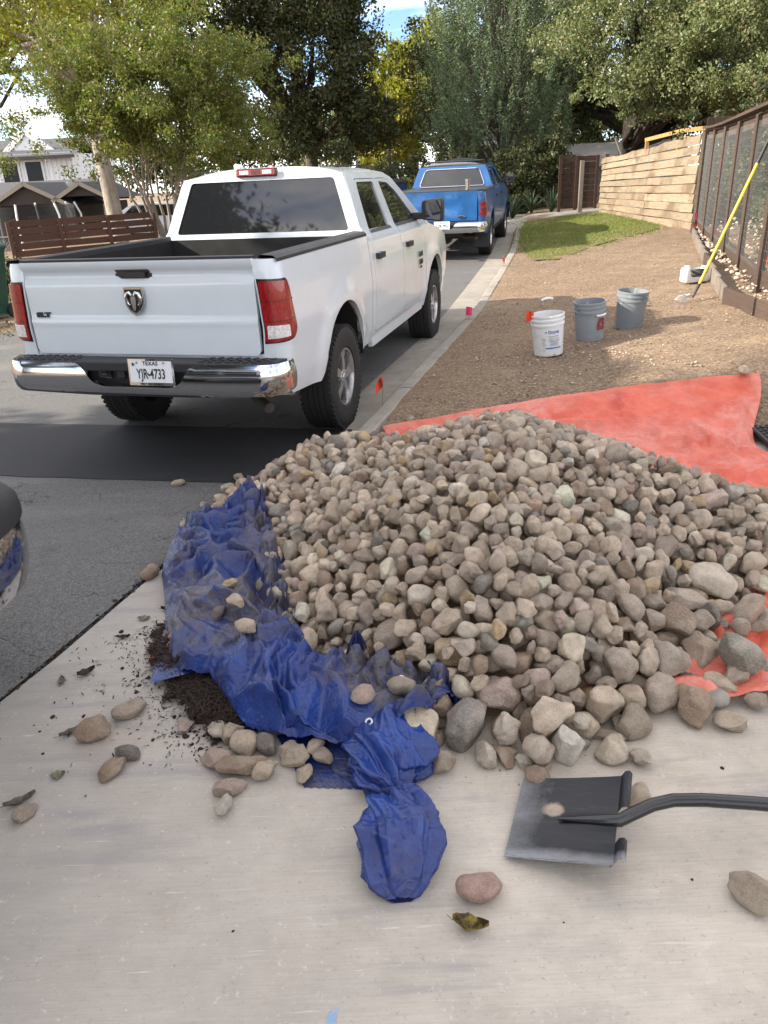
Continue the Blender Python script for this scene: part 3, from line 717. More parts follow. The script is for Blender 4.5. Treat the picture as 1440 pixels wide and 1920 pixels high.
    for sg in (-1, 1):
        sp.add([(sg*.85,-1.33,.808),(sg*.95,-1.28,.808),(sg*.985,-1.17,.808),(sg*.85,-1.17,.808),(sg*.85,-1.33,.76),(sg*.95,-1.28,.76),(sg*.985,-1.17,.76),(sg*.85,-1.17,.76)], [(0,1,2,3),(4,5,6,7),(0,1,5,4),(1,2,6,5),(2,3,7,6)])
    sp.build('corner_pad', M['black_plastic'], rbm)
    tr_ = MB()
    if not far:
        for sg in (-1, 1):
            for k in range(16):
                tr_.box((sg*(.46+k*.03), -1.28 + (.02 if k % 2 else -.02), .808), (.020, .035, .010), rz=.7 if k % 2 else -.7)
                tr_.box((sg*(.46+k*.03), -1.22 + (.02 if k % 2 else -.02), .808), (.020, .035, .010), rz=-.7 if k % 2 else .7)
        tr_.build('step_tread', M['black_plastic'], rbm)
    MB().add([(-.40,-1.31,.795),(.43,-1.31,.795),(.43,-1.20,.80),(-.40,-1.20,.80),(-.30,-1.29,.645),(.33,-1.29,.645)], [(0,1,2,3),(0,1,5,4)]).build('plate_recess', M['black_plastic'], rbm)
    MB().box((-.235, -1.312, .735), (.10, .02, .085)).box((-.235, -1.318, .74), (.06, .02, .05)).build('hitch_socket', M['black_gloss'], rbm, bevel=.01)
    MB().box((-.115, -1.312, .745), (.055, .02, .10)).build('plate_lamp', M['black_plastic'], rbm, bevel=.008)
    pxc = P.get('plate_x', .125)
    pz = .745; PM = frame_m((pxc, -1.345, pz), (1, 0, 0), (0, .10, 1))
    pl = MB().box((0, 0, 0), (.325, .172, .006)); pf = pl.build('plate_frame', M['chrome'], root, bevel=.003); pf.data.transform(PM)
    q = MB().box((0, .004, .004), (.295, .135, .004)).build('licence_plate', M['plate'], pf); q.data.transform(PM)
    if P['plate']: text('plate_state', 'TEXAS', .034, PM @ Matrix.Translation((0, .056, .0075)), M['ink'], pf, .0006, 1.1, .0006)
    if P['plate']: text('plate_number', P['plate'], .088, PM @ Matrix.Translation((0, -.012, .0075)), M['ink'], pf, .0006, .62, .0012)
    if not far and P['plate']:
        text('plate_frame_text', 'AUSTIN', .018, PM @ Matrix.Translation((0, .078, .0045)), M['ink'], pf, .0006, 1.1, .0005)
        text('plate_frame_text', 'FIRST MECHANICAL', .018, PM @ Matrix.Translation((0, -.074, .0045)), M['ink'], pf, .0006, 1.05, .0005)
        st = [(.016*cos(pi/2+k*pi/5)*(1 if k % 2 == 0 else .4), .016*sin(pi/2+k*pi/5)*(1 if k % 2 == 0 else .4)) for k in range(10)]
        q = MB().prism(st, 0, .001, lambda u, v, d: (u-.122, v+.05, .0075+d)).build('plate_star', M['ink'], pf); q.data.transform(PM)
        tx = [(-.4,.5),(-.05,.5),(-.05,.15),(.4,.05),(.5,-.25),(.15,-.6),(.0,-.35),(-.2,-.3),(-.45,-.0),(-.4,.02)]
        q = MB().prism([(a*.022, b*.022) for a, b in tx], 0, .001, lambda u, v, d: (u-.017, v-.012, .0075+d)).build('plate_map_mark', M['ink'], pf); q.data.transform(PM)
        for a in (-.095, .095):
            q = MB().lathe([(0,.006),(.006,.005),(.008,.0)], 10, c=(a, .062, .006)).build('plate_bolt', M['steel'], pf, smooth=40); q.data.transform(PM)
    # running gear
    ug = MB().box((0, 1.7, .52), (.95, 4.6, .14)).tube([(-.75, 0, .40), (.75, 0, .40)], .055, 10).tube([(.0, 0, .38), (0, .01, .38)], .15, 12)
    ug.box((0, -.9, .64), (1.3, .4, .05)); ug.build('chassis', M['rust'], root)
    MB().tube([(.35, -.3, .46), (.55, -.75, .44), (.72, -1.02, .47), (.80, -1.10, .46)], [.05, .045, .035, .035], 12).build('exhaust_pipe', M['rust'], root, smooth=40)
    MB().tube([(.30, .35, .50), (.30, -.25, .50)], .09, 14).build('silencer', M['rust'], root, smooth=40)
    for sg in (-1, 1):
        for y in (0, 3.57): wheel(root, sg*.862, y, .402*P.get('ws', 1), sg, P.get('ws', 1), rot=random.random()*3)
    if P.get('badges'):
        # shield emblem with a horned head
        EM = frame_m((-.005, -1.187, 1.165), (1, 0, 0), (0, 0, 1))
        sh = [(-.052,.072),(.052,.072),(.056,.03),(.050,-.025),(.03,-.06),(0,-.082),(-.03,-.06),(-.050,-.025),(-.056,.03)]
        e0 = MB().prism(sh, 0, .010, lambda u, v, d: (u*1.32, v*1.15, d)).build('shield_emblem', M['chrome'], tgo, bevel=.003); e0.data.transform(EM)
        e1 = MB().prism([(a*.84, b*.84+.002) for a, b in sh], .0, .004, lambda u, v, d: (u*1.32, v*1.15, d+.009)).build('emblem_field', M['black_gloss'], e0); e1.data.transform(EM)
        hd = MB().prism(rnd_poly([(-.016,.030),(.016,.030),(.018,.0),(.009,-.052),(0,-.062),(-.009,-.052),(-.018,.0)], .006), .012, .022, lambda u, v, d: (u, v, d))
        for sg in (-1, 1):
            pts = [(sg*.010,.034,.018),(sg*.024,.052,.018),(sg*.042,.044,.018),(sg*.050,.018,.018),(sg*.046,-.010,.017),(sg*.034,-.026,.016),(sg*.024,-.020,.015)]
            hd.tube(pts, [.010,.013,.013,.012,.010,.007,.003], 8)
        hd = hd.build('emblem_head', M['chrome'], e0, smooth=50); hd.data.transform(EM)
        text('trim_badge', 'SLT', .040, frame_m((-.715, -1.178, 1.075), (1, 0, 0), (0, 0, 1)), M['ink'], tgo, .003, 1.7, .003)
        fd = [c for c in root.children if c.name.startswith('front_door')]
        if len(fd) > 1:
            xo = X(2.75, 1.0)
            for tx_, zz, h_ in (('RAM', 1.055, .075), ('1500', .975, .075), ('HEMI', .925, .03)):
                text('door_badge', tx_, h_, frame_m((xo+.013, 2.76, zz), (0, 1, 0), (-.02, 0, 1)), M['ink'], fd[1], .002, 1.1, .0015)
    if P.get('oval'):
        ov = [( .07*cos(a), .028*sin(a)) for a in np.linspace(0, 2*pi, 25)[:-1]]
        q = MB().prism(ov, -1.20, -1.185, lambda u, v, d: (u+.50, d, v+.90)).build('oval_badge', M['chrome'], tgo, bevel=.003)
        q2 = MB().prism([(a*.82, b*.72) for a, b in ov], -1.204, -1.195, lambda u, v, d: (u+.50, d, v+.90)).build('badge_field', M['dark_paint'], q)
        MB().tube([(.60,-1.0,1.41),(.60,-1.0,1.60)], .045, 14).tube([(.60,-1.0,1.60),(.60,-1.0,1.63)], .055, 14).build('exhaust_stack', M['chrome'], body, smooth=40)
        for sg in (-1, 1): MB().box((sg*.84, -.47, .42), (.32, .03, .46)).build('mud_flap', M['black_plastic'], root, bevel=.02)
        MB().box((.0, -1.45, .52), (.05, .2, .05)).tube([(0,-1.52,.54),(0,-1.52,.60)], .025, 8).build('tow_ball', M['chrome'], root, smooth=40)
        MB().box((-.0,-.2,1.405), (1.66,1.86,.02)).build('bed_cover', M['black_plastic'], body, bevel=.008)
        MB().tube([(1.0,2.95,1.3),(1.02,3.0,2.45)], .004, 4).build('whip_aerial', M['black_gloss'], root)
        MB().box((0,1.7,1.955), (1.2,.9,.03)).box((.1,2.0,1.985), (.5,.3,.05)).build('roof_rack', M['black_plastic'], cab, bevel=.01)
    return root
random.seed(3)

# ------------------------------------------------------------ parked vehicles
YAW = radians(15.72)
white = pickup('pickup_truck', dict(paint='white_paint', tail='tall', plate='YJR 4733', badges=True, sill=True, fbw=.12), (-1.19, 6.05, .004), -YAW, label='white four-door pickup with chrome rear bumper parked at the kerb in front of the heap', cat='pickup truck')
BY = radians(14.5)
blue = pickup('pickup_truck', dict(paint='blue_paint', tail='round', plate='GXR 7974', far=True, oval=True, glass_trim=True, chmsl=False, glass=((.74,1.43),(.60,1.80)), glass_r=.08, roof='dark_paint'), (1.62, 17.1, float(road_z(17.1))+.004), -BY, label='older blue pickup with dented tailgate parked farther up the kerb', cat='pickup truck')
blue.rotation_euler = (radians(1.4), 0, -BY)
blue.scale = (.98, .96, .93)
# third pickup behind, only the right end of its front bumper reaches into the picture
dk_ = pickup('pickup_truck', dict(paint='dark_paint', tail='round', plate=None, chmsl=False), (0, 0, .004), -YAW, label='dark pickup at the left picture edge, only its front bumper corner in view', cat='pickup truck')
fx, fy = 1.0, 4.50
dk_.location = (-1.36 - (fx*cos(YAW) + fy*sin(YAW)), 2.52 - (-fx*sin(YAW) + fy*cos(YAW)), .004)

# ------------------------------------------------------------ fences and right-hand side
def wood(name, c1, c2, grain=(1, 14, 14), stain=None, rough=.85):
    s = MatB(name); oi = node(s.nt, 'ShaderNodeObjectInfo'); rn = oi.outputs['Random']
    off = node(s.nt, 'ShaderNodeVectorMath'); off.operation = 'ADD'; cmb = node(s.nt, 'ShaderNodeCombineXYZ'); s.l(s.math('MULTIPLY', rn, 37), cmb.inputs[0]); s.l(s.math('MULTIPLY', rn, 11), cmb.inputs[2]); s.l(s.co, off.inputs[0]); s.l(cmb.outputs[0], off.inputs[1])
    g = s.noise(2.2, 6, .7, co=s.map(grain, src=off.outputs[0]), dist=.6); b = s.noise(1.1, 4, .6, co=off.outputs[0])
    col = s.mix(s.rng(g, .35, .68), c1, c2); col = s.mix(s.rng(rn, 0, 1, 0, .45), col, tuple(x*.72 for x in c1))
    if stain: col = s.mix(s.rng(b, .50, .64, 0, .75), col, stain)
    return s.set(col, rough, 0, .25, s.bump(g, .5, .006))
M['board'] = wood('weathered_board', (.20,.150,.098), (.36,.295,.21), (1.5, 1.5, 26), (.12,.078,.048))
M['brown_wood'] = wood('brown_stained_wood', (.066,.045,.035), (.105,.072,.056), (2, 2, 20))
M['red_wood'] = wood('red_brown_wood', (.075,.038,.027), (.12,.062,.042), (2, 20, 20))
M['yellow_wood'] = wood('new_timber', (.34,.20,.07), (.46,.29,.11), (12, 12, 2))
M['dark_wood'] = wood('dark_wood', (.035,.020,.014), (.065,.036,.025), (2, 2, 20))
M['grey_wood'] = wood('grey_wood', (.16,.135,.11), (.26,.225,.19), (14, 14, 2))
M['wire_mesh'] = plain('galvanised_mesh', (.17,.18,.175), .5, .5, var=.1)
def gp(x, y): return Vector((x, y, gz(x, y)))
# leaning fence of wide weathered boards
A, B = Vector((6.74, 23.55, 0)), Vector((6.97, 17.25, 0))
za, zb = gz(A.x, A.y), gz(B.x, B.y); Ht, Hb = 1.43, 1.86
fb_ = empty('board_fence', (A.x, A.y, za), label='tall fence of wide weathered tan boards with wavy gaps behind the lawn', cat='fence')
dirn = (B - A); LN = dirn.length; dirn.normalize(); nrm = Vector((-dirn.y, dirn.x, 0))
if nrm.x > 0: nrm = -nrm
random.seed(12); ROWS = 10; seams = [2.35, 4.3]
def fpt(s_, t):
    """s along 0..LN, t height 0..1"""
    z0 = za + (zb-za)*s_/LN - .05; hh = Ht + (Hb-Ht)*s_/LN + .05; p = A + dirn*s_; return Vector((p.x, p.y, z0 + hh*t))
for rrow in range(ROWS):
    cuts = [0.0] + ([3.55 + random.uniform(-.05, .05)] if rrow % 1 == 0 else []) + [LN]
    ph = random.uniform(0, 6)
    for i in range(len(cuts)-1):
        s0, s1 = cuts[i] + .004, cuts[i+1] - .004; k = 12; V = []; F = []; off = random.uniform(0, .018)
        dz0, dz1 = random.uniform(-.006, .006), random.uniform(-.006, .006); kk = random.uniform(.6, 1.4)
        for j in range(k+1):
            s_ = s0 + (s1-s0)*j/k
            lo = rrow/ROWS + .003 + .003*sin(s_*1.9*kk + ph) + dz0*.3; hi = (rrow+1)/ROWS - .0075 + .004*sin(s_*1.5*kk + ph + 1.3) + dz1*.3
            if rrow == ROWS-1: hi += .012*sin(s_*3.1) + .006*sin(s_*9)
            for tt, d in ((lo, 0), (hi, 0), (hi, .028), (lo, .028)):
                p = fpt(s_, tt) + nrm*(off + .012*sin(s_*1.1+ph) - d + (.02 if tt == lo else 0)); V.append(p - Vector(fb_.location))
        for j in range(k):
            for q in range(4): F.append((j*4+q, j*4+(q+1) % 4, (j+1)*4+(q+1) % 4, (j+1)*4+q))
        F += [(0,1,2,3), tuple(range(len(V)-4, len(V)))[::-1]]
        MB().add(V, F).build('board', M['board'], fb_)
for s_ in (.05, 3.5, LN-.05):
    p = fpt(s_, .5) - nrm*.10; MB().box(p - Vector(fb_.location), (.09, .09, 1.7)).build('post', M['brown_wood'], fb_)
for s_, t in ((1.3, .16),):
    p = fpt(s_, 1) - nrm*.08 - Vector(fb_.location); MB().beam(p + Vector((.1,-.0,-.2)), p + Vector((-.12,.25,.42)), .09, .02).build('prop_board', M['grey_wood'], fb_)
# brown framed wire fence
MF = [Vector((6.99, 17.05, 0)), Vector((4.20, 8.15, 0)), Vector((4.3, 4.6, 0))]
mf = empty('wire_mesh_fence', (MF[0].x, MF[0].y, 0), label='brown timber fence with welded wire panels along the right side of the dirt', cat='fence')
def mfp(s_):
    l1 = (MF[1]-MF[0]).length
    if s_ <= l1: p = MF[0].lerp(MF[1], s_/l1)
    else: p = MF[1].lerp(MF[2], (s_-l1)/(MF[2]-MF[1]).length)
    return Vector((p.x, p.y, gz(p.x, p.y)))
LM = (MF[1]-MF[0]).length + (MF[2]-MF[1]).length; O_ = Vector((MF[0].x, MF[0].y, 0))
FH = 1.93; pitch = 1.72; posts = [.06 + i*pitch for i in range(8) if .06 + i*pitch < LM]
for i, s_ in enumerate(posts):
    p = mfp(s_) - O_; big = (i == 0)
    MB().box(p + Vector((0, 0, .93)), (.13 if big else .07, .13 if big else .07, 1.95)).build('post', M['brown_wood'], mf, bevel=.004)
wires = MB()
for i in range(len(posts)-1):
    a, b = mfp(posts[i]) - O_, mfp(posts[i+1]) - O_; d = (b-a).normalized(); n_ = Vector((d.y, -d.x, 0)).normalized()
    up = Vector((0, 0, 1))
    MB().beam(a + d*.03 + up*(FH+.035), b - d*.0 + up*(FH+.035), .16, .04).build('cap_rail', M['brown_wood'], mf, bevel=.004)
    MB().beam(a + d*.03 + up*(FH-.09) + n_*-.045, b - d*.0 + up*(FH-.09) + n_*-.045, .03, .15).build('top_rail', M['brown_wood'], mf, bevel=.003)
    MB().beam(a + up*.13 - n_*.03, b + up*.13 - n_*.03, .04, .19).build('kick_board', M['brown_wood'], mf, bevel=.003)
    pn = MB(); L_ = (b-a).length; nv = int(L_/.051)
    for k in range(1, nv+1):
        p = a + (b-a)*(k/(nv+1)); pn.tube([p + up*.2, p + up*(FH-.1)], .0010, 3, cap=False)
    for k in range(16):
        z = .24 + k*.1015 + .004*sin(k*2.3+i); pts = [a + (b-a)*t + up*(z + .006*sin(t*6+k)) for t in np.linspace(.01, .99, 4)]; pn.tube(pts, .0018, 3, cap=False)
    pn.build('wire_panel', M['wire_mesh'], mf)
# low retaining boards in front, gap filled with rocks
rt = empty('edging_boards', (6.8, 16.9, 0), label='low brown timber edging in short boards at the foot of the wire fence', cat='edging')
O2 = Vector((6.8, 16.9, 0)); s_ = .25
while s_ < LM - .3:
    a, b = mfp(s_), mfp(min(LM, s_+.88)); d = (b-a).normalized(); n_ = Vector((d.y, -d.x, 0)).normalized()
    if n_.x > 0: n_ = -n_
    oo = n_*(.10 + min(.32, .035*s_))
    a = a + oo; b = b + oo; a.z = gz(a.x, a.y) + .04 + random.uniform(-.006,.006); b.z = gz(b.x, b.y) + .04
    MB().beam(a - O2 + d*.006, b - O2 - d*.006, .035, .22).build('board', M['brown_wood'] if random.random() < .4 else M['grey_wood'], rt, bevel=.003)
    s_ += .88
random.seed(5); P = []; Z = []
for k in range(1000):
    s_ = random.uniform(.3, LM); p = mfp(s_); a = mfp(max(0, s_-.1)); d = (p-a).normalized() if s_ > .11 else Vector((0,-1,0)); n_ = Vector((d.y, -d.x, 0)).normalized()
    if n_.x > 0: n_ = -n_
    if k < 240: q = p + n_*random.uniform(.0, .05 + .02*s_); zz = gz(q.x, q.y) + .10
    else:
        lat = random.uniform(.05, 2.2); q = p - n_*lat; zz = gz(q.x, q.y) + .12 + .10*exp(-((lat-.8)/.6)**2)
    P.append((q.x, q.y, zz)); Z.append(random.uniform(.015, .038))
M['pale_rock'] = M['pebble']
scatter_lumps('edging_rubble', np.array(P), np.array(Z), M['pale_rock'], flat=.7, sub=1, kind='stuff', label='pale rubble rocks filling the bed behind the low edging boards', cat='rocks')
# brown picket fence behind the corner
pk = empty('picket_fence', (7.2, 17.6, 0), label='dark brown notched picket fence behind the corner of the wire fence', cat='fence')
for k in range(16):
    x = .0 + k*.155; z = gz(7.2, 17.6)
    MB().prism([(x, z), (x+.145, z), (x+.145, z+2.13), (x+.11, z+2.17), (x+.035, z+2.17), (x, z+2.13)], 0, .02, lambda u, v, d: (u*.98, u*.12 + d, v)).build('picket', M['brown_wood'], pk)
# timber deck rail beyond the board fence
dk = empty('deck_rail', (7.5, 21.2, 0), label='new yellow timber handrail frame rising behind the board fence', cat='handrail')
z0 = 2.45
rails = [((-.15,.5,1.95),(-.15,.5,z0-.02)), ((.35,-.4,1.95),(.35,-.4,z0+.12)), ((.75,-2.0,2.0),(.75,-2.0,z0+.15)), ((.20,-2.9,2.0),(.20,-2.9,z0+.02)),
         ((-.18,.55,z0),(.38,-.42,z0+.14)), ((.38,-.42,z0+.14),(.25,-3.0,z0+.10)), ((.35,-.4,z0-.04),(1.5,-1.4,z0+.02)), ((-.15,.5,z0-.28),(.35,-.4,z0-.16)), ((.6,-1.2,z0-.05),(.25,-3.0,z0+.04))]
for i, (a, b) in enumerate(rails): MB().beam(a, b, .09 if i < 4 else .06, .06 if i < 4 else .09, up=(0, 1, 0) if i < 4 else (0, 0, 1)).build('post' if i < 4 else 'rail', M['yellow_wood'], dk, bevel=.004)
# dark slatted gate left of the board fence with a pale post
dg_ = empty('dark_board_fence', (6.05, 24.9, 0), label='dark brown board fence in shade left of the pale board fence', cat='fence')
for k in range(9): MB().box((.35, .0, .80 + k*.165), (1.15, .025, .150)).build('board', M['dark_wood'], dg_)
for x in (-.2, .3, .92): MB().box((x, -.03, 1.40), (.09, .06, 1.6)).build('post', M['dark_wood'], dg_)
po = MB().box((0, 0, .75), (.11, .11, 1.45)); tp = po.build('fence_post', M['grey_wood'], bevel=.006, label='pale grey timber post standing alone before the dark board fence', cat='post'); tp.location = (6.25, 23.9, gz(6.25, 23.9) - .05)
# things seen dimly under the oaks
def shed(name, loc, size, wallm, roofm, rz=0, **kw):
    e = empty(name, loc, rz, **kw); X_, Y_, H_ = size
    n = int(X_/.3)
    MB().box((0, Y_/2, H_/2), (X_, Y_, H_)).build('wall', wallm, e)
    for k in range(n+1): MB().box((-X_/2 + k*X_/n, -.012, H_/2), (.03, .02, H_)).build('batten', wallm, e)
    MB().prism([(-.35, H_), (Y_+.35, H_), (Y_/2, H_+Y_*.22)], -X_/2-.3, X_/2+.3, lambda u, v, d: (d, u, v)).build('roof', roofm, e)
    return e
M['roofing'] = None
s = MatB('grey_shingles'); rw = s.noise(30, 3); M['shingle'] = s.set(s.mix(s.rng(rw, .35, .65), (.055,.055,.058), (.14,.14,.145)), .95, 0, .2, s.bump(rw, .5, .01))
M['pale_wall'] = plain('pale_wall', (.30,.285,.26), .8, var=.12, scale=3)
M['white_wall'] = plain('white_siding', (.80,.81,.83), .6, var=.03, scale=4)
M['tan_wall'] = plain('brown_siding', (.05,.04,.033), .8, var=.2, scale=6)
shed('garden_house', (9.3, 31.5, .4), (5.5, 4, 1.5), M['pale_wall'], M['pale_wall'], rz=-.15, label='pale low building glimpsed under the live oak behind the board fence', cat='house')
shed('far_white_shed', (.3, 62, .7), (2.4, 3, 3.4), M['white_wall'], M['shingle'], label='small white house far behind the dark trees above the white truck', cat='house')
shed('far_grey_house', (10.2, 56, .6), (7, 5, 3.0), M['pale_wall'], M['shingle'], label='grey house far behind the shrubs right of the blue truck', cat='house')
# shrub bed edge, slatted fence left side ----------------------------------------
sf = empty('slatted_fence', (-9.35, 20.3, 0), label='low red-brown horizontal slat fence left of the white truck', cat='fence')
A2, B2 = Vector((-9.1, 20.2, 0)), Vector((-6.0, 22.3, 0)); O3 = Vector((-9.35, 20.3, 0)); d = (B2-A2).normalized(); n_ = Vector((d.y, -d.x, 0)); LF = (B2-A2).length
zt = 1.25; zbm = -.25
for rI in range(8):
    z = zt - .085 - rI*.178
    for q in range(3):
        a = A2 + d*(LF*q/3 + .006); b = A2 + d*(LF*(q+1)/3 - .006); sag = random.uniform(-.008, .008)
        a.z = z + sag; b.z = z + random.uniform(-.008, .008) + .02
        MB().beam(a - O3, b - O3, .022, .150).build('slat', M['red_wood'], sf)
for k in range(4):
    p = A2 + d*(LF*k/3) + n_*.03; MB().box(Vector((p.x, p.y, (zt+zbm)/2 - .05)) - O3, (.09, .09, zt-zbm+.05), rz=atan2(d.y, d.x)).build('post', M['red_wood'], sf, bevel=.004)
rt2 = A2 + n_*.02 + d*(-.5); 
for k in range(5): MB().beam(A2 + Vector((-.02,0,zt-.1-k*.18)) - O3, A2 + Vector((-.75,2.2,zt-.1-k*.18)) - O3, .022, .15).build('slat', M['red_wood'], sf)
# chain link
cl = empty('chain_link_fence', (-13.5, 21.4, 0), label='grey chain link fence at the left picture edge before the bungalow', cat='fence')
m = MB(); x0_, x1_, zb_, zt_ = 0, 4.0, -.45, .82
x = x0_ - 1.2
while x < x1_:
    for sg in (1, -1):
        a = (x, 0, zb_) if sg > 0 else (x, .004, zt_); b = (x+zt_-zb_, 0, zt_) if sg > 0 else (x+zt_-zb_, .004, zb_)
        if a[0] >= x0_ - .2 and b[0] <= x1_ + .2: m.tube([a, b], .0035, 3, cap=False)
    x += .085
m.build('link_mesh', M['wire_mesh'], cl)
MB().tube([(x0_,0,zt_),(x1_,0,zt_)], .022, 8).build('top_rail', M['wire_mesh'], cl, smooth=40)
for x in (0, 2.0, 4.0): MB().tube([(x,.03,zb_-.2),(x,.03,zt_+.05)], .028, 8).build('post', M['wire_mesh'], cl, smooth=40)

# ------------------------------------------------------------ houses on the left
M['win_dark'] = plain('dark_window', (.015,.018,.020), .35, var=.3, spec=.25)
M['trim_w'] = plain('white_trim', (.72,.73,.75), .5, var=.02)
M['trim_t'] = plain('tan_trim', (.20,.175,.145), .7, var=.06)
wh = empty('white_house', (-27, 50, -1.5), -.02, label='tall white board-and-batten house with grey roof far left behind the trees', cat='house')
MB().box((3.6, 4, 2.75), (11.4, 8, 5.7)).build('wall', M['white_wall'], wh)
for k in range(39): MB().box((-2.0 + k*.295, -.02, 2.75), (.05, .04, 5.7)).build('batten', M['white_wall'], wh)
MB().add([(-2.6,-.55,5.45),(9.7,-.55,5.45),(9.7,4,6.6),(-2.6,4,6.6),(-2.6,-.55,5.33),(9.7,-.55,5.33),(9.7,8.5,5.5),(-2.6,8.5,5.5)], [(0,1,2,3),(0,1,5,4),(3,2,6,7)]).build('roof', M['shingle'], wh)
MB().box((3.5,-.56,5.36), (12.4,.06,.16)).build('gutter', M['black_plastic'], wh)
gd = MB().prism([(4.9,5.6),(7.9,5.6),(6.4,6.75)], 1.2, 1.0, lambda u, v, d: (u, d, v)).build('dormer_gable', M['white_wall'], wh)
MB().beam((4.7,.95,5.55), (6.4,.95,6.85), .3, .12, up=(0,-1,0)).build('barge_board', M['trim_w'], wh); MB().beam((8.1,.95,5.55), (6.4,.95,6.85), .3, .12, up=(0,-1,0)).build('barge_board', M['trim_w'], wh)
for x, z in ((2.6, 4.6), (5.5, 4.58), (6.95, 4.62)):
    wn = MB().box((x,-.05,z), (1.20,.08,1.30)).build('window_frame', M['trim_w'], wh); MB().box((x,-.10,z), (.94,.02,1.06)).build('pane', M['win_dark'], wn)
bg_ = empty('brown_bungalow', (-20.5, 37, -1.3), -.03, label='low dark brown bungalow with two small shingled gables at far left', cat='house')
MB().box((2.2, 3.6, 1.35), (10.4, 6, 2.7)).build('wall', M['tan_wall'], bg_)
MB().add([(-3.2,-.2,2.75),(7.5,-.2,2.75),(7.5,3.4,3.75),(-3.2,3.4,3.75),(-3.2,-.2,2.62),(7.5,-.2,2.62),(-3.2,7,2.75),(7.5,7,2.75)], [(0,1,2,3),(0,1,5,4),(3,2,7,6)]).build('roof', M['shingle'], bg_)
for gx, gw_, gz_ in ((5.7, 1.75, 2.75), (8.1, 1.05, 3.0)):
    g0 = MB().prism([(gx-gw_, gz_), (gx+gw_, gz_), (gx, gz_+gw_*.46)], -1.3, 2.6, lambda u, v, d: (u, d, v)).build('gable', M['tan_wall'], bg_)
    for sg in (-1, 1):
        MB().add([(gx+sg*(gw_+.25), -1.5, gz_-.12), (gx, -1.5, gz_+gw_*.46+.09), (gx, 3, gz_+gw_*.46+.09), (gx+sg*(gw_+.25), 3, gz_-.12)], [(0,1,2,3)]).build('gable_roof', M['shingle'], g0)
        MB().beam((gx+sg*(gw_+.25), -1.5, gz_-.17), (gx, -1.5, gz_+gw_*.46+.03), .05, .16, up=(0,0,1)).build('barge_board', M['trim_t'], g0)
for x in (2.2, 4.0, 7.3, 9.0): MB().box((x, -1.2, 1.3), (.16, .16, 2.7)).build('porch_post', M['trim_t'], bg_)
for x, w_ in ((2.9, .9), (5.2, 1.0)):
    f_ = MB().box((x, .55, 1.25), (w_, .08, 2.0)).build('door_frame', M['trim_t'], bg_); MB().box((x, .49, 1.25), (w_*.8, .02, 1.8)).build('pane', M['win_dark'], f_)
# trampoline with safety net
tr = empty('trampoline', (-13.3, 31.5, -.9), label='round trampoline with black safety net and curved white poles before the bungalow', cat='trampoline')
s = MatB('net_fabric'); t_ = node(s.nt, 'ShaderNodeBsdfTransparent'); mxs = node(s.nt, 'ShaderNodeMixShader'); mxs.inputs[0].default_value = .55
s.set((.02,.02,.022), .8); s.l(t_.outputs[0], mxs.inputs[1]); s.l(s.b.outputs[0], mxs.inputs[2]); s.l(mxs.outputs[0], s.nt.nodes['Material Output'].inputs['Surface']); M['net'] = s.m
MB().lathe([(1.75,.75),(1.75,2.35)], 40).build('safety_net', M['net'], tr, smooth=60)
MB().lathe([(0,.72),(1.55,.72)], 40).build('jump_mat', M['black_plastic'], tr)
MB().lathe([(1.50,.76),(1.85,.76),(1.85,.70),(1.50,.70)], 40).build('edge_pad', M['blue_paint'], tr)
for k in range(8):
    a = k*pi/4 + .2; c, s2 = cos(a), sin(a)
    MB().tube([(1.95*c,1.95*s2,0),(1.98*c,1.98*s2,1.2),(1.95*c,1.95*s2,2.0),(1.78*c,1.78*s2,2.42)], .04, 8).build('pole', M['trim_w'], tr, smooth=40)
# parked car roof beyond the slat fence
pc = empty('parked_car', (-8.6, 33, -.1), .25, label='pale parked car half hidden behind the slat fence by the tree trunk', cat='car')
MB().prism(rnd_poly([(-2.2,.35),(2.2,.35),(2.25,.8),(1.3,.92),(.75,1.42),(-1.0,1.45),(-1.8,.95),(-2.25,.9)], .15), -.85, .85, lambda u, v, d: (u, d*(1-.12*max(0,v-.9)/.5), v)).build('body', M['white_paint'], pc, bevel=.04, smooth=40)
MB().prism(rnd_poly([(-1.5,.97),(1.1,.97),(.68,1.36),(-.95,1.38)], .08), -.80, -.86, lambda u, v, d: (u, d*(1-.12*max(0,v-.9)/.5)+(-.012), v)).build('side_window', M['tint'], pc)
for x in (-1.4, 1.4):
    for y in (-.8, .8): wheel(pc, x, y, .33, 1, .8).rotation_euler = (0, 0, -pi/2 if y < 0 else pi/2)
# green wheelie bin at the left edge
gb = empty('wheelie_bin', (-5.95, 11.75, gz(-5.95, 11.75)), -.5, label='dark green wheelie bin with arched lid left of the white truck', cat='bin')
M['bin_green'] = plain('bin_green', (.012,.05,.026), .5, var=.15)
V = []; F = []
for z, wx, wy in ((0.06,.24,.26),(.5,.28,.31),(.98,.32,.37),(1.02,.34,.39)):
    V += [(-wx,-wy,z),(wx,-wy,z),(wx,wy,z),(-wx,wy,z)]
for i in range(3):
    for j in range(4): F.append((i*4+j, i*4+(j+1)%4, (i+1)*4+(j+1)%4, (i+1)*4+j))
F.append((0,1,2,3)); MB().add(V, F).build('body', M['bin_green'], gb, bevel=.02, smooth=40)
lid = MB()
pts = [(-.35, 1.02), (-.34, 1.06), (-.2, 1.12), (0, 1.14), (.2, 1.12), (.34, 1.06), (.35, 1.02)]
lid.prism(pts, -.42, .40, lambda u, v, d: (u, d, v)); lid.build('lid', M['bin_green'], gb, bevel=.01, smooth=40)
for sg in (-1, 1): MB().lathe([(0,-.03),(.11,-.03),(.11,.03),(0,.03)], 20, 'X', c=(sg*.27, .33, .11)).build('wheel', M['rubber'], gb, smooth=40)
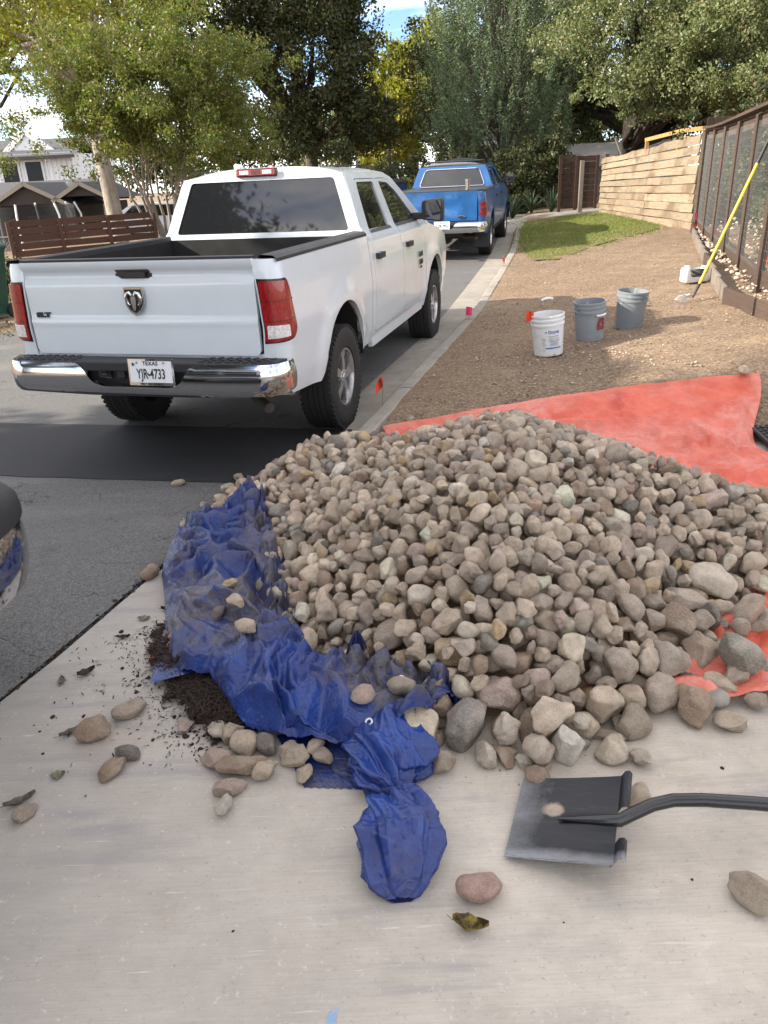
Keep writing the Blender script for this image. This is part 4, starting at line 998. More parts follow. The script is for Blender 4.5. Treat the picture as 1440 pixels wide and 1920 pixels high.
MB().tube([(-.2,.43,1.0),(.2,.43,1.0)], .015, 8).build('handle', M['bin_green'], gb, smooth=40)
# blue recycling bin beyond the blue truck
bb = empty('blue_bin', (.95, 27.5, gz(.95, 27.5)), .1, label='dark blue wheelie bin with black lid left of the blue truck', cat='bin')
M['bin_blue'] = plain('bin_blue', (.012,.035,.09), .5, var=.15)
MB().add([(a, b, c*1.1) for a, b, c in V], F).build('body', M['bin_blue'], bb, bevel=.02, smooth=40)
MB().prism([(a, b*1.1) for a, b in pts], -.42, .40, lambda u, v, d: (u, d, v)).build('lid', M['black_plastic'], bb, bevel=.01, smooth=40)
# utility pole
up_ = empty('utility_pole', (1.05, 40, .7), label='brown utility pole standing before the yellow-green tree', cat='pole')
MB().tube([(0,0,0),(0,0,4.6)], [.11,.085], 10).build('shaft', M['brown_wood'], up_, smooth=40); MB().tube([(0,0,4.3),(.0,0,4.9)], .03, 8).build('conduit', M['wire_mesh'], up_, smooth=40)

# ------------------------------------------------------------ trees and shrubs
s = MatB('grey_bark'); g = s.noise(3, 6, .7, co=s.map((8, 8, 1.2))); M['bark'] = s.set(s.mix(s.rng(g, .35, .65), (.055,.045,.036), (.14,.12,.10)), .95, 0, .2, s.bump(g, .9, .03))
s = MatB('dark_bark'); g = s.noise(3, 6, .7, co=s.map((8, 8, 1.2))); M['bark_dark'] = s.set(s.mix(s.rng(g, .35, .65), (.022,.018,.015), (.06,.05,.042)), .95, 0, .2, s.bump(g, .9, .03))
s = MatB('pale_bark'); g = s.noise(2.5, 6, .7, co=s.map((6, 6, 1.5))); M['bark_pale'] = s.set(s.mix(s.rng(g, .35, .65), (.17,.14,.11), (.36,.32,.27)), .9, 0, .2, s.bump(g, .6, .02))
M['leaf_myrtle'] = leafmat('myrtle_leaves', [(.07,.10,.022),(.13,.17,.035),(.20,.23,.05),(.12,.15,.035),(.22,.18,.055),(.16,.11,.06)], .45, .42)
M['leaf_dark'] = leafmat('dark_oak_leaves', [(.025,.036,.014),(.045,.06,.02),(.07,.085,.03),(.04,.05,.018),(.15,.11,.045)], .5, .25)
M['leaf_yellow'] = leafmat('yellowing_leaves', [(.14,.17,.03),(.26,.27,.04),(.38,.34,.055),(.18,.20,.04),(.42,.32,.07)], .5, .42)
M['leaf_feather'] = leafmat('feathery_leaves', [(.06,.10,.055),(.13,.18,.10),(.20,.255,.15),(.10,.14,.075)], .5, .3)
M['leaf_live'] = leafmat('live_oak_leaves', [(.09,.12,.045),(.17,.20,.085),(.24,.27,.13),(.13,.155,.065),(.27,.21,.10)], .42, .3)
M['leaf_olive'] = leafmat('olive_shrub_leaves', [(.05,.06,.03),(.10,.11,.06),(.14,.14,.08)], .5, .3)
M['leaf_blade'] = leafmat('sword_leaves', [(.02,.035,.018),(.045,.07,.04),(.07,.095,.06)], .45, .15)
r = np.random.RandomState(21)
def leaves(P, size, up=.35, aspect=.5, nrm=None):
    """diamond leaves folded along the midrib, at points P"""
    n = len(P); d = r.normal(size=(n, 3)); d[:, 2] -= up*.5; d /= np.linalg.norm(d, axis=1)[:, None]
    t = r.normal(size=(n, 3)); t[:, 2] *= .5; sd_ = np.cross(d, t); sd_ /= np.linalg.norm(sd_, axis=1)[:, None] + 1e-9
    L_ = size * r.uniform(.6, 1.35, n)[:, None]
    V = np.stack([P - d*L_*.5, P + sd_*L_*aspect*.5, P + d*L_*.5, P - sd_*L_*aspect*.5], 1).reshape(-1, 3)
    return V, np.arange(4*n).reshape(-1, 4)
def clumps(n, fn, rad, per, flat=.7, hollow=.5):
    out = []
    for i in range(n):
        c = np.array(fn(i)); R_ = rad * r.uniform(.55, 1.3); k = int(per * r.uniform(.5, 1.4))
        d = r.normal(size=(k, 3)); d /= np.linalg.norm(d, axis=1)[:, None]; q = R_ * (hollow + (1-hollow)*r.rand(k, 1)) * r.uniform(.6, 1.1, (k, 1))
        out.append(c + d*q*np.array([1, 1, flat]))
    return np.concatenate(out)
def ell(c, rad, shell=.55, zmin=-.6):
    def fn(i):
        while 1:
            d = r.normal(size=3); d /= np.linalg.norm(d)
            if d[2] < zmin: continue
            # lumpy outline
            b = 1 + .16*sin(d[0]*5 + c[0]) + .13*sin(d[1]*6 + 2) + .13*sin(d[2]*7 + c[1])
            return np.array(c) + d*np.array(rad)*(shell + (1-shell)*r.rand())*b
    return fn
def limb(mb, a, b, r0, r1, bend=.12, n=6, seg=8):
    a, b = Vector(a), Vector(b); L_ = (b-a).length; o1 = Vector(r.normal(size=3))*bend*L_; pts = []
    for i in range(n+1):
        t = i/n; pts.append(a.lerp(b, t) + o1*sin(pi*t)*.5 + Vector(r.normal(size=3))*L_*.012)
    mb.tube(pts, [r0 + (r1-r0)*i/n for i in range(n+1)], seg); return pts
def tree(name, base, parts, mat, leaf, barkm, trunk_r, fork, nl=7, aspect=.5, label='', cat='tree', lean=(0, 0), group=None, trunk_vis=True):
    """parts: list of (centre, radii, clumps, clump radius, leaves per clump)"""
    e = empty(name, base, label=label, cat=cat, group=group); B = Vector(base); mb = MB()
    top = Vector((lean[0], lean[1], fork)); mb.tube([(0,0,-.3),(0,0,.15),(lean[0]*.5+.03,lean[1]*.5,fork*.5),tuple(top)], [trunk_r*1.35, trunk_r*1.08, trunk_r*.9, trunk_r*.78], 12)
    tw = MB(); PP = []
    for c, rad, n, cr, per in parts:
        cl = Vector(c) - B; fn = ell(tuple(cl), rad)
        C_ = [fn(i) for i in range(n)]
        ii = iter(C_); PP.append(clumps(n, lambda i: C_[i], cr, per))
        for k in range(nl):
            q = Vector(C_[k % n]); mid = top.lerp(cl, .45) + Vector(r.normal(size=3))*.25
            limb(mb, top - Vector((0,0,.2)), mid, trunk_r*.55, trunk_r*.3, .1); limb(mb, mid, q, trunk_r*.28, .02, .15)
            for j in range(3): qq = Vector(C_[r.randint(n)]); limb(tw, mid.lerp(q, .5), q.lerp(qq, .5), .025, .008, .15, 4, 4)
    mb.build('trunk', barkm, e, smooth=50); tw.build('branches', barkm, e, smooth=60)
    P = np.concatenate(PP); V, F = leaves(P, leaf, aspect=aspect)
    link('crown', npmesh('crown', V, F), mat, e); return e
# crape myrtle: fan of thin stems with small leaves
mb_c = Vector((-5.8, 22.9, .05)); e = empty('crape_myrtle', mb_c, label='broad round crape myrtle with many thin stems rising behind the slat fence', cat='tree')
st = MB(); cen = np.array([.35, -1.1, 3.95]); fn = ell(tuple(cen), (3.7, 2.3, 2.35), .30, -.95); CC = [fn(i) for i in range(720)]
for k in range(13):
    a = 2*pi*k/13 + r.normal(0, .2); t = r.uniform(.3, 1); b = (cos(a)*.16, sin(a)*.16, -.1); m_ = (cos(a)*.9*t, -.3 + sin(a)*.7*t, 1.6); q = cen + np.array([cos(a)*2.2*t, sin(a)*1.5*t, .8+1.2*(1-t)])
    limb(st, b, m_, .055, .035, .05); limb(st, m_, q, .034, .008, .08)
    for j in range(10):
        u = r.rand(); p0 = Vector(m_).lerp(Vector(q), u); c_ = min(CC[:160], key=lambda z: (Vector(z)-p0).length + r.rand()*1.4); limb(st, p0, c_, .014, .004, .12, 4, 4)
st.build('stems', M['bark_pale'], e, smooth=60)
V, F = leaves(clumps(len(CC), lambda i: CC[i], .42, 135, .8, .2), .08, aspect=.5)
link('crown', npmesh('crown', V, F), M['leaf_myrtle'], e)
# pale straight trunk left with its crown above the picture
tree('pecan_tree', (-8.3, 26.5, -.35), [((-10.2, 25.5, 6.6), (2.8, 2.5, 2.4), 150, .55, 90), ((-8.0, 29, 8.6), (4.5, 3, 2.4), 200, .7, 90)], M['leaf_yellow'], .13, M['bark_pale'], .26, 5.2, 6, label='tree with a pale straight trunk behind the slat fence and yellow-green leaves at top left', lean=(-.35, .2))
# big dark oak over the white truck
tree('dark_oak', (-2.5, 37, .3), [((-2.6, 34.8, 7.9), (3.5, 3.3, 5.1), 600, .68, 120), ((-6.1, 35, 9.4), (3.6, 3.0, 3.5), 270, .75, 110), ((-1.4, 35, 3.8), (2.9, 2.4, 2.0), 200, .6, 110)], M['leaf_dark'], .15, M['bark'], .34, 3.0, 9, label='massive dark-leaved oak rising above the white truck cab left of the sky gap')
# yellow-green tree in the middle distance
tree('yellow_green_tree', (2.6, 46, .7), [((2.3, 43, 5.6), (2.4, 2.5, 2.7), 260, .6, 100), ((3.7, 46, 8.0), (1.6, 2.0, 1.4), 80, .5, 90), ((1.4, 45, 3.4), (2.0, 2, 1.4), 110, .55, 90)], M['leaf_yellow'], .19, M['bark_pale'], .26, 4.2, 9, label='sunlit yellow-green tree in the gap between dark oak and feathery tree')
# feathery tree with upswept plumes
e = empty('feathery_tree', (5.0, 31.0, .6), label='feathery grey-green tree with upswept plumes behind the blue truck', cat='tree'); B = np.array([5.0, 31.0, .6])
tb = MB(); LP = []
for k in range(46): pass
cc = []
for k in range(430):
    h_ = r.uniform(.9, 7.4); env = 2.75 * (1 - ((h_-3.4)/4.9)**2)**.5 if abs(h_-3.4) < 4.9 else .4
    a = r.uniform(0, 2*pi); rr_ = env * r.uniform(.35, 1.0); p0 = np.array([cos(a)*rr_, sin(a)*rr_*.8, h_]); ln = r.uniform(.7, 1.5)
    out = np.array([cos(a), sin(a), 0]); dirp = out*.55 + np.array([0, 0, 1.0]) + r.normal(size=3)*.15
    n_ = int(150*ln); t = r.rand(n_); spread = (.125*(1-t) + .02)[:, None]
    core = p0 + dirp*(t*ln)[:, None] + out*((t**2)*ln*-.12)[:, None]
    LP.append(core + r.normal(size=(n_, 3))*spread); cc.append((p0, p0+dirp*ln*.8))
for p, q in cc[::2]:
    limb(tb, (0, 0, max(.4, p[2]-1.8)), p, .045, .012, .06, 4, 5); limb(tb, p, q, .012, .003, .02, 3, 4)
tb.tube([(0,0,-.2),(.05,0,3),(0,.1,6.5)], [.17,.12,.04], 10); tb.build('trunk', M['bark'], e, smooth=60)
P = np.concatenate(LP); V, F = leaves(P, .115, aspect=.22); link('crown', npmesh('crown', V, F), M['leaf_feather'], e)
# live oak above the board fence
tree('live_oak', (8.5, 28.5, .55), [((8.6, 25.4, 4.1), (1.7, 1.4, 1.0), 110, .45, 130), ((11.2, 23.5, 3.9), (2.2, 1.8, 1.0), 150, .45, 130), ((10.0, 25.6, 3.55), (2.3, 1.2, .8), 130, .42, 130), ((8.1, 26.4, 6.3), (2.4, 2.6, 2.3), 250, .55, 130), ((11.6, 25.5, 6.2), (2.9, 3.2, 2.3), 300, .6, 130), ((9.7, 24.2, 5.2), (1.7, 2.0, 1.7), 170, .5, 130), ((9.6, 27.5, 9.0), (3.6, 3.4, 2.3), 230, .7, 110), ((13.6, 22.5, 5.4), (2.4, 2.6, 2.5), 200, .55, 110)], M['leaf_live'], .095, M['bark_dark'], .24, 2.1, 4, label='spreading live oak with sunlit grey-green leaves above the board fence', lean=(.5, .2))
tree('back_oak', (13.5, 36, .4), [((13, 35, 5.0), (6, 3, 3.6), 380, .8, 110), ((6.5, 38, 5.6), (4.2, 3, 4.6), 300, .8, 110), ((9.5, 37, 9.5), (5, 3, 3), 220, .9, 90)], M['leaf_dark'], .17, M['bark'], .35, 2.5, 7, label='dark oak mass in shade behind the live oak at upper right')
# overhanging twigs, top right of the gap
tree('overhanging_tree', (8.2, 20.5, .5), [((3.9, 20.2, 6.1), (1.4, .9, .45), 46, .33, 80), ((6.8, 20.3, 6.4), (1.8, 1.1, .55), 60, .4, 80)], M['leaf_yellow'], .085, M['bark'], .0, 5.6, 3, label='thin yellow-green branches hanging in at the top edge right of the sky gap') if False else None
tree('left_backdrop_tree', (-17.5, 31, -1), [((-13.0, 30, 7.2), (3.4, 2.4, 2.2), 190, .7, 100), ((-9.5, 32, 8.0), (3.0, 2.4, 2.6), 170, .7, 100)], M['leaf_yellow'], .14, M['bark_dark'], .22, 4.5, 5, label='sunlit yellow-green tree at the top left corner above the white house')
shrub_later = [(8.2, 14.5, 1.6, 1.5), (10.0, 19.0, 2.2, 1.8), (7.0, 9.6, 1.3, 1.2)]
# low trees and shrubs in the distance
tree('far_tree', (-1.5, 58, .7), [((-1.8, 57, 4.0), (4.5, 3, 3.6), 240, .8, 90)], M['leaf_live'], .22, M['bark'], .25, 2.0, 5, label='mid-green tree far down the street behind the white truck roof')
tree('far_tree', (7.5, 60, .7), [((8.5, 59, 6.0), (7.5, 3, 5.4), 420, 1.0, 90)], M['leaf_dark'], .26, M['bark'], .3, 2.0, 5, label='dark tree far behind the feathery tree closing the street')
tree('far_tree', (-12, 52, -1), [((-9.5, 46, 4.2), (5.5, 3, 4.6), 300, .9, 90)], M['leaf_dark'], .22, M['bark'], .3, 2.0, 5, label='dark tree right of the white house behind the crape myrtle')
tree('far_tree', (10.5, 46, .5), [((10.5, 45, 3.4), (4.2, 2.2, 3.0), 230, .7, 100)], M['leaf_live'], .16, M['bark_dark'], .2, 1.6, 4, label='green tree in the gap between feathery tree and live oak')
tree('far_tree', (22, 40, .7), [((21, 39, 5.5), (6.5, 3, 5.6), 320, 1.0, 90)], M['leaf_dark'], .22, M['bark'], .3, 2.0, 5, label='dark tree at far right behind the wire fence')
def shrub(name, base, rad, n, cr, per, leaf, mat, label, aspect=.5, cat='shrub'):
    e = empty(name, base, label=label, cat=cat); fn = ell((0, 0, rad[2]*.75), rad, .4, -.8); C_ = [fn(i) for i in range(n)]
    m = MB()
    for k in range(8): limb(m, (r.normal()*.08, r.normal()*.08, -.1), C_[k], .03, .006, .1, 4, 5)
    m.build('stems', M['bark'], e, smooth=60)
    P = clumps(n, lambda i: C_[i], cr, per, .9, .2); P[:, 2] = np.maximum(P[:, 2], .0)
    V, F = leaves(P, leaf, aspect=aspect); link('foliage', npmesh('foliage', V, F), mat, e); return e
shrub('olive_bush', (1.0, 31.5, .55), (1.35, 1.0, 1.25), 150, .3, 120, .075, M['leaf_olive'], 'round grey-olive bush between the white truck and the blue truck')
shrub('light_bush', (1.3, 29.0, .55), (.65, .5, .65), 50, .22, 100, .08, M['leaf_yellow'], 'small light green bush in front of the olive bush')
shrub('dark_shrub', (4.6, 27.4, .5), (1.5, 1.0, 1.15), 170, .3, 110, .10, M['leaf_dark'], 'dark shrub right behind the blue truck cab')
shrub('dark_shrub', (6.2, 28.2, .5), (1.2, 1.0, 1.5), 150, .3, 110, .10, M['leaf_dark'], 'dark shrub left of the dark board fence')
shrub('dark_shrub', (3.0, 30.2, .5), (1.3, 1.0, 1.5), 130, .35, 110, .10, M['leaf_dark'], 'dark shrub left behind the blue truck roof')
shrub('fence_shrub', (6.9, 12.6, .5), (.75, 1.1, .80), 120, .2, 130, .035, M['leaf_olive'], 'pale green shrub showing through the wire fence panels', .35)
shrub('fence_shrub', (9.2, 17.2, .5), (1.6, 1.4, 1.3), 150, .3, 130, .07, M['leaf_live'], 'shaded shrub behind the wire fence near its corner post', .35)
shrub('hedge', (-6.35, 13.0, .1), (.65, 1.1, .6), 90, .2, 110, .05, M['leaf_dark'], 'low dark hedge at the left picture edge behind the green bin')
shrub('hedge', (-6.15, 11.0, .05), (.4, .5, .35), 40, .15, 90, .045, M['leaf_dark'], 'low dark hedge clump in front of the green bin')
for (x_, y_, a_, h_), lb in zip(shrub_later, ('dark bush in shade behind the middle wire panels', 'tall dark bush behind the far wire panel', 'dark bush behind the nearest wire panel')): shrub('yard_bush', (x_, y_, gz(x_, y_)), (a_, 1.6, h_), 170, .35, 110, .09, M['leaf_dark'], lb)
# sword-leaved plants before the shrubs
r2 = np.random.RandomState(8)
for i, (x, y, lab) in enumerate([(4.5,25.3,'left'),(5.15,25.6,'second from the left'),(5.7,25.2,'third from the left'),(4.0,26.0,'closest to the blue truck')]):
    m = MB()
    for k in range(46):
        a = r2.uniform(0, 2*pi); t = r2.uniform(.2, 1.1); L_ = r2.uniform(.5, .95); w_ = .035; pts = []
        V = []
        for q in range(5):
            u = q/4; rr_ = L_*u*sin(t*(.6+.5*u)); z = L_*u*cos(t*(.6+.5*u)); ww = w_*(1-u)**.7 + .002; c, s2 = cos(a), sin(a)
            V += [(c*rr_ - s2*ww, s2*rr_ + c*ww, z), (c*rr_ + s2*ww, s2*rr_ - c*ww, z)]
        m.add(V, [(q*2, q*2+1, q*2+3, q*2+2) for q in range(4)])
    e = empty('sword_plant', (x, y, gz(x, y)), label='spiky sword-leaved plant in the shaded bed behind the blue truck, ' + lab, cat='plant'); m.build('leaf_cluster', M['leaf_blade'], e)
# tall trees across the street to the left, outside the picture: they shade the foreground
tree('street_tree', (-15, -1.5, -.6), [((-14.5, -2.2, 8.2), (4.4, 5.0, 3.6), 420, 1.0, 100), ((-14.5, 1.2, 6.2), (3.2, 2.3, 2.6), 220, .8, 100), ((-16, -9, 7.5), (5, 5, 4.5), 380, 1.1, 100), ((-14.5, 2.9, 6.6), (2.6, 1.7, 2.0), 190, .7, 100)], M['leaf_dark'], .24, M['bark'], .4, 3.5, 7, label='large dense tree across the street, left of the picture, shading the driveway')
# fallen leaf litter along the left road edge
P = []
for k in range(900):
    y = r2.uniform(8, 18); x = float(left_x(y)) + r2.normal(0, .22) + .0; P.append((x, y, gz(x, y) + .012))
V, F = leaves(np.array(P), .05); link('leaf_litter', npmesh('leaf_litter', V, F), M['leaf_olive'], kind='stuff', label='dry leaf litter along the left edge of the road', cat='leaf litter')

# ------------------------------------------------------------ stones
STONES = [
61,2023,84,155,11,-94,186,8, 244,2046,80,-159,-4,-126,186,4, 1328,2324,95,-28,49,-22,186,3, 523,1999,137,79,11,17,150,2, 740,2102,104,-92,49,71,154,1, 375,2165,119,97,9,133,157,17,
978,2185,63,-116,23,48,154,0, 1211,2431,65,111,6,-128,162,7, -148,2379,65,60,25,97,154,5, 1065,2107,63,-133,43,-106,140,7, 839,2253,147,-67,-1,100,144,17, 1411,2814,159,-169,23,-15,170,0,
575,1942,67,104,71,72,129,1, 1142,2511,167,-29,-8,113,149,3, 1045,2322,106,30,31,-67,142,5, 828,2047,54,60,-7,20,120,6, 386,2012,83,-72,-47,-145,117,23, 472,1919,81,149,8,69,113,4,
659,2254,226,-47,-3,-137,120,2, 1529,2606,58,-57,18,-3,178,16, 2,2495,155,46,36,-132,130,12, 724,1942,34,168,12,73,104,11, 1211,2237,47,164,17,-39,114,15, 954,2516,230,129,-12,-95,122,0,
854,2161,57,35,-56,-93,123,21, 131,2593,270,6,-47,-123,133,3, 276,2550,319,-146,51,33,130,15, 1242,2724,110,-143,-11,166,168,13, 600,2238,141,-53,24,-21,144,20, -348,2593,77,25,-62,48,120,12,
159,2136,109,-38,8,97,102,21, -562,3286,118,-141,64,87,142,4, -511,2621,80,174,27,-132,119,22, 516,2161,133,22,-73,-172,139,12, 1464,2585,150,21,35,-151,116,0, 652,2034,63,49,3,-12,122,22,
239,2343,180,-168,16,35,145,5, 152,1918,37,-152,4,178,93,14, 575,2332,206,-93,56,64,124,22, 613,2150,178,109,34,-144,97,0, 408,2241,217,-27,-140,-32,99,12, 187,2252,106,-64,-36,-11,131,19,
297,1937,38,-113,-2,-66,90,19, 1251,2542,126,-28,-10,-94,112,4, 959,2303,119,57,16,29,101,11, 1558,3249,334,124,2,14,137,11, 222,2411,265,67,153,-5,99,8, 354,2414,305,103,39,-83,99,3,
413,2905,475,-56,9,56,115,6, 1230,2936,267,158,3,-127,117,8, 1633,2929,164,72,23,-165,114,6, -256,2682,168,74,49,-129,105,2, 1100,2269,39,175,13,174,96,16, -56,2294,86,54,21,167,94,12,
537,2469,358,-32,66,119,101,11, 100,2930,386,-117,-95,-121,109,2, -735,3297,53,-125,-21,-57,126,2, 507,2388,321,-149,-16,81,93,23, 1426,2709,63,-107,36,-12,121,4, 464,2252,176,95,-16,-5,97,21,
370,1943,30,6,-8,77,82,5, 726,2662,319,103,-55,-51,146,2, 1126,2765,226,-78,80,123,116,1, 1091,2496,55,30,16,8,127,4, 248,2174,141,77,54,-8,87,18, 397,2324,279,-50,135,-78,92,20,
603,2408,257,-54,-152,3,99,19, 1460,3123,300,-94,-159,104,116,0, 120,2680,321,-158,-138,94,100,6, 804,2394,222,-28,-135,-135,91,7, 367,2506,359,46,67,-161,92,16, 637,3301,517,-3,8,-44,136,16,
897,2452,183,32,36,121,108,20, -406,3125,150,-27,55,-145,117,10, -89,2612,200,29,57,-105,100,10, -489,2954,111,151,37,45,107,0, 452,1838,32,1,24,-112,75,9, 150,2462,241,86,60,-98,92,14,
1041,2474,187,-3,18,-58,91,22, 9,2772,300,-178,-83,-56,101,7, -103,2433,122,49,48,104,92,5, 673,2407,215,-38,-84,14,102,1, 1020,2827,312,87,-80,81,104,15, 266,2285,241,-33,149,-32,84,11,
1239,3212,397,-152,-31,-157,113,16, 438,2590,419,-32,95,-126,90,18, 730,2454,266,21,71,-108,97,7, 582,2440,313,164,174,-165,89,3, 1396,2628,28,152,-48,-127,96,7, 124,3030,383,-2,-61,-143,144,10,
796,2485,217,149,49,-169,129,9, 736,3362,538,27,-10,122,111,12, 917,2681,263,-56,43,-81,108,19, 65,2457,212,35,171,-145,88,19, -116,2787,236,50,-133,75,101,2, -408,2893,107,-16,-37,-52,106,1,
150,2337,126,50,36,64,108,22, 359,2278,253,-26,38,60,81,4, 817,3072,458,-53,77,-147,111,20, 905,2263,34,-148,-11,-4,108,21, 498,2052,37,-161,31,-25,135,6, 719,3869,559,118,28,123,142,19,
-169,2711,130,-89,17,124,124,6, -554,3052,96,11,-21,80,114,9, 100,2344,179,62,-19,-20,83,5, 741,2244,107,99,86,42,84,22, 41,2556,213,95,40,-132,92,22, 314,2744,407,42,-93,-172,96,19,
-246,3377,297,-33,-40,141,118,1, -560,3716,186,8,-12,-95,126,15, 3,2231,53,138,-75,12,80,22, 353,2654,412,91,-37,-159,88,12, 1314,2964,214,-142,-19,-71,126,14, 37,2422,97,-4,15,84,114,20,
709,2530,337,-147,-23,115,86,18, 1582,3351,364,112,-142,-8,122,4, 160,2407,205,-113,37,-31,82,4, 291,2331,275,-94,-155,39,81,18, 1172,3506,492,80,-160,-177,109,15, -437,2601,33,145,28,152,89,2,
273,2470,228,-154,-7,83,120,19, 1412,2531,97,-4,-48,-98,86,18, 659,2441,313,-141,142,14,81,5, 674,2711,402,-59,-14,143,95,8, -723,3152,38,6,5,-33,102,0, 56,2855,342,67,-92,155,94,8,
8,2335,49,97,1,-55,105,14, 438,2367,318,138,-41,69,78,8, 988,3069,403,170,-124,162,113,22, 730,2387,257,-3,47,-105,79,15, 552,2628,411,-112,177,160,83,5, 1538,3013,248,158,-137,54,95,10,
945,2803,348,-37,52,129,94,21, 780,2337,145,159,-144,-36,81,22, 132,2817,358,-32,-50,-52,98,3, 816,2728,337,129,-136,163,104,5, 764,2751,375,-6,-136,117,86,15, 914,3042,422,-35,0,-19,95,19,
751,2501,309,105,-46,-39,81,8, 1069,2593,200,5,179,-41,82,9, 1060,3083,344,30,-23,169,129,9, 1315,2606,108,31,74,62,111,19, -321,3015,150,-75,14,-38,142,12, 1351,3266,364,163,-141,47,96,4,
350,2373,235,-170,42,98,111,15, 855,2544,268,-85,103,-170,79,17, -371,2735,136,-70,-6,96,85,1, -86,2890,312,153,-26,-173,88,8, 467,2346,210,-17,-29,3,104,19, 481,2855,497,-158,-57,64,88,14,
1521,2920,179,54,-2,-125,90,16, 821,2398,129,95,19,-123,101,11, -550,2944,44,-134,6,-112,91,16, 1349,3142,339,42,-58,-88,98,6, -565,2801,51,-123,12,150,94,15, 318,2210,204,-105,-116,-144,71,3,
936,2608,251,38,-127,-55,87,17, -113,2623,100,66,-9,-180,103,16, 45,3072,409,172,-140,157,90,22, 1197,2856,232,-39,108,120,94,0, 567,3587,557,158,-33,74,120,3, -218,2623,128,-36,-44,15,81,9,
546,2236,223,44,-14,-73,70,19, 1216,3145,353,105,87,-82,97,22, 582,2087,116,-41,-61,-57,95,7, 1002,2642,217,-66,66,162,110,21, -227,2348,26,180,9,114,74,20, 522,2081,188,-75,8,-142,66,21,
-340,2710,73,7,16,-116,92,19, 997,2962,372,128,-153,1,88,12, 653,2122,112,-3,45,-12,67,16, 741,2795,418,-149,106,99,84,21, 1656,2858,103,169,-15,140,96,19, 487,3212,544,-12,-133,-127,91,7,
31,2361,134,64,-68,2,72,10, 522,2323,256,-77,136,-128,70,2, 450,2136,50,74,33,-144,68,3, 1707,3333,335,-4,-79,-113,94,5, 734,3246,511,91,14,-167,89,0, 262,3048,483,-171,-1,151,90,16,
604,2594,395,118,68,-171,74,15, 426,1911,30,23,25,-14,63,23, 550,2824,480,-8,-71,-74,79,22, -113,2704,210,-60,-122,92,84,7, 734,3540,542,-48,74,105,112,4, 259,2978,458,-90,-154,-93,82,19,
915,3205,442,-134,-29,-133,100,17, 440,2537,361,-50,-131,153,101,1, -125,2851,268,72,48,-118,86,12, 556,3327,555,-102,-85,49,88,2, 330,2593,374,-157,38,-28,86,21, -448,3528,205,142,-45,-152,114,23,
-417,2733,77,-15,-73,-158,79,1, -274,2648,89,-101,-3,95,79,20, 449,2147,173,37,9,-180,65,3, -823,3821,60,9,1,-168,119,3, 794,3282,502,149,-24,87,100,20, 1109,2866,270,-83,10,-2,89,1,
139,2138,35,-19,-5,-161,88,15, 1131,3001,322,-29,-175,13,82,14, 985,2691,296,-25,-86,62,75,6, 196,2633,356,43,-3,161,73,16, 403,2647,372,-97,147,37,89,13, 463,2306,255,-166,7,73,67,22,
1261,3504,490,105,20,70,91,10, 628,1991,120,-158,15,18,61,16, -617,3112,41,-10,-3,25,104,6, 1423,3449,431,25,20,158,96,0, 1332,2871,189,170,143,-174,80,3, -53,2810,272,-140,114,93,81,14,
340,2786,451,-96,-113,56,77,9, 419,3009,485,177,111,-96,116,17, 71,2247,94,63,98,77,67,5, 481,2630,409,104,-105,155,90,23, -169,2924,273,161,-85,82,83,22, 161,2200,145,-35,-170,133,65,11,
-26,2880,337,104,36,55,78,10, 1100,3169,415,-90,-153,-119,84,10, -204,2750,183,-13,-85,-53,78,16, 180,2875,406,47,11,105,84,8, 1722,3219,307,-103,41,70,88,4, 622,2823,457,-105,-94,125,75,9,
853,2391,189,-50,-59,68,71,4, -729,3642,91,62,21,-6,97,7, -150,2991,308,-28,-9,-40,80,12, 358,3045,507,99,-174,48,81,20, 979,2465,118,31,7,110,122,22, -869,4079,125,176,6,-13,105,2,
202,2469,298,-58,-157,48,69,13, 1703,3154,248,-115,-101,-5,117,22, 884,3277,485,-72,178,-102,84,10, 310,2165,167,56,-2,32,64,19, -467,3280,160,-9,-67,125,86,15, 25,2671,280,-111,-91,-172,81,3,
514,2666,449,-163,178,-37,71,18, 64,2753,335,11,81,70,73,1, 481,2441,373,138,157,141,66,4, 521,2544,353,135,175,-98,93,3, 835,2964,439,114,7,-140,83,10, 989,2320,30,173,-7,-25,89,14,
389,2287,156,152,-11,-163,89,23, 1197,3032,336,-75,88,-126,82,16, -51,3248,375,74,35,75,115,3, -468,3961,302,-39,30,173,109,10, 644,2951,479,-20,55,101,86,6, 629,2697,427,-169,-116,-140,71,12,
433,2484,386,50,-40,-57,66,9, 1314,2483,39,-146,-20,1,79,17, 1328,3028,282,-44,1,-90,78,21, -143,3134,324,-45,-180,-135,91,22, 509,2407,245,-146,72,140,82,9, -269,3584,325,-9,-166,16,98,0,
-427,3316,203,-173,70,-69,86,8, 209,3181,472,44,111,-167,92,21, 676,2288,135,-118,-15,-63,103,10, 985,3158,444,86,-3,160,79,8, 1245,3007,312,13,-172,-54,78,14, 1660,2992,217,179,-117,74,77,3,
1062,3326,473,-102,-77,-92,84,13, 595,2508,359,-13,2,-167,72,1, -336,3254,230,83,-15,-71,90,13, 415,3159,526,-62,-63,129,79,23, -471,2696,42,5,-3,-56,91,2, 909,2345,153,-160,-25,98,68,23,
635,2365,285,43,146,65,63,14, 856,2448,249,-94,-118,-66,65,15, 1328,2806,85,82,9,-62,117,0, -277,2903,197,29,-86,19,80,9, 1542,3141,276,-127,6,-161,80,11, 300,2453,325,116,92,-177,75,19,
962,2418,185,-33,33,-98,65,7, 1183,2987,299,-5,-79,-124,75,8, 761,3139,472,163,33,-62,91,11, 338,3122,509,-138,-45,18,87,2, 123,2519,263,64,63,24,67,14, -186,3337,338,162,60,-76,92,4,
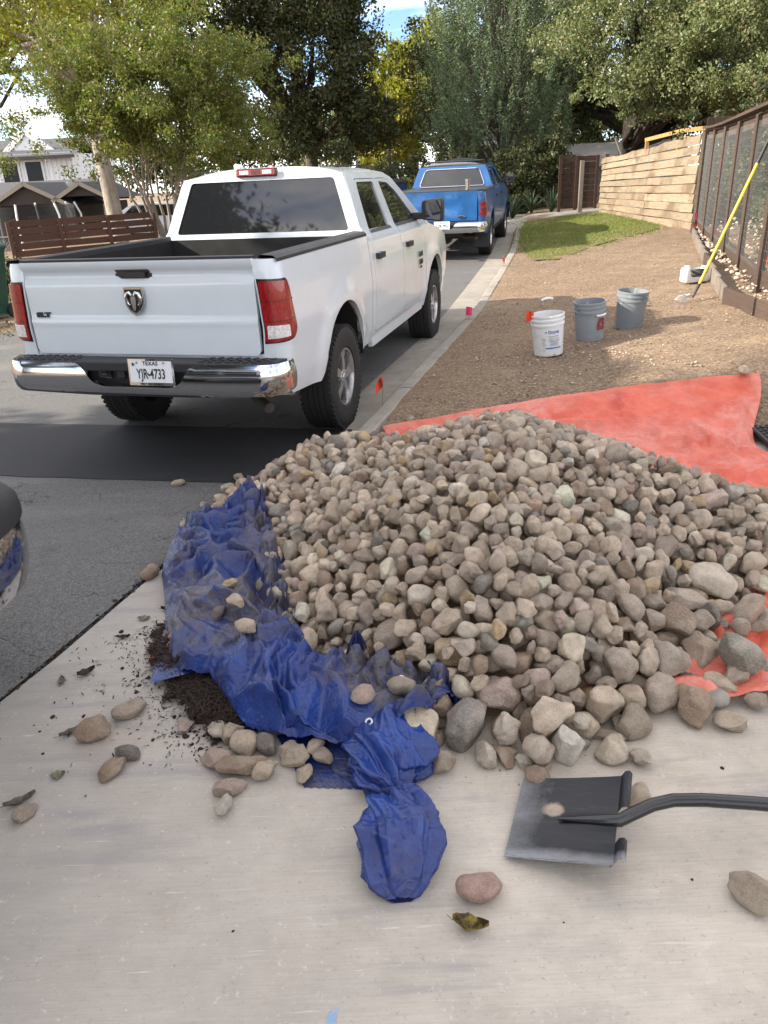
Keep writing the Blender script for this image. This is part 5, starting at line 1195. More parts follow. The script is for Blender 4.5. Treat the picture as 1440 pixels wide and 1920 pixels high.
1091,2689,224,138,14,-152,69,20, 1405,3348,402,122,-60,-163,103,17, -58,2713,259,-109,-149,140,70,7, 487,2802,441,-87,-21,-66,102,5, 49,2661,199,-101,-11,26,87,3, 678,2834,398,102,154,-2,110,6,
-276,2973,229,-180,118,-127,79,6, -264,2783,128,-66,33,-95,131,13, -298,3091,239,171,-113,-114,76,13, 214,2514,324,-154,-88,-27,66,17, 754,2990,446,-162,163,18,79,20, -102,2290,28,-29,15,-156,62,23,
1800,3366,328,12,-180,-50,83,20, 1238,2836,127,-120,40,63,96,10, 1469,3039,266,-51,-17,8,75,2, 363,2899,393,105,67,-130,129,4, -583,3541,135,-161,11,171,95,6, 334,2307,212,-6,-58,-69,75,15,
40,3326,423,-18,-145,-80,111,0, 801,2637,351,66,31,178,66,20, -286,3278,274,84,-29,-125,84,0, 3,2122,37,-86,-2,-139,94,18, -265,4141,407,-127,83,-64,108,6, 826,2783,388,-85,-117,-138,68,14,
547,3212,507,-130,-46,31,103,22, 1486,3215,347,-34,-169,-57,80,16, 3,2643,237,56,-9,121,71,12, -676,3493,39,-16,6,-105,96,0, -240,2512,69,92,10,164,65,20, -165,2498,70,-137,-29,143,76,22,
471,2106,156,-74,-163,-106,56,2, 205,3684,475,-17,-1,-89,91,11, -260,2418,24,-11,7,-119,65,8, 227,2851,437,-119,-151,-161,68,22, 144,2040,30,92,3,64,61,21, 464,2502,316,-115,98,94,72,6,
175,2962,437,-114,138,69,74,12, -43,3096,383,98,140,109,73,10, 139,2735,357,-111,-159,43,68,12, 66,2196,35,64,8,-61,81,14, 1472,3403,382,-168,154,-65,115,17, -43,2265,25,-165,-5,47,64,9,
1127,3109,393,-20,-153,164,73,7, 1425,3273,375,-2,117,8,79,9, 412,2416,330,152,-157,33,62,8, 308,2913,474,89,-20,83,68,11, -742,4046,161,59,127,34,121,8, 204,2812,385,-105,-145,-55,86,22,
-85,2539,136,-131,77,22,64,16, -229,3217,269,-65,51,180,103,12, 1647,3154,304,124,59,-156,75,8, 777,2935,445,41,-20,-86,70,1, 263,2741,361,-3,8,1,82,15, -92,3200,306,-131,-16,-158,94,23,
1041,2973,324,-65,171,28,104,0, 441,2811,480,111,-120,-78,66,16, 249,2600,361,125,87,46,66,13, 799,2309,80,97,26,-50,109,18, 1039,3471,511,41,140,-67,77,21, -1,3149,408,-109,176,-64,75,19,
-229,3779,362,87,92,25,104,3, -448,3726,267,-55,-89,-166,85,3, 358,3521,516,127,167,-51,107,17, 1538,2841,116,60,128,103,68,3, 1177,2542,23,136,9,-45,85,4, 267,2229,196,-130,81,-20,56,5,
284,2695,377,-19,-145,-169,63,8, 1435,2962,194,-168,-22,157,90,5, 1036,3172,429,65,-171,-161,80,7, 509,2263,229,37,-101,141,57,20, 1338,3464,472,-164,-153,62,78,19, -752,3552,53,111,60,-129,83,9,
719,2594,359,-49,101,-168,64,0, -148,3403,358,-106,-71,-97,89,16, -92,3360,391,151,-14,116,80,0, 264,3729,481,-97,-56,124,84,2, 1263,3352,424,61,107,132,88,2, 492,1897,21,-176,-1,70,52,19,
60,2636,289,-88,-121,-63,62,22, 1587,3143,314,-22,-15,-39,71,1, 826,2864,397,-88,27,-48,76,18, -48,2454,34,151,-5,132,69,9, -496,2875,29,165,-6,62,71,8, -569,2714,43,79,7,-75,89,13,
1280,2801,164,-180,129,-62,67,1, 771,2197,111,177,154,-67,68,6, 826,2687,260,83,56,-132,116,2, 1563,2950,214,76,-146,175,69,14, -92,3118,268,99,3,-113,121,14, 1358,2728,89,166,-17,-34,78,19,
1397,3083,284,-172,6,43,75,5, 31,3005,356,-93,2,125,73,5, 990,2403,155,100,44,2,62,13, 212,2281,217,-64,-20,34,55,16, -267,2848,179,162,-143,168,66,9, 1588,3017,195,19,-109,-111,108,9,
1175,2694,160,-89,-161,146,64,2, 81,2285,54,-169,-48,129,97,10, -192,2840,247,-152,119,-126,65,19, 726,2303,205,-55,-26,165,66,19, -638,3761,124,21,-16,154,89,18, 471,3820,547,-154,-87,3,83,6,
-37,2572,211,-103,-135,175,64,10, -36,2937,358,-47,-131,-124,71,3, 711,3023,398,-164,76,-169,106,16, 625,2160,58,-134,15,-8,108,1, 115,3255,452,-39,-113,75,80,17, 1607,2851,131,60,-55,42,67,20,
-359,4084,365,37,103,-167,105,3, -852,4333,112,5,26,68,119,5, 1261,2612,30,-88,-2,96,122,18, -183,2562,38,13,-12,57,95,15, -443,4025,344,-128,-160,-31,89,10, 126,2298,154,146,16,117,55,12,
388,2716,394,31,28,-86,91,0, 109,2235,71,-40,58,-174,55,19, 554,2895,488,-8,-24,155,75,18, -372,3964,345,-172,122,146,91,22, 894,2724,317,-119,-158,35,61,18, 1361,3082,319,-101,-13,-179,68,4,
885,2784,288,59,53,-128,115,1, 561,2671,322,-174,-37,5,85,9, -541,3859,198,142,-16,99,111,15, -237,2483,32,-111,-14,-144,59,23, 1431,2910,223,-68,64,-66,65,6, -371,3172,201,-135,124,96,73,13,
984,3471,474,98,-155,-94,83,17, -19,2693,225,156,-78,70,82,10, 298,2250,170,14,-28,68,90,1, 851,2640,305,168,115,45,79,15, 31,2295,83,-159,-51,-100,55,2, 276,2835,380,-162,-179,19,94,8,
-6,2565,240,-155,-2,31,59,6, 263,3114,419,-130,1,167,132,22, 391,2510,312,-83,-75,-15,70,16, 411,2773,416,-101,73,-99,73,14, 731,2869,431,-175,-173,-16,66,21, -336,3086,201,-108,75,39,72,9,
849,2824,351,-89,-33,153,105,0, 245,3471,496,-123,-53,146,80,9, 281,2799,428,22,-3,170,62,22, -122,3468,386,123,97,-160,84,17, 265,3245,493,62,-45,61,90,22, -369,3390,256,-8,-112,174,90,8,
632,2464,347,-58,-2,60,56,17, 689,2775,422,-110,167,-127,69,20, -92,4148,431,-69,-62,141,85,12, 358,3359,516,-59,-18,120,79,20, -143,2655,169,123,110,-39,66,12, 151,4056,442,73,68,63,86,10,
1684,3095,268,33,154,-48,67,15, 607,3209,538,-131,-86,31,66,6, 951,3287,463,-160,-32,89,77,1, 337,2949,456,-132,127,-168,84,5, 1437,3190,331,-151,43,-31,68,21, 1489,2788,71,-148,0,-30,71,11,
668,3421,533,60,-89,-140,88,13, 307,2408,324,21,39,122,55,7, 1222,3369,471,108,161,-84,69,12, -180,2654,55,68,13,-64,72,10, -44,2435,145,-52,-99,105,55,12, 308,3484,522,7,62,-92,70,5,
659,3081,486,-124,140,-135,91,1, -452,3454,180,102,-97,-36,88,4, 1681,3421,333,134,-109,-129,79,0, 454,2401,275,65,-108,13,92,10, 322,3265,428,-119,13,-90,146,10, 151,3117,449,61,-104,179,67,9,
-199,2798,213,-97,30,105,61,3, 1166,3196,318,-137,16,-165,103,17, 660,2571,380,144,-180,155,55,20, 675,3605,573,-114,-94,115,75,17, -181,3622,348,-118,89,165,103,12, 188,2770,392,-43,-104,125,58,3,
1098,3555,490,-163,-18,14,85,7, 1153,3327,440,-132,4,-11,82,6, -187,2880,213,30,118,-49,101,3, 1074,2779,278,-126,38,-148,59,8, 1081,3395,485,-37,-133,-22,85,19, 596,2923,480,-62,-27,-26,72,9,
805,3501,543,-47,9,-97,70,23, 102,2381,211,-95,-30,130,55,21, 817,2575,335,6,-161,177,55,16, -147,2561,94,140,17,-29,68,6, 509,3385,547,-171,-25,18,79,5, 426,3272,552,68,-14,23,65,19,
349,2544,391,137,96,-130,57,16, -106,3308,346,-145,153,-166,105,23, 112,3121,418,127,-26,-86,74,13, 480,2988,518,145,65,0,61,15, 571,2718,410,-106,152,-49,70,10, 480,3110,514,143,-157,121,77,16,
777,2594,329,-45,-68,90,55,8, -100,3600,399,100,96,-154,71,15, 149,3344,443,45,-36,-109,112,18, -5,2937,262,-156,-42,51,87,3, -736,3815,123,-93,-20,124,96,12, 81,3372,457,100,-13,129,70,18,
185,3103,479,-13,3,16,62,5, 900,2879,399,96,-148,-1,60,17, -223,3177,309,73,-167,108,65,10, -323,2853,139,-174,-138,98,63,7, -253,2592,42,-113,64,31,76,23, -162,3239,340,-51,59,172,77,4,
-570,3465,118,-31,20,-159,79,14, 1571,2739,73,-151,44,77,107,10, 1778,3167,271,-95,0,-114,69,17, 911,2842,373,-89,-170,-141,59,10, -908,4047,64,83,16,110,96,10, 1079,2637,150,-160,39,145,104,8,
234,2668,326,156,116,-35,101,15, 637,2609,360,74,116,118,75,12, -203,3473,358,89,-81,-113,69,0, -554,3207,48,23,44,135,100,14, 972,2361,141,-55,-109,-132,55,8, 1065,2803,189,101,4,-6,85,16,
435,2686,461,125,-87,-35,56,18, 1905,3355,292,1,130,22,116,12, 1266,3398,469,142,-147,-96,78,15, -166,2606,140,-82,-137,-152,55,2, -412,3881,323,-123,-3,155,79,19, 1398,2979,275,162,-45,173,60,2,
1519,2899,89,-116,27,33,101,8, 395,3210,494,-176,163,83,106,0, 1339,3336,404,75,24,17,82,4, 1537,3404,419,-153,-86,90,66,0, 542,2772,451,24,90,168,55,16, -668,3904,159,139,28,147,98,5,
766,2407,181,1,-63,122,55,6, 1047,2719,186,55,-23,-26,111,1, 476,2763,474,137,5,170,55,15, 65,3250,447,45,26,-81,68,20, -801,3619,41,153,-1,-92,85,8, 865,3463,510,-106,-130,-166,71,11,
-527,3538,168,125,-24,0,71,4, 1273,2873,204,49,108,12,59,5, -609,2883,37,170,57,-14,72,11, -297,3712,319,-59,44,30,91,18, -587,4184,304,-175,36,-178,82,9, -405,3827,282,147,-24,51,99,10,
-632,3327,48,77,61,-58,74,16, -201,2988,273,-42,25,102,69,8, 1219,2797,208,-16,-73,113,57,18, 942,2749,333,-149,54,-155,55,3, -133,3927,383,139,-129,6,93,9, 723,2208,37,-171,-20,78,100,5,
-2,3754,413,26,-163,-74,90,23, -16,3490,396,4,69,97,82,11, 1640,3277,321,100,129,-108,70,19, -345,3305,265,-134,12,13,68,23, -738,3731,135,-79,-47,160,72,20, -996,4138,51,-17,-13,-167,79,16,
726,3687,558,-114,28,-127,83,12, 1119,3624,499,-39,-176,46,89,20, -382,2952,140,139,-51,127,59,16, -32,3549,424,-45,-158,117,71,18, -995,4260,48,-2,-14,-175,89,13, 1066,3247,428,-58,-94,-136,82,6,
907,3878,524,-148,-106,-148,78,9, 1312,3312,438,102,173,85,64,16, 641,3134,521,-128,-113,-28,65,6, -321,2946,185,-67,38,-160,66,5, 380,3432,524,-44,178,100,85,17, 458,3360,556,32,-119,-75,68,18,
1730,3093,267,-45,4,-161,60,22, -462,3358,123,-72,-16,-8,127,11, -325,3444,283,51,180,-61,70,19, 259,2908,424,-72,-16,-146,68,6, 680,3496,570,-108,50,139,64,14, -325,3595,291,-104,-31,-32,69,20,
561,2967,514,2,125,114,56,1, 1612,3181,236,11,-46,-104,66,8, 273,3371,513,-169,-17,12,62,17, 318,3337,504,125,10,-33,62,23, 937,3424,519,-20,-6,-51,71,20, 48,3216,414,74,144,129,76,21,
1625,3069,256,-168,26,157,59,20, 1159,3049,358,20,-35,-154,60,12, -212,4232,404,-103,-87,-160,85,18, -479,2989,31,155,6,127,73,3, -584,4043,253,-69,-147,-117,79,20, 516,3083,538,-111,-119,157,57,13,
13,2932,333,171,-34,-143,68,10, 550,3098,513,-30,175,-156,69,23, 657,3678,567,-9,-156,-148,79,5, 180,3613,443,-115,-143,71,99,23, -235,3654,361,-148,-61,-13,71,8, 265,3994,465,-162,10,80,97,23,
-350,4210,396,-150,-5,135,78,0, 453,3094,544,-56,83,-28,57,21, 480,3295,503,-22,70,4,142,15, 538,3709,581,82,69,72,66,0, 528,2965,486,-20,-59,49,69,14, -472,3110,112,-78,-86,42,64,9,
175,3294,474,-4,161,-64,61,13, 1121,3355,473,-43,-78,20,64,13, -218,2583,85,-158,-14,40,52,14, -786,3952,119,-168,-39,41,77,20, -456,3063,76,96,26,-60,102,9, 272,3191,506,156,176,-34,58,3,
-432,2835,45,-67,7,83,99,12, 783,2847,415,-20,-87,150,67,13, 519,2998,519,-136,65,-166,60,23, -181,3730,376,35,55,136,80,16, 1125,3263,409,-87,87,63,97,21, 1153,3213,428,53,-144,175,61,7,
107,2526,157,-172,-49,12,97,0, 1622,2928,63,-26,29,41,80,7, 619,2762,357,-77,-62,97,121,12, 1319,2908,247,-105,22,17,55,17, 876,2909,416,-124,124,-90,55,10, 1316,3295,314,-144,-27,114,87,22,
-547,3926,236,-4,169,-154,76,8, 340,3924,503,173,5,164,69,13, -4,2967,386,140,-45,124,55,5, 1142,2977,260,109,56,4,72,10, -54,4020,422,6,-113,150,82,20, 1824,3236,267,34,152,173,92,4,
469,3591,551,150,-27,121,75,18, 1711,2969,160,-172,116,-13,67,13, -235,2946,239,129,-52,-84,55,3, 632,3503,532,32,47,14,89,14, 896,2450,116,31,-56,-27,60,22, 170,2649,315,-143,136,179,55,21,
445,2656,436,169,-25,-129,56,10, 957,2962,407,9,91,11,55,13, -692,3995,210,124,-159,53,72,12, 1438,3061,178,-135,-29,23,76,9, 1151,2796,149,89,-42,-131,98,15, 1517,3090,207,-79,50,93,102,11,
909,3532,543,165,-66,157,71,14, 1296,3094,263,-29,56,56,116,22, 805,2915,413,172,85,-49,69,6, 1493,3328,393,159,-72,-28,61,23, 99,3993,430,-133,12,20,73,1, 1296,3136,351,-90,-163,83,58,3,
1478,2935,233,-78,100,-171,55,3, -184,3184,337,178,-113,-109,61,13, 515,2515,277,93,-34,158,106,8, 386,3294,494,117,-173,122,86,14, 22,3528,428,-4,-167,-72,73,7, 384,2964,506,175,141,-45,55,2,
-134,3038,335,165,-55,177,57,19, 192,2862,314,-64,-73,-123,72,17, 113,3580,414,-48,51,65,84,12, -458,3614,215,-169,137,55,92,17, -48,3908,425,-81,117,-139,69,21, 1367,3505,387,-98,-48,158,83,2,
418,4215,450,95,50,0,92,4, 676,3020,485,127,-130,-52,65,23, 164,3790,449,-144,66,-90,84,18, -245,3441,333,18,62,-132,67,7, -94,2939,341,35,-12,42,56,1, 735,3063,476,1,21,-164,55,20,
205,2606,302,126,-151,-99,57,6, 172,3414,463,63,-135,54,75,6, -232,2910,151,-30,22,-37,97,0, -335,2797,107,-7,28,-110,61,0, 1010,3516,534,-20,-70,-133,60,0, -411,2992,116,-48,-56,174,78,8,
-52,3423,401,-123,67,42,67,1, 606,3026,497,65,-129,168,57,9, 1192,3647,481,-133,29,-177,82,6, 1155,2636,87,160,-13,-113,135,17, 8,3117,345,-23,80,75,70,20, 1560,2801,87,121,123,-46,55,2,
797,3190,490,-85,-53,-57,62,15, 1395,3295,419,127,-49,178,56,20, 215,2745,338,69,175,142,58,2, 300,2641,344,-175,1,71,72,20, -296,2624,19,12,-4,-98,57,19, 1710,2888,36,-23,83,20,109,22,
26,3687,418,-60,-120,-42,84,8, 951,3528,507,-149,89,-24,97,17, 143,3701,432,-165,-133,-122,86,2, -759,3722,66,11,-32,98,109,5, -156,3822,393,-142,125,114,89,18, 978,3237,458,97,-91,-151,55,22,
780,3668,563,52,-70,-23,61,13, 1259,3044,344,44,78,-59,55,23, 332,3157,460,146,-177,10,84,2, 877,2530,196,-90,35,-28,99,8, 487,3461,538,-64,-110,35,95,10, -694,4085,240,-68,81,102,72,13,
307,3776,496,29,146,111,66,7, 22,2827,244,-35,-30,50,112,13, -990,4446,50,16,-3,31,86,10, 1031,2535,140,174,81,102,74,20, -474,3180,136,164,165,29,58,16, -641,4005,233,-77,-9,-68,74,17,
1788,3070,213,-118,-46,158,115,7, 36,4116,421,-163,-1,-81,76,6, 854,3372,504,20,21,-171,60,23, 1738,3326,280,-138,-48,73,90,22, 1173,3285,455,-79,-50,90,55,17, 344,3669,510,26,-147,-82,73,17,
5,3891,407,-30,-137,46,87,5, -33,3328,408,-73,174,65,60,16, -38,2741,183,1,14,-111,97,2, -17,2494,66,-65,-3,157,50,18, -126,3238,370,-19,-122,-50,55,18, -55,3779,420,-72,76,88,63,15,
898,3373,523,-156,143,-48,55,8, 1385,3458,468,66,-120,90,59,9, 768,3042,470,36,54,-20,55,7, 1504,3011,152,-46,-26,12,95,2, 1499,3297,365,142,-98,-114,55,7, 1261,3276,437,23,-111,-37,55,23,
403,3339,535,117,-145,70,65,12, -319,3369,273,127,123,-90,64,9, 612,3715,576,-37,9,-117,62,9, 416,3769,529,-87,8,108,73,7, 862,3253,443,78,114,-56,58,2, 1071,3771,495,152,147,-77,70,8,
981,3324,487,103,47,-85,59,2, -638,3224,50,-26,0,35,72,15, 622,3064,515,21,45,-24,55,4, 183,2725,278,-6,-31,-49,123,10, 669,3174,488,143,-2,-81,101,16, 140,3207,452,107,101,-167,55,11,
1789,3218,162,-171,-46,-157,74,23, -503,4047,297,107,5,-39,95,19, -149,3675,378,83,114,-56,67,12, 932,3755,538,-160,-51,43,71,13, 971,2855,368,-160,-54,176,56,18, 611,2897,405,115,-73,146,80,7,
-627,3814,168,-81,35,-18,75,22, 1194,3326,389,-149,-21,49,97,20, 910,3489,530,30,93,-74,55,9, 1483,3010,214,81,-32,-170,59,22, -395,4035,379,-118,135,135,64,16, -831,3934,62,119,-19,-143,87,11,
-357,3535,279,-149,-98,-179,63,18, -352,3903,307,-51,-29,12,102,17, -215,3104,223,-142,-34,162,103,19, -581,3632,152,-127,63,-132,63,21, 1434,3223,359,83,-97,140,55,5, 1539,2841,35,79,-25,-37,76,0,
-300,4073,405,175,158,39,70,3, 106,3649,464,18,-100,-55,57,17, 1165,2930,268,27,0,-107,55,22, 516,3556,577,56,10,-80,55,11, -468,3680,228,167,-39,-104,77,1, 594,3482,558,-54,157,-87,57,6,
1039,3288,442,-68,-113,-27,55,17, 284,3939,491,-150,-107,35,65,5, -519,3387,157,1,77,121,55,6, 184,2532,214,175,-4,-14,102,23, -75,2497,103,155,61,-78,74,23, 1161,3396,463,-112,170,171,72,23,
1238,3599,485,-85,-60,53,77,9, 1014,2764,265,20,78,31,86,19, -502,3163,105,-151,7,166,62,22, 174,3479,440,-165,-17,-5,102,20, -627,3879,192,-125,-120,0,63,13, 895,3640,541,90,-125,25,78,20,
-157,4290,389,45,177,-5,101,12, -288,3157,240,95,90,123,62,7, 969,2934,272,-49,13,-107,105,19, -270,4035,377,130,124,-57,93,1, 96,2424,167,58,-30,167,81,8, -316,3779,329,44,-95,-51,75,2,
424,3626,529,121,-165,140,55,17, 643,2879,466,92,-59,-106,55,19, 1343,2919,139,165,-3,7,98,11, -305,2797,57,101,71,78,57,0, -277,3854,369,39,-107,-98,65,14, 202,4019,437,-127,-113,164,62,6,
1213,2970,202,48,50,-113,87,23, 1280,2523,65,-79,-3,-40,63,12, -183,3524,350,50,-58,96,88,19, -64,3164,380,-35,57,120,61,0, 43,3953,414,1,-82,-164,86,6, 253,4176,414,-73,14,-174,152,21,
-265,2530,22,-9,-10,-153,55,6, 1647,3085,207,-37,-150,-149,60,14, -166,4086,413,89,132,23,68,12, 893,4064,506,-107,-153,166,63,23, -528,4108,320,86,-142,68,71,17, -387,3625,281,-155,17,-59,57,3,
-413,3585,261,101,113,-149,56,10, 459,3519,545,-166,-48,112,63,14, -25,2645,152,-38,-51,146,81,13, 1042,3559,543,-17,179,-102,60,3, 960,3694,526,-21,83,-76,63,13, -251,3930,377,45,95,-25,75,2,
679,2493,288,-97,-98,-60,91,3, 427,3872,521,118,177,-119,86,4, 182,3562,468,115,117,-9,55,21, 62,3654,452,162,-97,-70,60,21, 831,3692,563,-33,-33,-20,61,18, 886,2580,246,102,61,-111,73,5,
1207,2825,183,139,120,-175,68,15, -724,4207,177,-109,-15,-142,125,5, 92,2871,294,-67,-43,-148,84,13, -49,2564,111,5,35,21,87,18, 555,3451,551,-80,-45,-67,63,17, -611,4054,285,-96,127,-102,61,12,
-714,3875,62,-73,-42,49,88,23, 52,3158,417,-95,60,-133,55,20, -816,3213,27,-14,3,-122,50,21, 915,2978,342,-33,-7,-46,86,13, 205,2928,412,25,-84,2,75,19, -125,3713,405,71,-51,15,66,19,
870,3608,562,-148,133,158,55,1, 72,3872,428,-151,76,-117,72,17, -127,2506,114,-54,35,-79,49,11, 311,3384,477,18,33,5,98,0, -391,3781,316,95,-156,-104,55,8, 1779,3292,306,24,99,155,61,4,
1011,2881,340,-42,131,-10,56,22, 1582,3002,124,-163,35,-156,88,0, 55,3487,451,-21,21,-137,58,10, 819,3652,540,-22,-53,-76,67,14, 337,2857,446,-120,-179,-42,60,16, 489,3701,546,55,21,142,68,22,
-176,4031,382,36,176,-61,88,9, 1636,3400,383,-166,148,30,62,17, -617,3917,232,180,-63,154,58,4, 948,3012,383,-95,-138,-96,71,6, -345,3841,331,159,-17,124,66,3, 241,3307,481,55,130,180,71,13,
408,3677,523,-145,-134,-149,74,14, -75,3645,417,10,15,12,55,15, 198,3295,364,-141,24,-98,86,20, 1492,3492,385,81,54,-13,100,9, 866,3122,469,-16,-89,-59,55,22, -12,3215,416,154,-96,-62,55,14,
612,3880,548,-154,-134,-58,86,7, 1093,3506,424,170,0,-86,106,8, -160,3985,406,164,-29,68,62,8, 990,3766,494,-178,8,-108,96,17, -480,4200,333,170,106,89,82,1, 1414,2951,129,-52,55,-20,76,1,
1739,3038,161,152,-124,-172,64,5, 1448,3326,346,-83,166,111,100,17, -312,3969,342,95,127,-134,88,18, 636,2662,296,-107,-33,-139,87,5, -706,3959,175,-139,-157,68,65,23, -349,3765,286,-3,-126,-27,64,0,
530,3858,579,-163,-155,-44,55,23, 323,2622,295,22,-62,-47,95,14, 181,3241,425,159,-7,-75,110,12, 474,3047,464,-46,26,63,82,0, 1481,2849,50,-9,12,96,48,11, -486,3766,242,-140,20,80,77,13,
-925,4330,64,160,41,70,104,11, -255,3028,215,-61,151,-17,86,10, 609,3390,542,51,122,64,58,14, 231,4066,464,133,59,-22,67,8, 593,2650,377,-47,130,-88,78,3, 951,2766,307,121,11,36,61,18,
-309,2901,108,-103,43,54,100,21, -364,2955,78,-112,-7,64,64,20, 977,3932,498,88,88,-175,83,12, 246,3431,452,77,-101,125,82,1, -625,4186,258,-20,161,-140,81,9, 100,3781,449,-59,78,-127,57,12,
437,3163,465,163,-138,54,66,17, 370,3730,517,66,-166,-34,69,16, 845,3581,542,-174,88,84,55,19, 48,3589,420,159,-106,48,90,11, 980,3281,387,140,62,-16,78,8, -227,3275,213,39,11,-93,114,5,
1400,3014,261,92,-115,-27,66,4, 1716,3175,157,-15,25,-100,85,13, -636,3568,80,159,-50,88,58,12, 588,3950,542,-175,135,-103,81,13, -69,3008,271,-18,-41,123,118,15, 1830,3336,274,125,165,-133,72,4,
300,2821,286,93,20,-28,113,0, 797,3601,523,-164,29,-119,84,17, 911,2371,79,-113,-19,-138,122,18, -427,4176,390,-100,-179,152,55,10, -38,4240,411,-156,-37,74,62,9, -610,3178,77,-174,-41,80,48,16,
-72,2681,191,19,-110,-10,61,18, 662,2896,433,-171,53,80,71,20, -178,3069,265,19,29,-1,84,6, -536,3974,258,146,164,100,58,16, -531,4143,349,87,-91,-93,59,20, -683,3577,79,-62,-19,102,48,11,
-101,2456,52,-159,20,-69,65,2, 616,4097,525,-114,50,61,73,4, -116,3974,414,89,-145,-1,55,10, -748,3503,27,-101,12,23,48,8, -311,2676,29,136,10,58,64,13, 1812,3317,305,-118,178,62,58,18,
1007,3408,422,105,-10,-41,112,8, -379,3579,234,152,3,-104,77,22, -510,3508,139,81,-30,32,48,17, 920,2940,379,55,105,-173,75,22, 1657,3080,163,-77,-130,-67,79,14, 1651,3226,246,-52,44,92,87,5,
533,3784,558,131,-11,-37,76,18, 368,2837,427,87,31,-89,64,18, -128,4208,426,-149,-118,-177,65,22, -496,3574,215,-90,82,128,56,9, -526,3637,157,53,-28,164,73,14, -440,4136,360,5,-65,34,58,21,
1686,2930,103,-139,-50,-25,61,12, -373,3696,276,-144,26,178,60,12, -677,3711,96,110,35,-108,55,8, 1855,3394,212,-150,34,41,119,9, 435,2934,375,-1,29,115,48,21, 681,4110,517,34,107,-156,55,14,
633,2476,240,-15,160,8,76,13, -867,4009,75,-77,155,69,55,6, -782,4098,187,3,99,-36,62,15, 1904,3436,278,-149,-88,22,66,19, -248,2663,34,-19,-31,-79,67,16, 10,4234,393,-42,-80,-48,79,0,
-674,4242,232,28,160,119,83,19, 1569,2898,34,-9,-28,40,64,11, 843,4030,516,-106,-56,-119,65,21, -406,4307,375,-146,129,78,55,0, 1296,2878,140,-125,13,-60,59,13, 429,3938,522,-176,97,-119,80,1,
84,3620,437,73,145,150,55,16, 532,4036,537,121,-136,32,69,21, -478,3844,241,84,78,-145,82,21, -688,3738,34,79,3,106,52,18, -201,3151,256,97,-98,165,55,8, 708,4195,514,-49,124,-66,63,22,
1869,3254,177,-55,51,-124,104,8, 382,2589,327,-174,156,25,99,0, 791,2553,251,104,-107,-103,55,4, -292,3911,379,139,-123,127,56,10, -397,3257,185,130,88,-124,55,11, 608,3816,565,-26,-165,-42,55,4,
1011,3032,299,-159,40,106,81,21, 498,2911,436,-45,-23,-46,128,6, 1679,3258,286,-139,-125,-10,57,14, -348,2835,54,-156,60,28,82,21, 469,2684,426,156,-119,82,57,21, 1421,3043,230,-110,23,164,73,17,
1117,3182,350,-116,-18,0,66,4, 745,3204,463,-84,-109,-15,56,10, -318,4292,402,-55,-102,100,69,15, -268,3985,394,-31,-103,139,55,4, -885,3971,51,61,-55,-29,59,8, -66,2384,44,57,-32,130,75,8,
-388,4171,374,63,13,2,65,15, 18,3264,405,50,96,-22,65,9, 190,3169,362,70,1,85,72,21, 1381,2871,94,-30,-9,-43,83,0, 988,3592,507,-7,148,-172,75,21, 151,3846,464,-104,57,11,57,14,
-590,3948,237,-48,-145,85,56,11, -310,3188,209,-82,-113,177,87,15, -815,4112,162,117,-61,-17,56,5, -218,4008,316,-57,47,-180,121,13, -891,3916,37,-85,-3,-96,59,18, 613,2850,425,76,168,-157,55,9,
-219,4076,377,170,32,-89,58,5, 662,3758,568,-29,-68,167,67,12, 486,2621,318,-139,0,-83,90,12, 973,2719,257,-115,-38,-34,66,15, 511,4212,476,74,-20,152,93,8, 896,3415,486,148,8,-66,67,1,
1036,3615,453,-45,-14,-135,121,12, 1387,3146,253,140,51,-83,112,4, -593,3912,205,-41,149,-100,57,5, 773,3712,573,39,-26,124,55,12, 1240,3345,346,2,-47,49,72,19, -670,3838,124,-162,-42,176,62,10,
1192,3451,450,-126,-35,-3,72,8, -637,4101,261,-49,-16,25,67,21, 830,3802,532,150,-177,116,88,17, 1124,3960,456,158,-108,-98,64,4, 1374,3009,169,100,6,169,75,16, -673,3600,37,-21,0,51,74,15,
705,2938,403,-35,-7,135,55,16, 451,2723,445,105,-130,132,63,7, 207,3019,410,90,25,179,59,14, -129,3031,213,-25,-10,75,85,23, 1410,2834,52,-36,-18,-65,62,19, 1124,2699,157,-81,-22,10,60,23,
304,4092,473,156,-87,124,55,11, -5,4086,379,115,-132,20,74,13, 118,3517,415,-138,-117,-113,58,20, 837,4130,493,79,52,-26,77,16, 869,3308,429,-34,14,150,86,7, -424,3200,88,-147,2,-130,98,17,
916,3352,471,174,-43,20,72,5, 1818,3448,299,-103,-122,174,74,5, 599,2578,282,-27,-38,-166,97,9, 142,2208,47,68,69,154,74,9, 1246,3547,462,-95,11,-128,63,0, -36,4144,393,170,-94,-136,90,11,
455,2600,361,-82,98,40,73,10, -314,3638,316,91,-82,-154,55,0, 380,2084,29,89,-25,84,90,12, 1765,2977,115,-153,34,-161,116,8, 1046,3907,476,171,92,-172,61,22, 1329,3566,411,-177,45,76,114,10,
459,3617,483,103,52,170,61,15, 865,3509,489,-83,139,1,75,7, -617,3494,77,122,27,-95,71,21, 165,2464,160,19,-53,37,85,1, -612,4260,229,-143,56,150,92,21, 1134,4057,422,-149,-137,-176,82,4,
1038,3995,464,37,53,-37,74,2, 695,3383,456,-79,22,-39,88,14, 844,2999,391,-44,-74,-156,90,15, 820,3528,504,-20,174,59,77,7, -525,3585,91,-65,31,-88,91,18, -642,3681,99,32,4,-101,60,15,
219,2157,44,-31,-68,86,76,2, 953,4093,471,109,139,-24,85,8, -139,3777,405,27,-101,-94,55,4, -237,3841,384,144,58,85,55,17, 1666,2998,102,11,-15,4,98,3, 143,3893,427,-115,-155,-105,89,4,
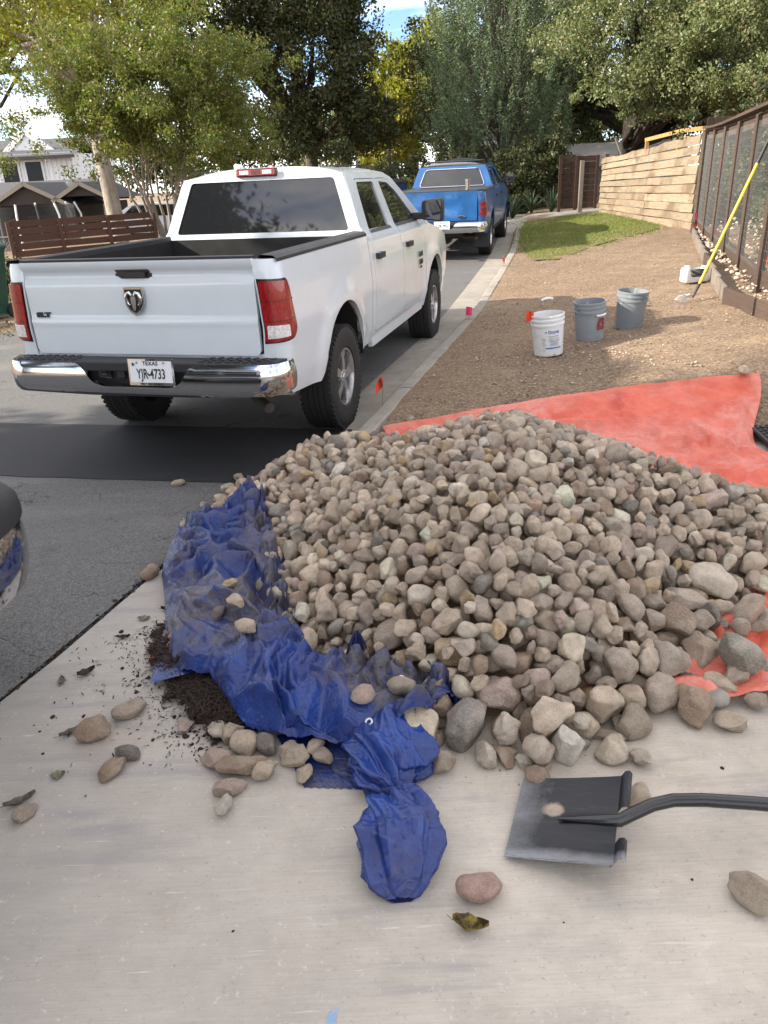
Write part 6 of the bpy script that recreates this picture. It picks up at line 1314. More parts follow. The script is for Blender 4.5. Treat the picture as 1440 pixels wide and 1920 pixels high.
503,2705,442,59,-140,107,55,19, 1183,2610,20,-69,-14,68,49,16, 1085,3689,503,-32,40,-32,75,14, -400,2794,99,138,20,-34,66,19, 628,3023,471,-102,94,2,58,14, -669,4137,224,-72,-45,170,96,0,
344,3983,498,-41,152,158,73,5, -44,3713,357,68,7,26,107,12, -323,3699,220,103,-4,-178,66,9, 813,4215,471,-179,-65,-179,121,11, 376,3609,513,-24,-139,-116,74,19, 529,3891,552,62,19,-58,86,10,
640,3723,498,97,20,13,74,7, -372,3029,60,-87,-23,124,62,7, 574,3063,461,37,-118,-92,94,5, 27,4010,427,-154,126,62,55,21, 66,4253,403,80,-175,-132,56,8, -620,3603,111,12,127,159,71,10,
1689,3009,162,123,-136,39,71,22, -493,4310,324,88,-2,-89,68,5, 746,3086,415,40,-16,-22,55,10, 435,4026,516,116,160,-125,70,18, -785,4020,97,-88,40,-29,80,4, -37,3177,339,-128,73,24,83,6,
784,4300,482,-120,-49,-108,80,23, 373,3940,478,72,120,-177,75,13, -393,3412,221,-160,67,-159,59,4, 87,2497,195,108,-21,56,60,3, 210,3376,436,-36,17,-132,78,7, 243,2942,381,58,-119,37,80,6,
238,2878,353,143,155,85,78,20, 88,3169,383,23,-7,-95,92,8, 1147,3162,385,-38,101,166,69,6, 1495,3593,393,-6,59,-19,76,22, -110,3663,398,65,-178,105,60,14, 248,3534,491,-104,-74,36,70,9,
1408,3543,407,-178,162,-168,56,7, -208,3063,175,106,54,113,54,21, -887,4162,134,100,-4,-153,61,7, 704,3170,424,105,-40,-91,104,4, -242,3179,191,-96,-41,-149,82,16, -513,3439,70,160,-78,-23,79,4,
475,3886,553,157,97,108,62,3, 463,2784,372,93,14,13,94,18, 1745,3177,204,-67,24,-87,64,2, 121,3319,348,-21,-37,3,77,16, 528,2724,373,152,-93,-116,89,22, -301,3326,180,114,56,22,61,3,
1546,3184,227,50,-78,118,95,16, 903,3586,484,40,-23,-105,79,8, 1083,2863,195,-115,58,-46,71,20, -808,4110,66,31,-25,-84,100,7, -393,3434,191,83,63,-146,59,10, 63,3416,449,-50,173,73,57,19,
1392,3319,299,-49,-20,-123,80,2, -86,3991,387,10,5,-20,55,16, -491,3891,254,131,-74,-12,55,5, 1036,2592,104,149,-58,179,65,12, -809,3742,32,122,9,57,48,22, -272,3801,325,79,76,95,70,11,
1742,3408,312,-94,129,-160,94,13, 1116,4116,420,78,-69,103,83,20, 334,2685,357,-88,-10,99,62,14, -396,4409,353,45,-156,-76,72,23, 1058,4053,462,134,-169,37,70,4, 1149,3840,472,-97,-97,-1,65,6,
326,2558,262,132,-18,30,73,5, 1444,3552,360,168,26,-172,100,0, 886,2616,204,-16,-28,-93,89,11, -185,4189,349,54,81,-9,121,19, 205,4098,429,-153,158,124,90,21, -122,4029,410,-114,108,22,61,2,
477,4167,493,-160,-162,139,55,21, -473,4106,333,-5,-40,103,65,15, 1354,3703,427,151,-3,-157,71,13, 350,3145,397,76,30,142,54,12, 1082,3247,330,-162,1,19,66,6, 437,2448,170,136,-134,51,72,14,
-70,3514,364,-134,-126,-60,81,19, -628,3402,46,163,25,120,84,7, -20,3435,372,138,-142,-147,75,22, -290,4202,422,39,27,160,58,20, 35,2594,159,61,9,-166,94,23, 325,3613,469,-158,-20,-93,96,12,
238,3945,420,-39,-115,128,86,9, -10,3814,420,100,-104,-144,60,23, 1069,2891,292,63,35,100,63,23, 1380,3570,456,68,87,40,57,10, 582,3256,444,131,8,-73,92,12, 594,3442,475,169,2,-13,109,8,
854,2970,321,6,58,12,72,20, 109,2954,331,64,14,-167,72,16, -914,4142,84,-4,-18,128,76,0, 766,2783,313,71,-37,149,77,7, -85,3757,388,45,9,46,63,20, 899,4162,485,-149,3,101,77,11,
1579,3467,376,-134,108,99,59,12, 1767,3100,161,-122,14,-5,67,12, -389,3744,256,-65,-57,161,76,20, -235,3511,306,-74,97,-61,88,19, 993,3363,470,13,62,160,71,21, 107,3354,387,-159,-3,176,59,9,
1166,3708,488,-116,-117,-143,59,7, 674,2335,206,-154,30,-41,67,2, 536,3496,537,-78,140,171,69,3, -210,3010,241,36,-95,-13,61,11, 1357,3379,337,-21,69,21,77,17, 619,4208,502,-30,41,-104,83,8,
1616,3450,346,122,121,61,92,3, 1247,3264,326,-49,-79,7,87,2, 680,3641,527,-36,37,117,81,23, -47,3659,390,170,158,20,77,12, 298,3888,468,50,-106,-171,72,21, -811,4145,123,-43,-20,-86,67,6,
210,3759,474,-99,-125,29,65,19, 567,3720,544,-49,20,-66,90,16, 94,4377,362,70,41,-83,67,9, 1255,3455,399,-177,47,117,75,12, 989,3199,409,-138,51,-134,61,0, 1669,3214,199,-100,-26,-151,58,2,
-713,3792,48,-103,-51,-43,56,15, 1110,3423,433,131,-35,-62,104,5, -15,3013,328,153,71,130,77,20, 335,2972,410,33,48,-6,64,10, 73,4180,398,-70,115,-22,55,0, 1578,3067,238,-55,-114,166,66,8,
49,3226,301,-9,-37,19,48,9, 333,2985,367,-168,-35,-20,69,6, 596,4151,512,37,163,-25,59,18, 57,3751,432,-129,-178,60,55,23, 615,2987,440,162,-34,146,76,22, -108,2930,212,94,128,-172,72,14,
566,3399,513,119,-138,-42,77,0, 1468,3263,303,3,8,113,86,8, 328,3828,416,139,14,126,78,3, 1643,3763,123,-161,1,67,89,13, 1711,3044,189,131,99,-9,55,1, 684,2601,257,-62,-60,-170,69,5,
-537,4027,209,16,42,78,104,13, -612,3417,101,85,16,-10,48,23, 597,3146,448,66,40,-153,69,6, 1620,3112,228,124,136,176,55,5, 1742,3423,206,131,-30,-160,99,15, -17,2616,190,120,-23,121,64,13,
1587,3519,353,125,-125,78,85,3, 732,3460,479,-26,38,-12,127,16, 453,2438,207,59,129,158,58,8, 629,3355,448,101,71,-103,61,17, 362,3795,503,13,-178,-49,61,2, -91,3914,319,130,10,150,117,10,
1856,3471,267,160,-22,150,95,16, 824,3901,509,-97,-50,52,89,1, 701,2555,168,97,-45,22,55,21, 840,3990,506,138,-38,82,60,18, -133,3572,362,94,158,104,65,17, -548,3792,194,18,-50,68,55,6,
414,3584,489,121,21,-2,54,7, 957,3858,429,11,-42,-138,74,22, -297,3583,226,-105,-44,-157,69,9, 1082,3301,430,42,-129,-9,55,7, 174,4303,380,-147,-104,-102,75,19, -263,4284,383,-173,-2,-101,92,6,
169,2979,322,-90,22,164,59,11, 53,3445,417,154,-70,-118,81,3, 783,3428,516,-173,154,80,59,4, 206,2565,286,-138,-89,118,55,11, 1043,2915,232,131,14,87,79,4, 501,3665,510,-93,-7,9,75,4,
841,3418,449,-19,9,-39,95,18, 1583,3301,235,-147,5,56,48,2, -824,4423,96,-15,-43,141,69,16, 1124,2964,204,31,5,17,71,20, 1091,2733,132,91,14,-104,67,19, 1218,3448,417,-76,145,88,58,10,
1085,4312,401,162,-40,-146,60,5, 277,3041,362,-172,18,-147,71,19, 150,2829,270,-70,-18,122,75,11, 1272,3404,351,-162,-20,127,76,5, -712,4183,115,152,-51,123,58,5, -607,3962,136,95,-12,69,83,15,
-90,4064,381,-145,86,-26,100,3, 1130,3744,490,6,-44,113,55,10, -236,3688,306,-33,-152,146,67,4, 129,4174,402,167,29,-83,77,11, 244,3378,385,-56,-26,59,86,11, -94,2529,45,32,-24,6,77,20,
454,3711,517,25,32,-97,55,6, 703,2446,180,124,-8,-142,72,22, 1346,3222,267,64,0,64,55,10, -53,3953,378,-22,-29,-171,84,9, -689,4045,208,8,-160,129,67,23, 1304,4044,354,136,-123,-67,86,0,
1266,3299,407,-82,-110,-119,68,17, 653,4314,488,-16,-77,173,55,8, -431,3493,135,-171,-32,69,92,16, 1508,3389,289,56,-16,-156,82,22, -103,3740,304,51,-71,-157,66,15, 229,3583,417,120,3,163,48,18,
701,4358,452,80,-90,1,78,1, 747,4209,502,-93,108,-138,62,23, -738,3959,61,123,-10,-125,88,4, 914,3469,437,109,-26,54,83,18, -401,3668,196,-179,10,92,115,11, 1464,3143,208,-155,-1,36,61,17,
1804,3708,51,15,-73,155,86,23, 1311,3673,391,68,-111,-132,92,16, -23,3078,314,77,-9,134,67,9, 1128,2901,177,39,-27,168,65,14, 957,2585,146,-140,-3,94,99,0, 272,3008,427,3,110,4,67,22,
880,4272,447,-98,-116,-32,101,9, 59,2699,241,-119,163,-9,55,0, 785,3003,348,162,53,-53,97,16, 687,3071,440,102,0,-155,76,12, 748,2815,204,153,166,-136,86,9, 942,3363,423,129,49,-38,90,5,
-355,3642,261,-77,69,129,69,14, -739,4087,99,-177,-25,110,69,20, 250,3002,391,115,26,137,55,8, 305,3847,482,158,90,67,59,0, -106,2804,182,-109,9,-167,68,4, -337,3488,256,-132,156,-12,78,10,
1626,3148,197,-109,-146,-36,84,2, 168,3959,422,28,-108,176,66,3, -197,4347,392,-161,-90,160,57,14, -206,3895,319,-105,-31,152,117,4, 798,3311,419,132,-4,-86,87,19, 80,3370,332,166,31,-110,62,14,
720,2371,139,33,-37,57,85,9, -492,3134,57,-87,-57,177,56,10, 883,4431,418,-109,-82,-75,95,9, 1016,3541,514,171,53,151,56,18, 975,4265,433,-6,94,147,74,23, 1703,3069,136,43,-85,47,76,9,
-828,4191,91,-150,12,3,91,17, 842,3500,448,-73,54,29,57,7, 182,2893,348,165,171,36,58,14, -555,4225,319,-66,-10,107,66,16, 524,3093,425,114,-5,116,81,15, 1169,3617,440,151,13,125,63,13,
-528,4128,217,-102,8,88,74,21, -826,4022,49,-158,-22,-126,71,17, 953,3644,494,-129,-71,111,88,23, 324,4250,430,81,151,-1,71,8, 9,3180,378,175,29,174,70,16, 336,3807,458,137,-98,15,63,3,
883,3814,475,-158,0,-22,119,16, 1045,3456,430,-167,44,114,50,4, 1678,3348,226,62,80,-56,61,1, 72,3791,424,-149,-156,-8,60,10, -491,3504,89,-141,12,-29,69,13, -749,4049,53,128,20,-67,49,19,
713,2345,184,-140,-146,-1,69,21, -460,4445,312,136,81,-17,66,20, -386,3285,158,138,-42,56,74,14, 1387,4556,52,54,30,-122,119,5, -316,4034,326,140,165,-81,92,1, 1087,3296,364,124,95,37,82,4,
-98,4184,389,29,131,64,82,3, 865,3693,518,66,0,-39,64,18, 540,4330,459,58,-138,117,69,19, -31,3854,350,159,82,71,55,12, 554,2918,383,-20,38,-75,88,10, -441,3754,220,173,-25,56,67,8,
-360,3361,148,-106,4,-62,86,0, 524,3132,477,-16,-137,-164,89,23, 1218,3951,416,-146,-129,-98,70,22, -9,3303,389,43,-88,110,55,16, 226,3860,446,15,-52,-117,63,0, 379,3474,424,-62,-13,-36,54,18,
106,4221,384,-23,24,121,74,9, 1270,3673,458,94,-113,-45,83,9, 1001,3504,432,13,-24,-159,73,3, 23,3042,280,36,21,-100,74,0, -555,3536,42,42,29,113,48,22, 349,3877,466,-70,-5,-32,69,22,
-290,3959,302,53,-34,-67,53,6, 322,4132,456,15,65,-32,75,2, 1735,3541,267,78,-116,-120,113,21, 706,3968,556,-112,176,-70,66,11, 1703,3476,293,-112,39,-85,75,21, -280,2729,44,-58,10,112,76,14,
-766,4130,158,97,12,139,87,17, -165,3278,296,-13,-7,27,95,3, -260,3087,159,85,22,24,64,15, -674,4633,109,159,7,-59,109,8, 791,4007,486,23,48,32,90,5, -493,3302,43,153,44,-69,61,7,
666,4018,492,103,40,-62,86,8, -234,4190,295,18,19,-117,57,4, -539,3356,47,150,-60,45,78,16, 408,3382,462,114,-29,58,120,0, 387,2536,272,138,61,-120,67,16, 764,3223,408,26,1,-43,80,8,
1033,3713,449,92,-13,-33,117,2, -785,4629,56,128,29,-37,71,7, -281,3379,187,-151,18,59,53,16, 899,3669,454,-16,21,-38,62,23, -899,4435,68,53,8,-48,87,19, 517,3431,345,64,-47,112,59,2,
502,4346,229,62,-155,-172,81,12, -490,4372,304,63,56,66,81,9, 1604,3318,287,6,-5,163,107,13, -100,4082,320,28,-3,96,82,23, 1730,3014,71,-86,-24,48,54,12, 643,3797,529,-149,35,123,105,2,
247,3621,445,36,-135,-69,82,10, -578,4382,183,-75,16,115,83,12, 753,3758,547,24,131,-140,69,5, -430,4254,344,134,-87,-116,82,23, -448,4403,323,95,53,142,59,16, 362,3070,389,155,-9,111,70,9,
-475,3214,44,69,-6,92,67,21, -41,4093,412,-78,-93,47,55,2, 1241,3041,223,27,-27,157,74,21, 910,3133,345,-70,-12,-3,73,2, -656,4133,130,-152,10,-80,64,11, 1240,2866,178,-98,63,53,61,5,
384,3119,465,-22,-65,123,74,16, 1112,2419,71,-120,42,157,57,10, 1606,3585,344,-97,-31,-62,65,3, 640,3022,412,-136,-29,111,58,5, -610,4137,184,-85,-20,48,90,1, -446,3888,238,-105,-13,82,62,19,
1269,3736,258,81,-67,137,66,11, 1191,3548,421,143,1,-37,106,2, 1176,3472,394,18,40,23,66,3, 942,3559,447,159,9,-115,72,20, 1120,3584,457,-36,10,-28,66,14, 1429,3237,252,-103,15,9,71,10,
-374,3444,158,-176,-24,-164,69,4, -720,4276,63,167,15,-127,69,4, -562,3397,97,-98,24,47,71,11, 929,3115,406,-94,144,-120,68,6, 912,3955,489,-93,-15,50,93,9, 705,4044,525,137,-47,-158,55,5,
968,4017,486,-177,-26,51,57,15, 1158,3086,276,-48,67,86,76,13, 934,3065,349,32,-9,-133,77,18, 757,3100,373,164,-24,90,85,19, 1313,4256,76,-64,-30,26,99,19, -543,4375,266,148,-59,-143,71,12,
1102,3903,436,51,44,141,76,16, 1642,3708,295,-27,-89,-15,55,1, 329,3436,445,-100,-15,-171,74,23, 655,3958,508,-46,10,-147,69,19, 642,4132,478,-89,34,-162,111,2, 1138,3716,377,71,11,46,52,5,
489,4120,473,4,82,-138,77,16, 1544,3462,281,-150,-37,-122,74,4, -349,4154,339,-146,178,-50,92,8, 288,3554,447,-36,47,-63,70,14, 1217,4211,359,-4,-134,-117,71,10, -44,4317,394,128,-113,-135,55,22,
845,3638,504,127,-1,-71,78,7, 398,4379,351,23,-145,164,150,20, -179,3431,315,151,37,-111,81,22, 1171,3858,446,-78,64,-50,72,20, -601,4436,132,121,28,-163,119,21, 1111,3134,276,148,-23,80,56,4,
-317,3409,170,177,-20,-155,60,23, 1625,3365,230,-165,-4,-21,59,8, 1602,3249,211,-16,-3,-73,84,13, 858,3608,456,16,-11,90,56,19, 1101,4072,388,-93,19,-8,57,8, 422,3758,448,12,74,-20,48,21,
1114,3703,467,109,-43,-13,78,18, 134,4108,422,30,139,172,62,16, 1410,3830,365,-20,29,-9,73,3, -296,3253,164,23,12,96,77,20, 1585,3482,305,-78,-1,-138,65,8, 704,4230,490,-135,-140,-44,68,6,
1131,4240,395,-136,165,133,71,19, 657,2511,222,-97,-10,27,60,6, 1654,3287,220,149,-38,-120,77,5, -375,3208,161,-48,39,122,77,18, 91,4089,386,-16,111,-64,91,23, 1760,3414,262,164,-149,93,65,16,
487,3851,510,132,147,-149,62,1, 1008,3325,416,-104,34,-5,63,17, 24,3832,349,151,-21,16,97,21, 1008,3936,451,162,20,-159,82,7, -16,3182,282,-105,-9,-77,62,18, -773,3900,90,165,-15,26,59,13,
483,3922,503,-167,-35,-32,89,3, 1080,4489,345,72,26,-82,72,2, -441,4085,305,-135,-105,131,59,0, 94,3393,406,12,-92,-36,61,8, 1074,4184,421,54,-146,-134,73,10, -426,3982,243,45,-1,-136,94,19,
1826,3365,183,-9,19,-13,70,20, 1955,3495,190,-2,-115,123,102,20, 351,4057,464,-44,-49,56,85,3, -171,4140,397,-20,-84,78,66,18, 1327,3459,366,-4,-52,163,85,3, 1115,2908,239,174,4,-94,67,6,
1559,3355,250,-115,26,-112,63,8, -377,3921,255,-123,28,71,60,2, -272,3648,229,-116,0,-66,59,18, 311,4026,432,72,0,151,69,8, -553,4329,219,101,-1,-150,81,15, 1207,3727,429,-127,-177,-153,65,2,
493,4410,404,-157,-86,-121,80,10,
]
def rock_shape(k, dirs):
    """unit directions -> rock surface, shape number k, mean diameter about 1"""
    r = np.random.RandomState(1000 + k)
    ax = np.array([1.0, r.uniform(.66, .92), r.uniform(.5, .78)])
    P = dirs * ax
    ang = (k % 3)          # 0 rounded cobble, 1 part broken, 2 angular
    n = [7, 11, 13][ang]
    for i in range(n):
        d = r.normal(size=3); d /= np.linalg.norm(d)
        sup = np.linalg.norm(d * ax)
        lim = sup * r.uniform([.68, .60, .56][ang], .89)
        s = P @ d
        over = np.maximum(0, s - lim)
        P = P - np.outer(over * [.93, 1.0, 1.0][ang], d)
    # low frequency lumps
    for j in range(5):
        w = r.normal(size=3) * [1.6, 2.2, 2.6][ang]; ph = r.uniform(0, 6.28)
        P = P * (1 + [.035, .028, .024][ang] * np.sin(P @ w * 1.8 + ph))[:, None]
    for j in range(8):
        w = r.normal(size=3) * 5.5; ph = r.uniform(0, 6.28)
        P = P * (1 + [.007, .012, .016][ang] * np.sin(P @ w + ph))[:, None]
    for j in range(8):
        w = r.normal(size=3) * 13; ph = r.uniform(0, 6.28)
        P = P * (1 + [.002, .006, .009][ang] * np.sin(P @ w + ph))[:, None]
    P = P - P.mean(0)
    return P * (.5 / np.abs(P).max(0).mean())
PILE=np.array([(-1.0,4.1),(-.7,4.75),(-.1,5.05),(.6,5.1),(1.15,5.0),(1.5,4.65),(1.75,4.2),(2.1,3.85),(2.7,3.85),(3.0,3.6),(2.9,3.1),(2.4,2.95),(1.75,2.78),(1.38,2.65),(1.08,2.28),(.6,1.95),(.15,2.0),(-.15,2.35),(-.45,2.7),(-.62,3.2),(-.75,3.7)])
def pile_dist(X, Y):
    """signed distance inside the footprint of the heap"""
    X = np.asarray(X, float); Y = np.asarray(Y, float)
    D = np.full(X.shape, 1e9); ins = np.zeros(X.shape, bool)
    n = len(PILE)
    for i in range(n):
        a = PILE[i]; b = PILE[(i + 1) % n]; e = b - a
        t = np.clip(((X - a[0]) * e[0] + (Y - a[1]) * e[1]) / (e @ e), 0, 1)
        D = np.minimum(D, np.hypot(X - a[0] - t * e[0], Y - a[1] - t * e[1]))
        c = ((a[1] > Y) != (b[1] > Y)) & (X < (b[0] - a[0]) * (Y - a[1]) / (b[1] - a[1] + 1e-12) + a[0])
        ins ^= c
    return np.where(ins, D, -D)
def pile_h(X, Y):
    d = pile_dist(X, Y)
    pk = .64 - .10 * np.clip((np.asarray(X, float) - .9) / 1.2, 0, 1) - .05 * np.clip((.3 - np.asarray(X, float)) / .8, 0, 1)
    h = np.where(d > 0, pk * (1 - np.exp(-np.maximum(d, 0) * 1.05 / pk)), d)
    return h * 1.04

SHAPES = 24
MESH = {}
for sub in (3, 4):
    V0, F0 = ICO[sub]
    for k in range(SHAPES): MESH[(sub, k)] = (rock_shape(k, V0 / np.linalg.norm(V0, axis=1)[:, None]), F0)
def rock_mat(name, attr):
    s = MatB(name)
    a = node(s.nt, 'ShaderNodeAttribute'); a.attribute_type = attr; a.attribute_name = 'tint'
    off = node(s.nt, 'ShaderNodeVectorMath'); off.operation = 'ADD'
    if attr == 'OBJECT':
        cr = node(s.nt, 'ShaderNodeVectorMath'); cr.operation = 'SCALE'; cr.inputs['Scale'].default_value = .1; s.l(s.co, cr.inputs[0]); base = cr.outputs[0]
    else: base = s.co
    sc2 = node(s.nt, 'ShaderNodeVectorMath'); sc2.operation = 'SCALE'; sc2.inputs['Scale'].default_value = 13; s.l(a.outputs['Color'], sc2.inputs[0])
    s.l(base, off.inputs[0]); s.l(sc2.outputs[0], off.inputs[1]); co = off.outputs[0]
    n1 = s.noise(26, 5, .7, co=co); n2 = s.noise(210, 4, .8, co=co); pit = s.vor(120, co=co); n3 = s.noise(9, 3, .6, co=co)
    col = s.mix(s.rng(n1, .40, .68, 0, .5), a.outputs['Color'], (.19,.145,.10)); col = s.mix(s.rng(n3, .5, .66, 0, .5), col, (.60,.52,.42))
    col = s.mix(s.rng(n2, .48, .66, 0, .75), s.mix(s.rng(n2, .34, .46, .3, 0), col, (.10,.075,.055)), s.mix(.5, col, (.62,.55,.46))); col = s.mix(s.math('MULTIPLY', s.rng(pit, .05, .16, .55, 0), s.rng(n1, .45, .6)), col, (.07,.05,.035))
    h = s.math('ADD', s.math('MULTIPLY', n1, .9), s.math('ADD', s.math('MULTIPLY', n2, .8), s.math('MULTIPLY', s.rng(pit, 0, .25), .25)))
    return s.set(col, .92, 0, .22, s.bump(h, 1.0, .016))
RM_O, RM_G = rock_mat('river_stone', 'OBJECT'), rock_mat('river_stone_heap', 'GEOMETRY')
TINTS = [('tan', (.57,.455,.34), 34), ('grey-brown', (.47,.38,.30), 26), ('brown', (.36,.255,.18), 11), ('dark grey', (.22,.20,.175), 6), ('ochre', (.52,.37,.21), 5), ('cream', (.68,.585,.46), 8), ('greenish grey', (.30,.285,.23), 3), ('pinkish', (.50,.37,.31), 6), ('off-white', (.76,.70,.60), 2.5), ('sandy', (.64,.52,.385), 18)]
TP = np.array([t[2] for t in TINTS], float); TP /= TP.sum()
FORM = ['smooth rounded', 'chipped', 'rough angular']
ROCKME = {}
def rock_me(k, sub=4):
    if (k, sub) not in ROCKME:
        V_, F_ = MESH[(sub, k)]; me = npmesh('river_stone', V_, F_, True); me.materials.append(RM_O); ROCKME[(k, sub)] = me
    return ROCKME[(k, sub)]
def put_stone(k, loc, q, D, tint, jit, name='river_stone', aspect=None, **kw):
    o = bpy.data.objects.new(name, rock_me(k)); COL.objects.link(o); o.location = loc; o.rotation_mode = 'QUATERNION'; o.rotation_quaternion = q
    o.scale = (D, D, D) if aspect is None else (D*aspect[0], D*aspect[1], D*aspect[2])
    c = [min(.8, max(.02, x * jit)) for x in tint]; o['tint'] = [c[0], c[1], c[2]]; return prop(o, **kw)
raw = np.array(STONES, float).reshape(-1, 8); ns = len(raw); XYZ = raw[:, :3]/1000; DD = raw[:, 6]/1000; KK = raw[:, 7].astype(int)
from mathutils import Euler
QT = np.array([tuple(Euler([radians(v) for v in e]).to_quaternion()) for e in raw[:, 3:6]])
r = np.random.RandomState(77); TI = r.choice(len(TINTS), ns, p=TP); JI = np.clip(r.normal(1.12, .20, ns), .6, 1.6)
def zone(x, y, z):
    side = 'left' if x < .1 else 'middle' if x < .75 else 'right' if x < 1.35 else 'far right'
    row = 'front foot' if y < 2.35 else 'lower front slope' if y < 2.8 else 'middle slope' if y < 3.4 else 'upper slope'
    return 'on the %s, %s' % (row, side)
gV = []; gF = []; gT = []; base = 0; nind = 0
for i in range(ns):
    x, y, z = XYZ[i]
    if y > 4.5: z += .0
    if nind < 262:
        f_ = FORM[KK[i] % 3]; sz = 'large' if DD[i] > .125 else 'small' if DD[i] < .09 else 'mid-sized'; tn = TINTS[TI[i]][0]
        put_stone(int(KK[i]), (x, y, z), QT[i], DD[i], TINTS[TI[i]][1], JI[i], label='%s %s %s river stone %s of the heap' % (sz, f_, tn, zone(x, y, z)), cat='stone', group='river stones in the heap'); nind += 1
        continue
    V_, F_ = MESH[(4 if i < 620 else 3, int(KK[i]))]; w_, a, b, c = QT[i]
    Rm = np.array([[1-2*(b*b+c*c), 2*(a*b-c*w_), 2*(a*c+b*w_)], [2*(a*b+c*w_), 1-2*(a*a+c*c), 2*(b*c-a*w_)], [2*(a*c-b*w_), 2*(b*c+a*w_), 1-2*(a*a+b*b)]])
    gV.append(V_ @ Rm.T * DD[i] + (x, y, z)); gF.append(F_ + base); base += len(V_); gT.append(np.repeat(np.array([[*(np.array(TINTS[TI[i]][1])*JI[i]), 1]]), len(V_), 0))
me = npmesh('heap_stones', np.concatenate(gV), np.concatenate(gF), True); at = me.attributes.new('tint', 'FLOAT_COLOR', 'POINT'); at.data.foreach_set('color', np.concatenate(gT).astype(np.float32).ravel())
link('heap_stones', me, RM_G, kind='stuff', label='rest of the tan and grey river stones filling the big heap', cat='stones')
# dark earth and chips between the stones, under the heap
def core(X, Y):
    return np.minimum(pile_h(X, Y), .55) * .62 - .10
grid_mesh('heap_core', np.linspace(-1.0, 3.0, 60), np.linspace(1.8, 5.2, 60), lambda X, Y: np.maximum(core(X, Y), -.06) - .0, M['clod'], kind='stuff', label='stone dust and earth between the stones of the heap', cat='earth')
def zlow(k, q, D, asp=(1, 1, 1)):
    V_ = MESH[(3, k)][0] * np.array(asp); R_ = np.array(Quaternion(q).to_matrix()); return -float((V_ @ R_.T)[:, 2].min()) * D
def loose(x, y, D0, k, tint, lab, z0=None, jit=1, rz=None, asp=(1, 1, 1), tip=.15, name='river_stone', group=None, cat='stone'):
    D = D0*.76; rr_ = np.random.RandomState(int(abs(x*1000) + abs(y*777)) % 99999); rz = rr_.uniform(0, 6.28) if rz is None else rz
    q = Quaternion((0, 0, 1), rz) @ Quaternion((1, 0, 0), rr_.normal(0, tip)) @ Quaternion((0, 1, 0), rr_.normal(0, tip))
    z = (gz(x, y) if z0 is None else z0) + zlow(k, q, D, asp) - .003
    tt = dict((t[0], t[1]) for t in TINTS); return put_stone(k, (x, y, z), q, D, tt[tint] if isinstance(tint, str) else tint, jit, aspect=asp, label=lab, cat=cat, group=group, name=name)
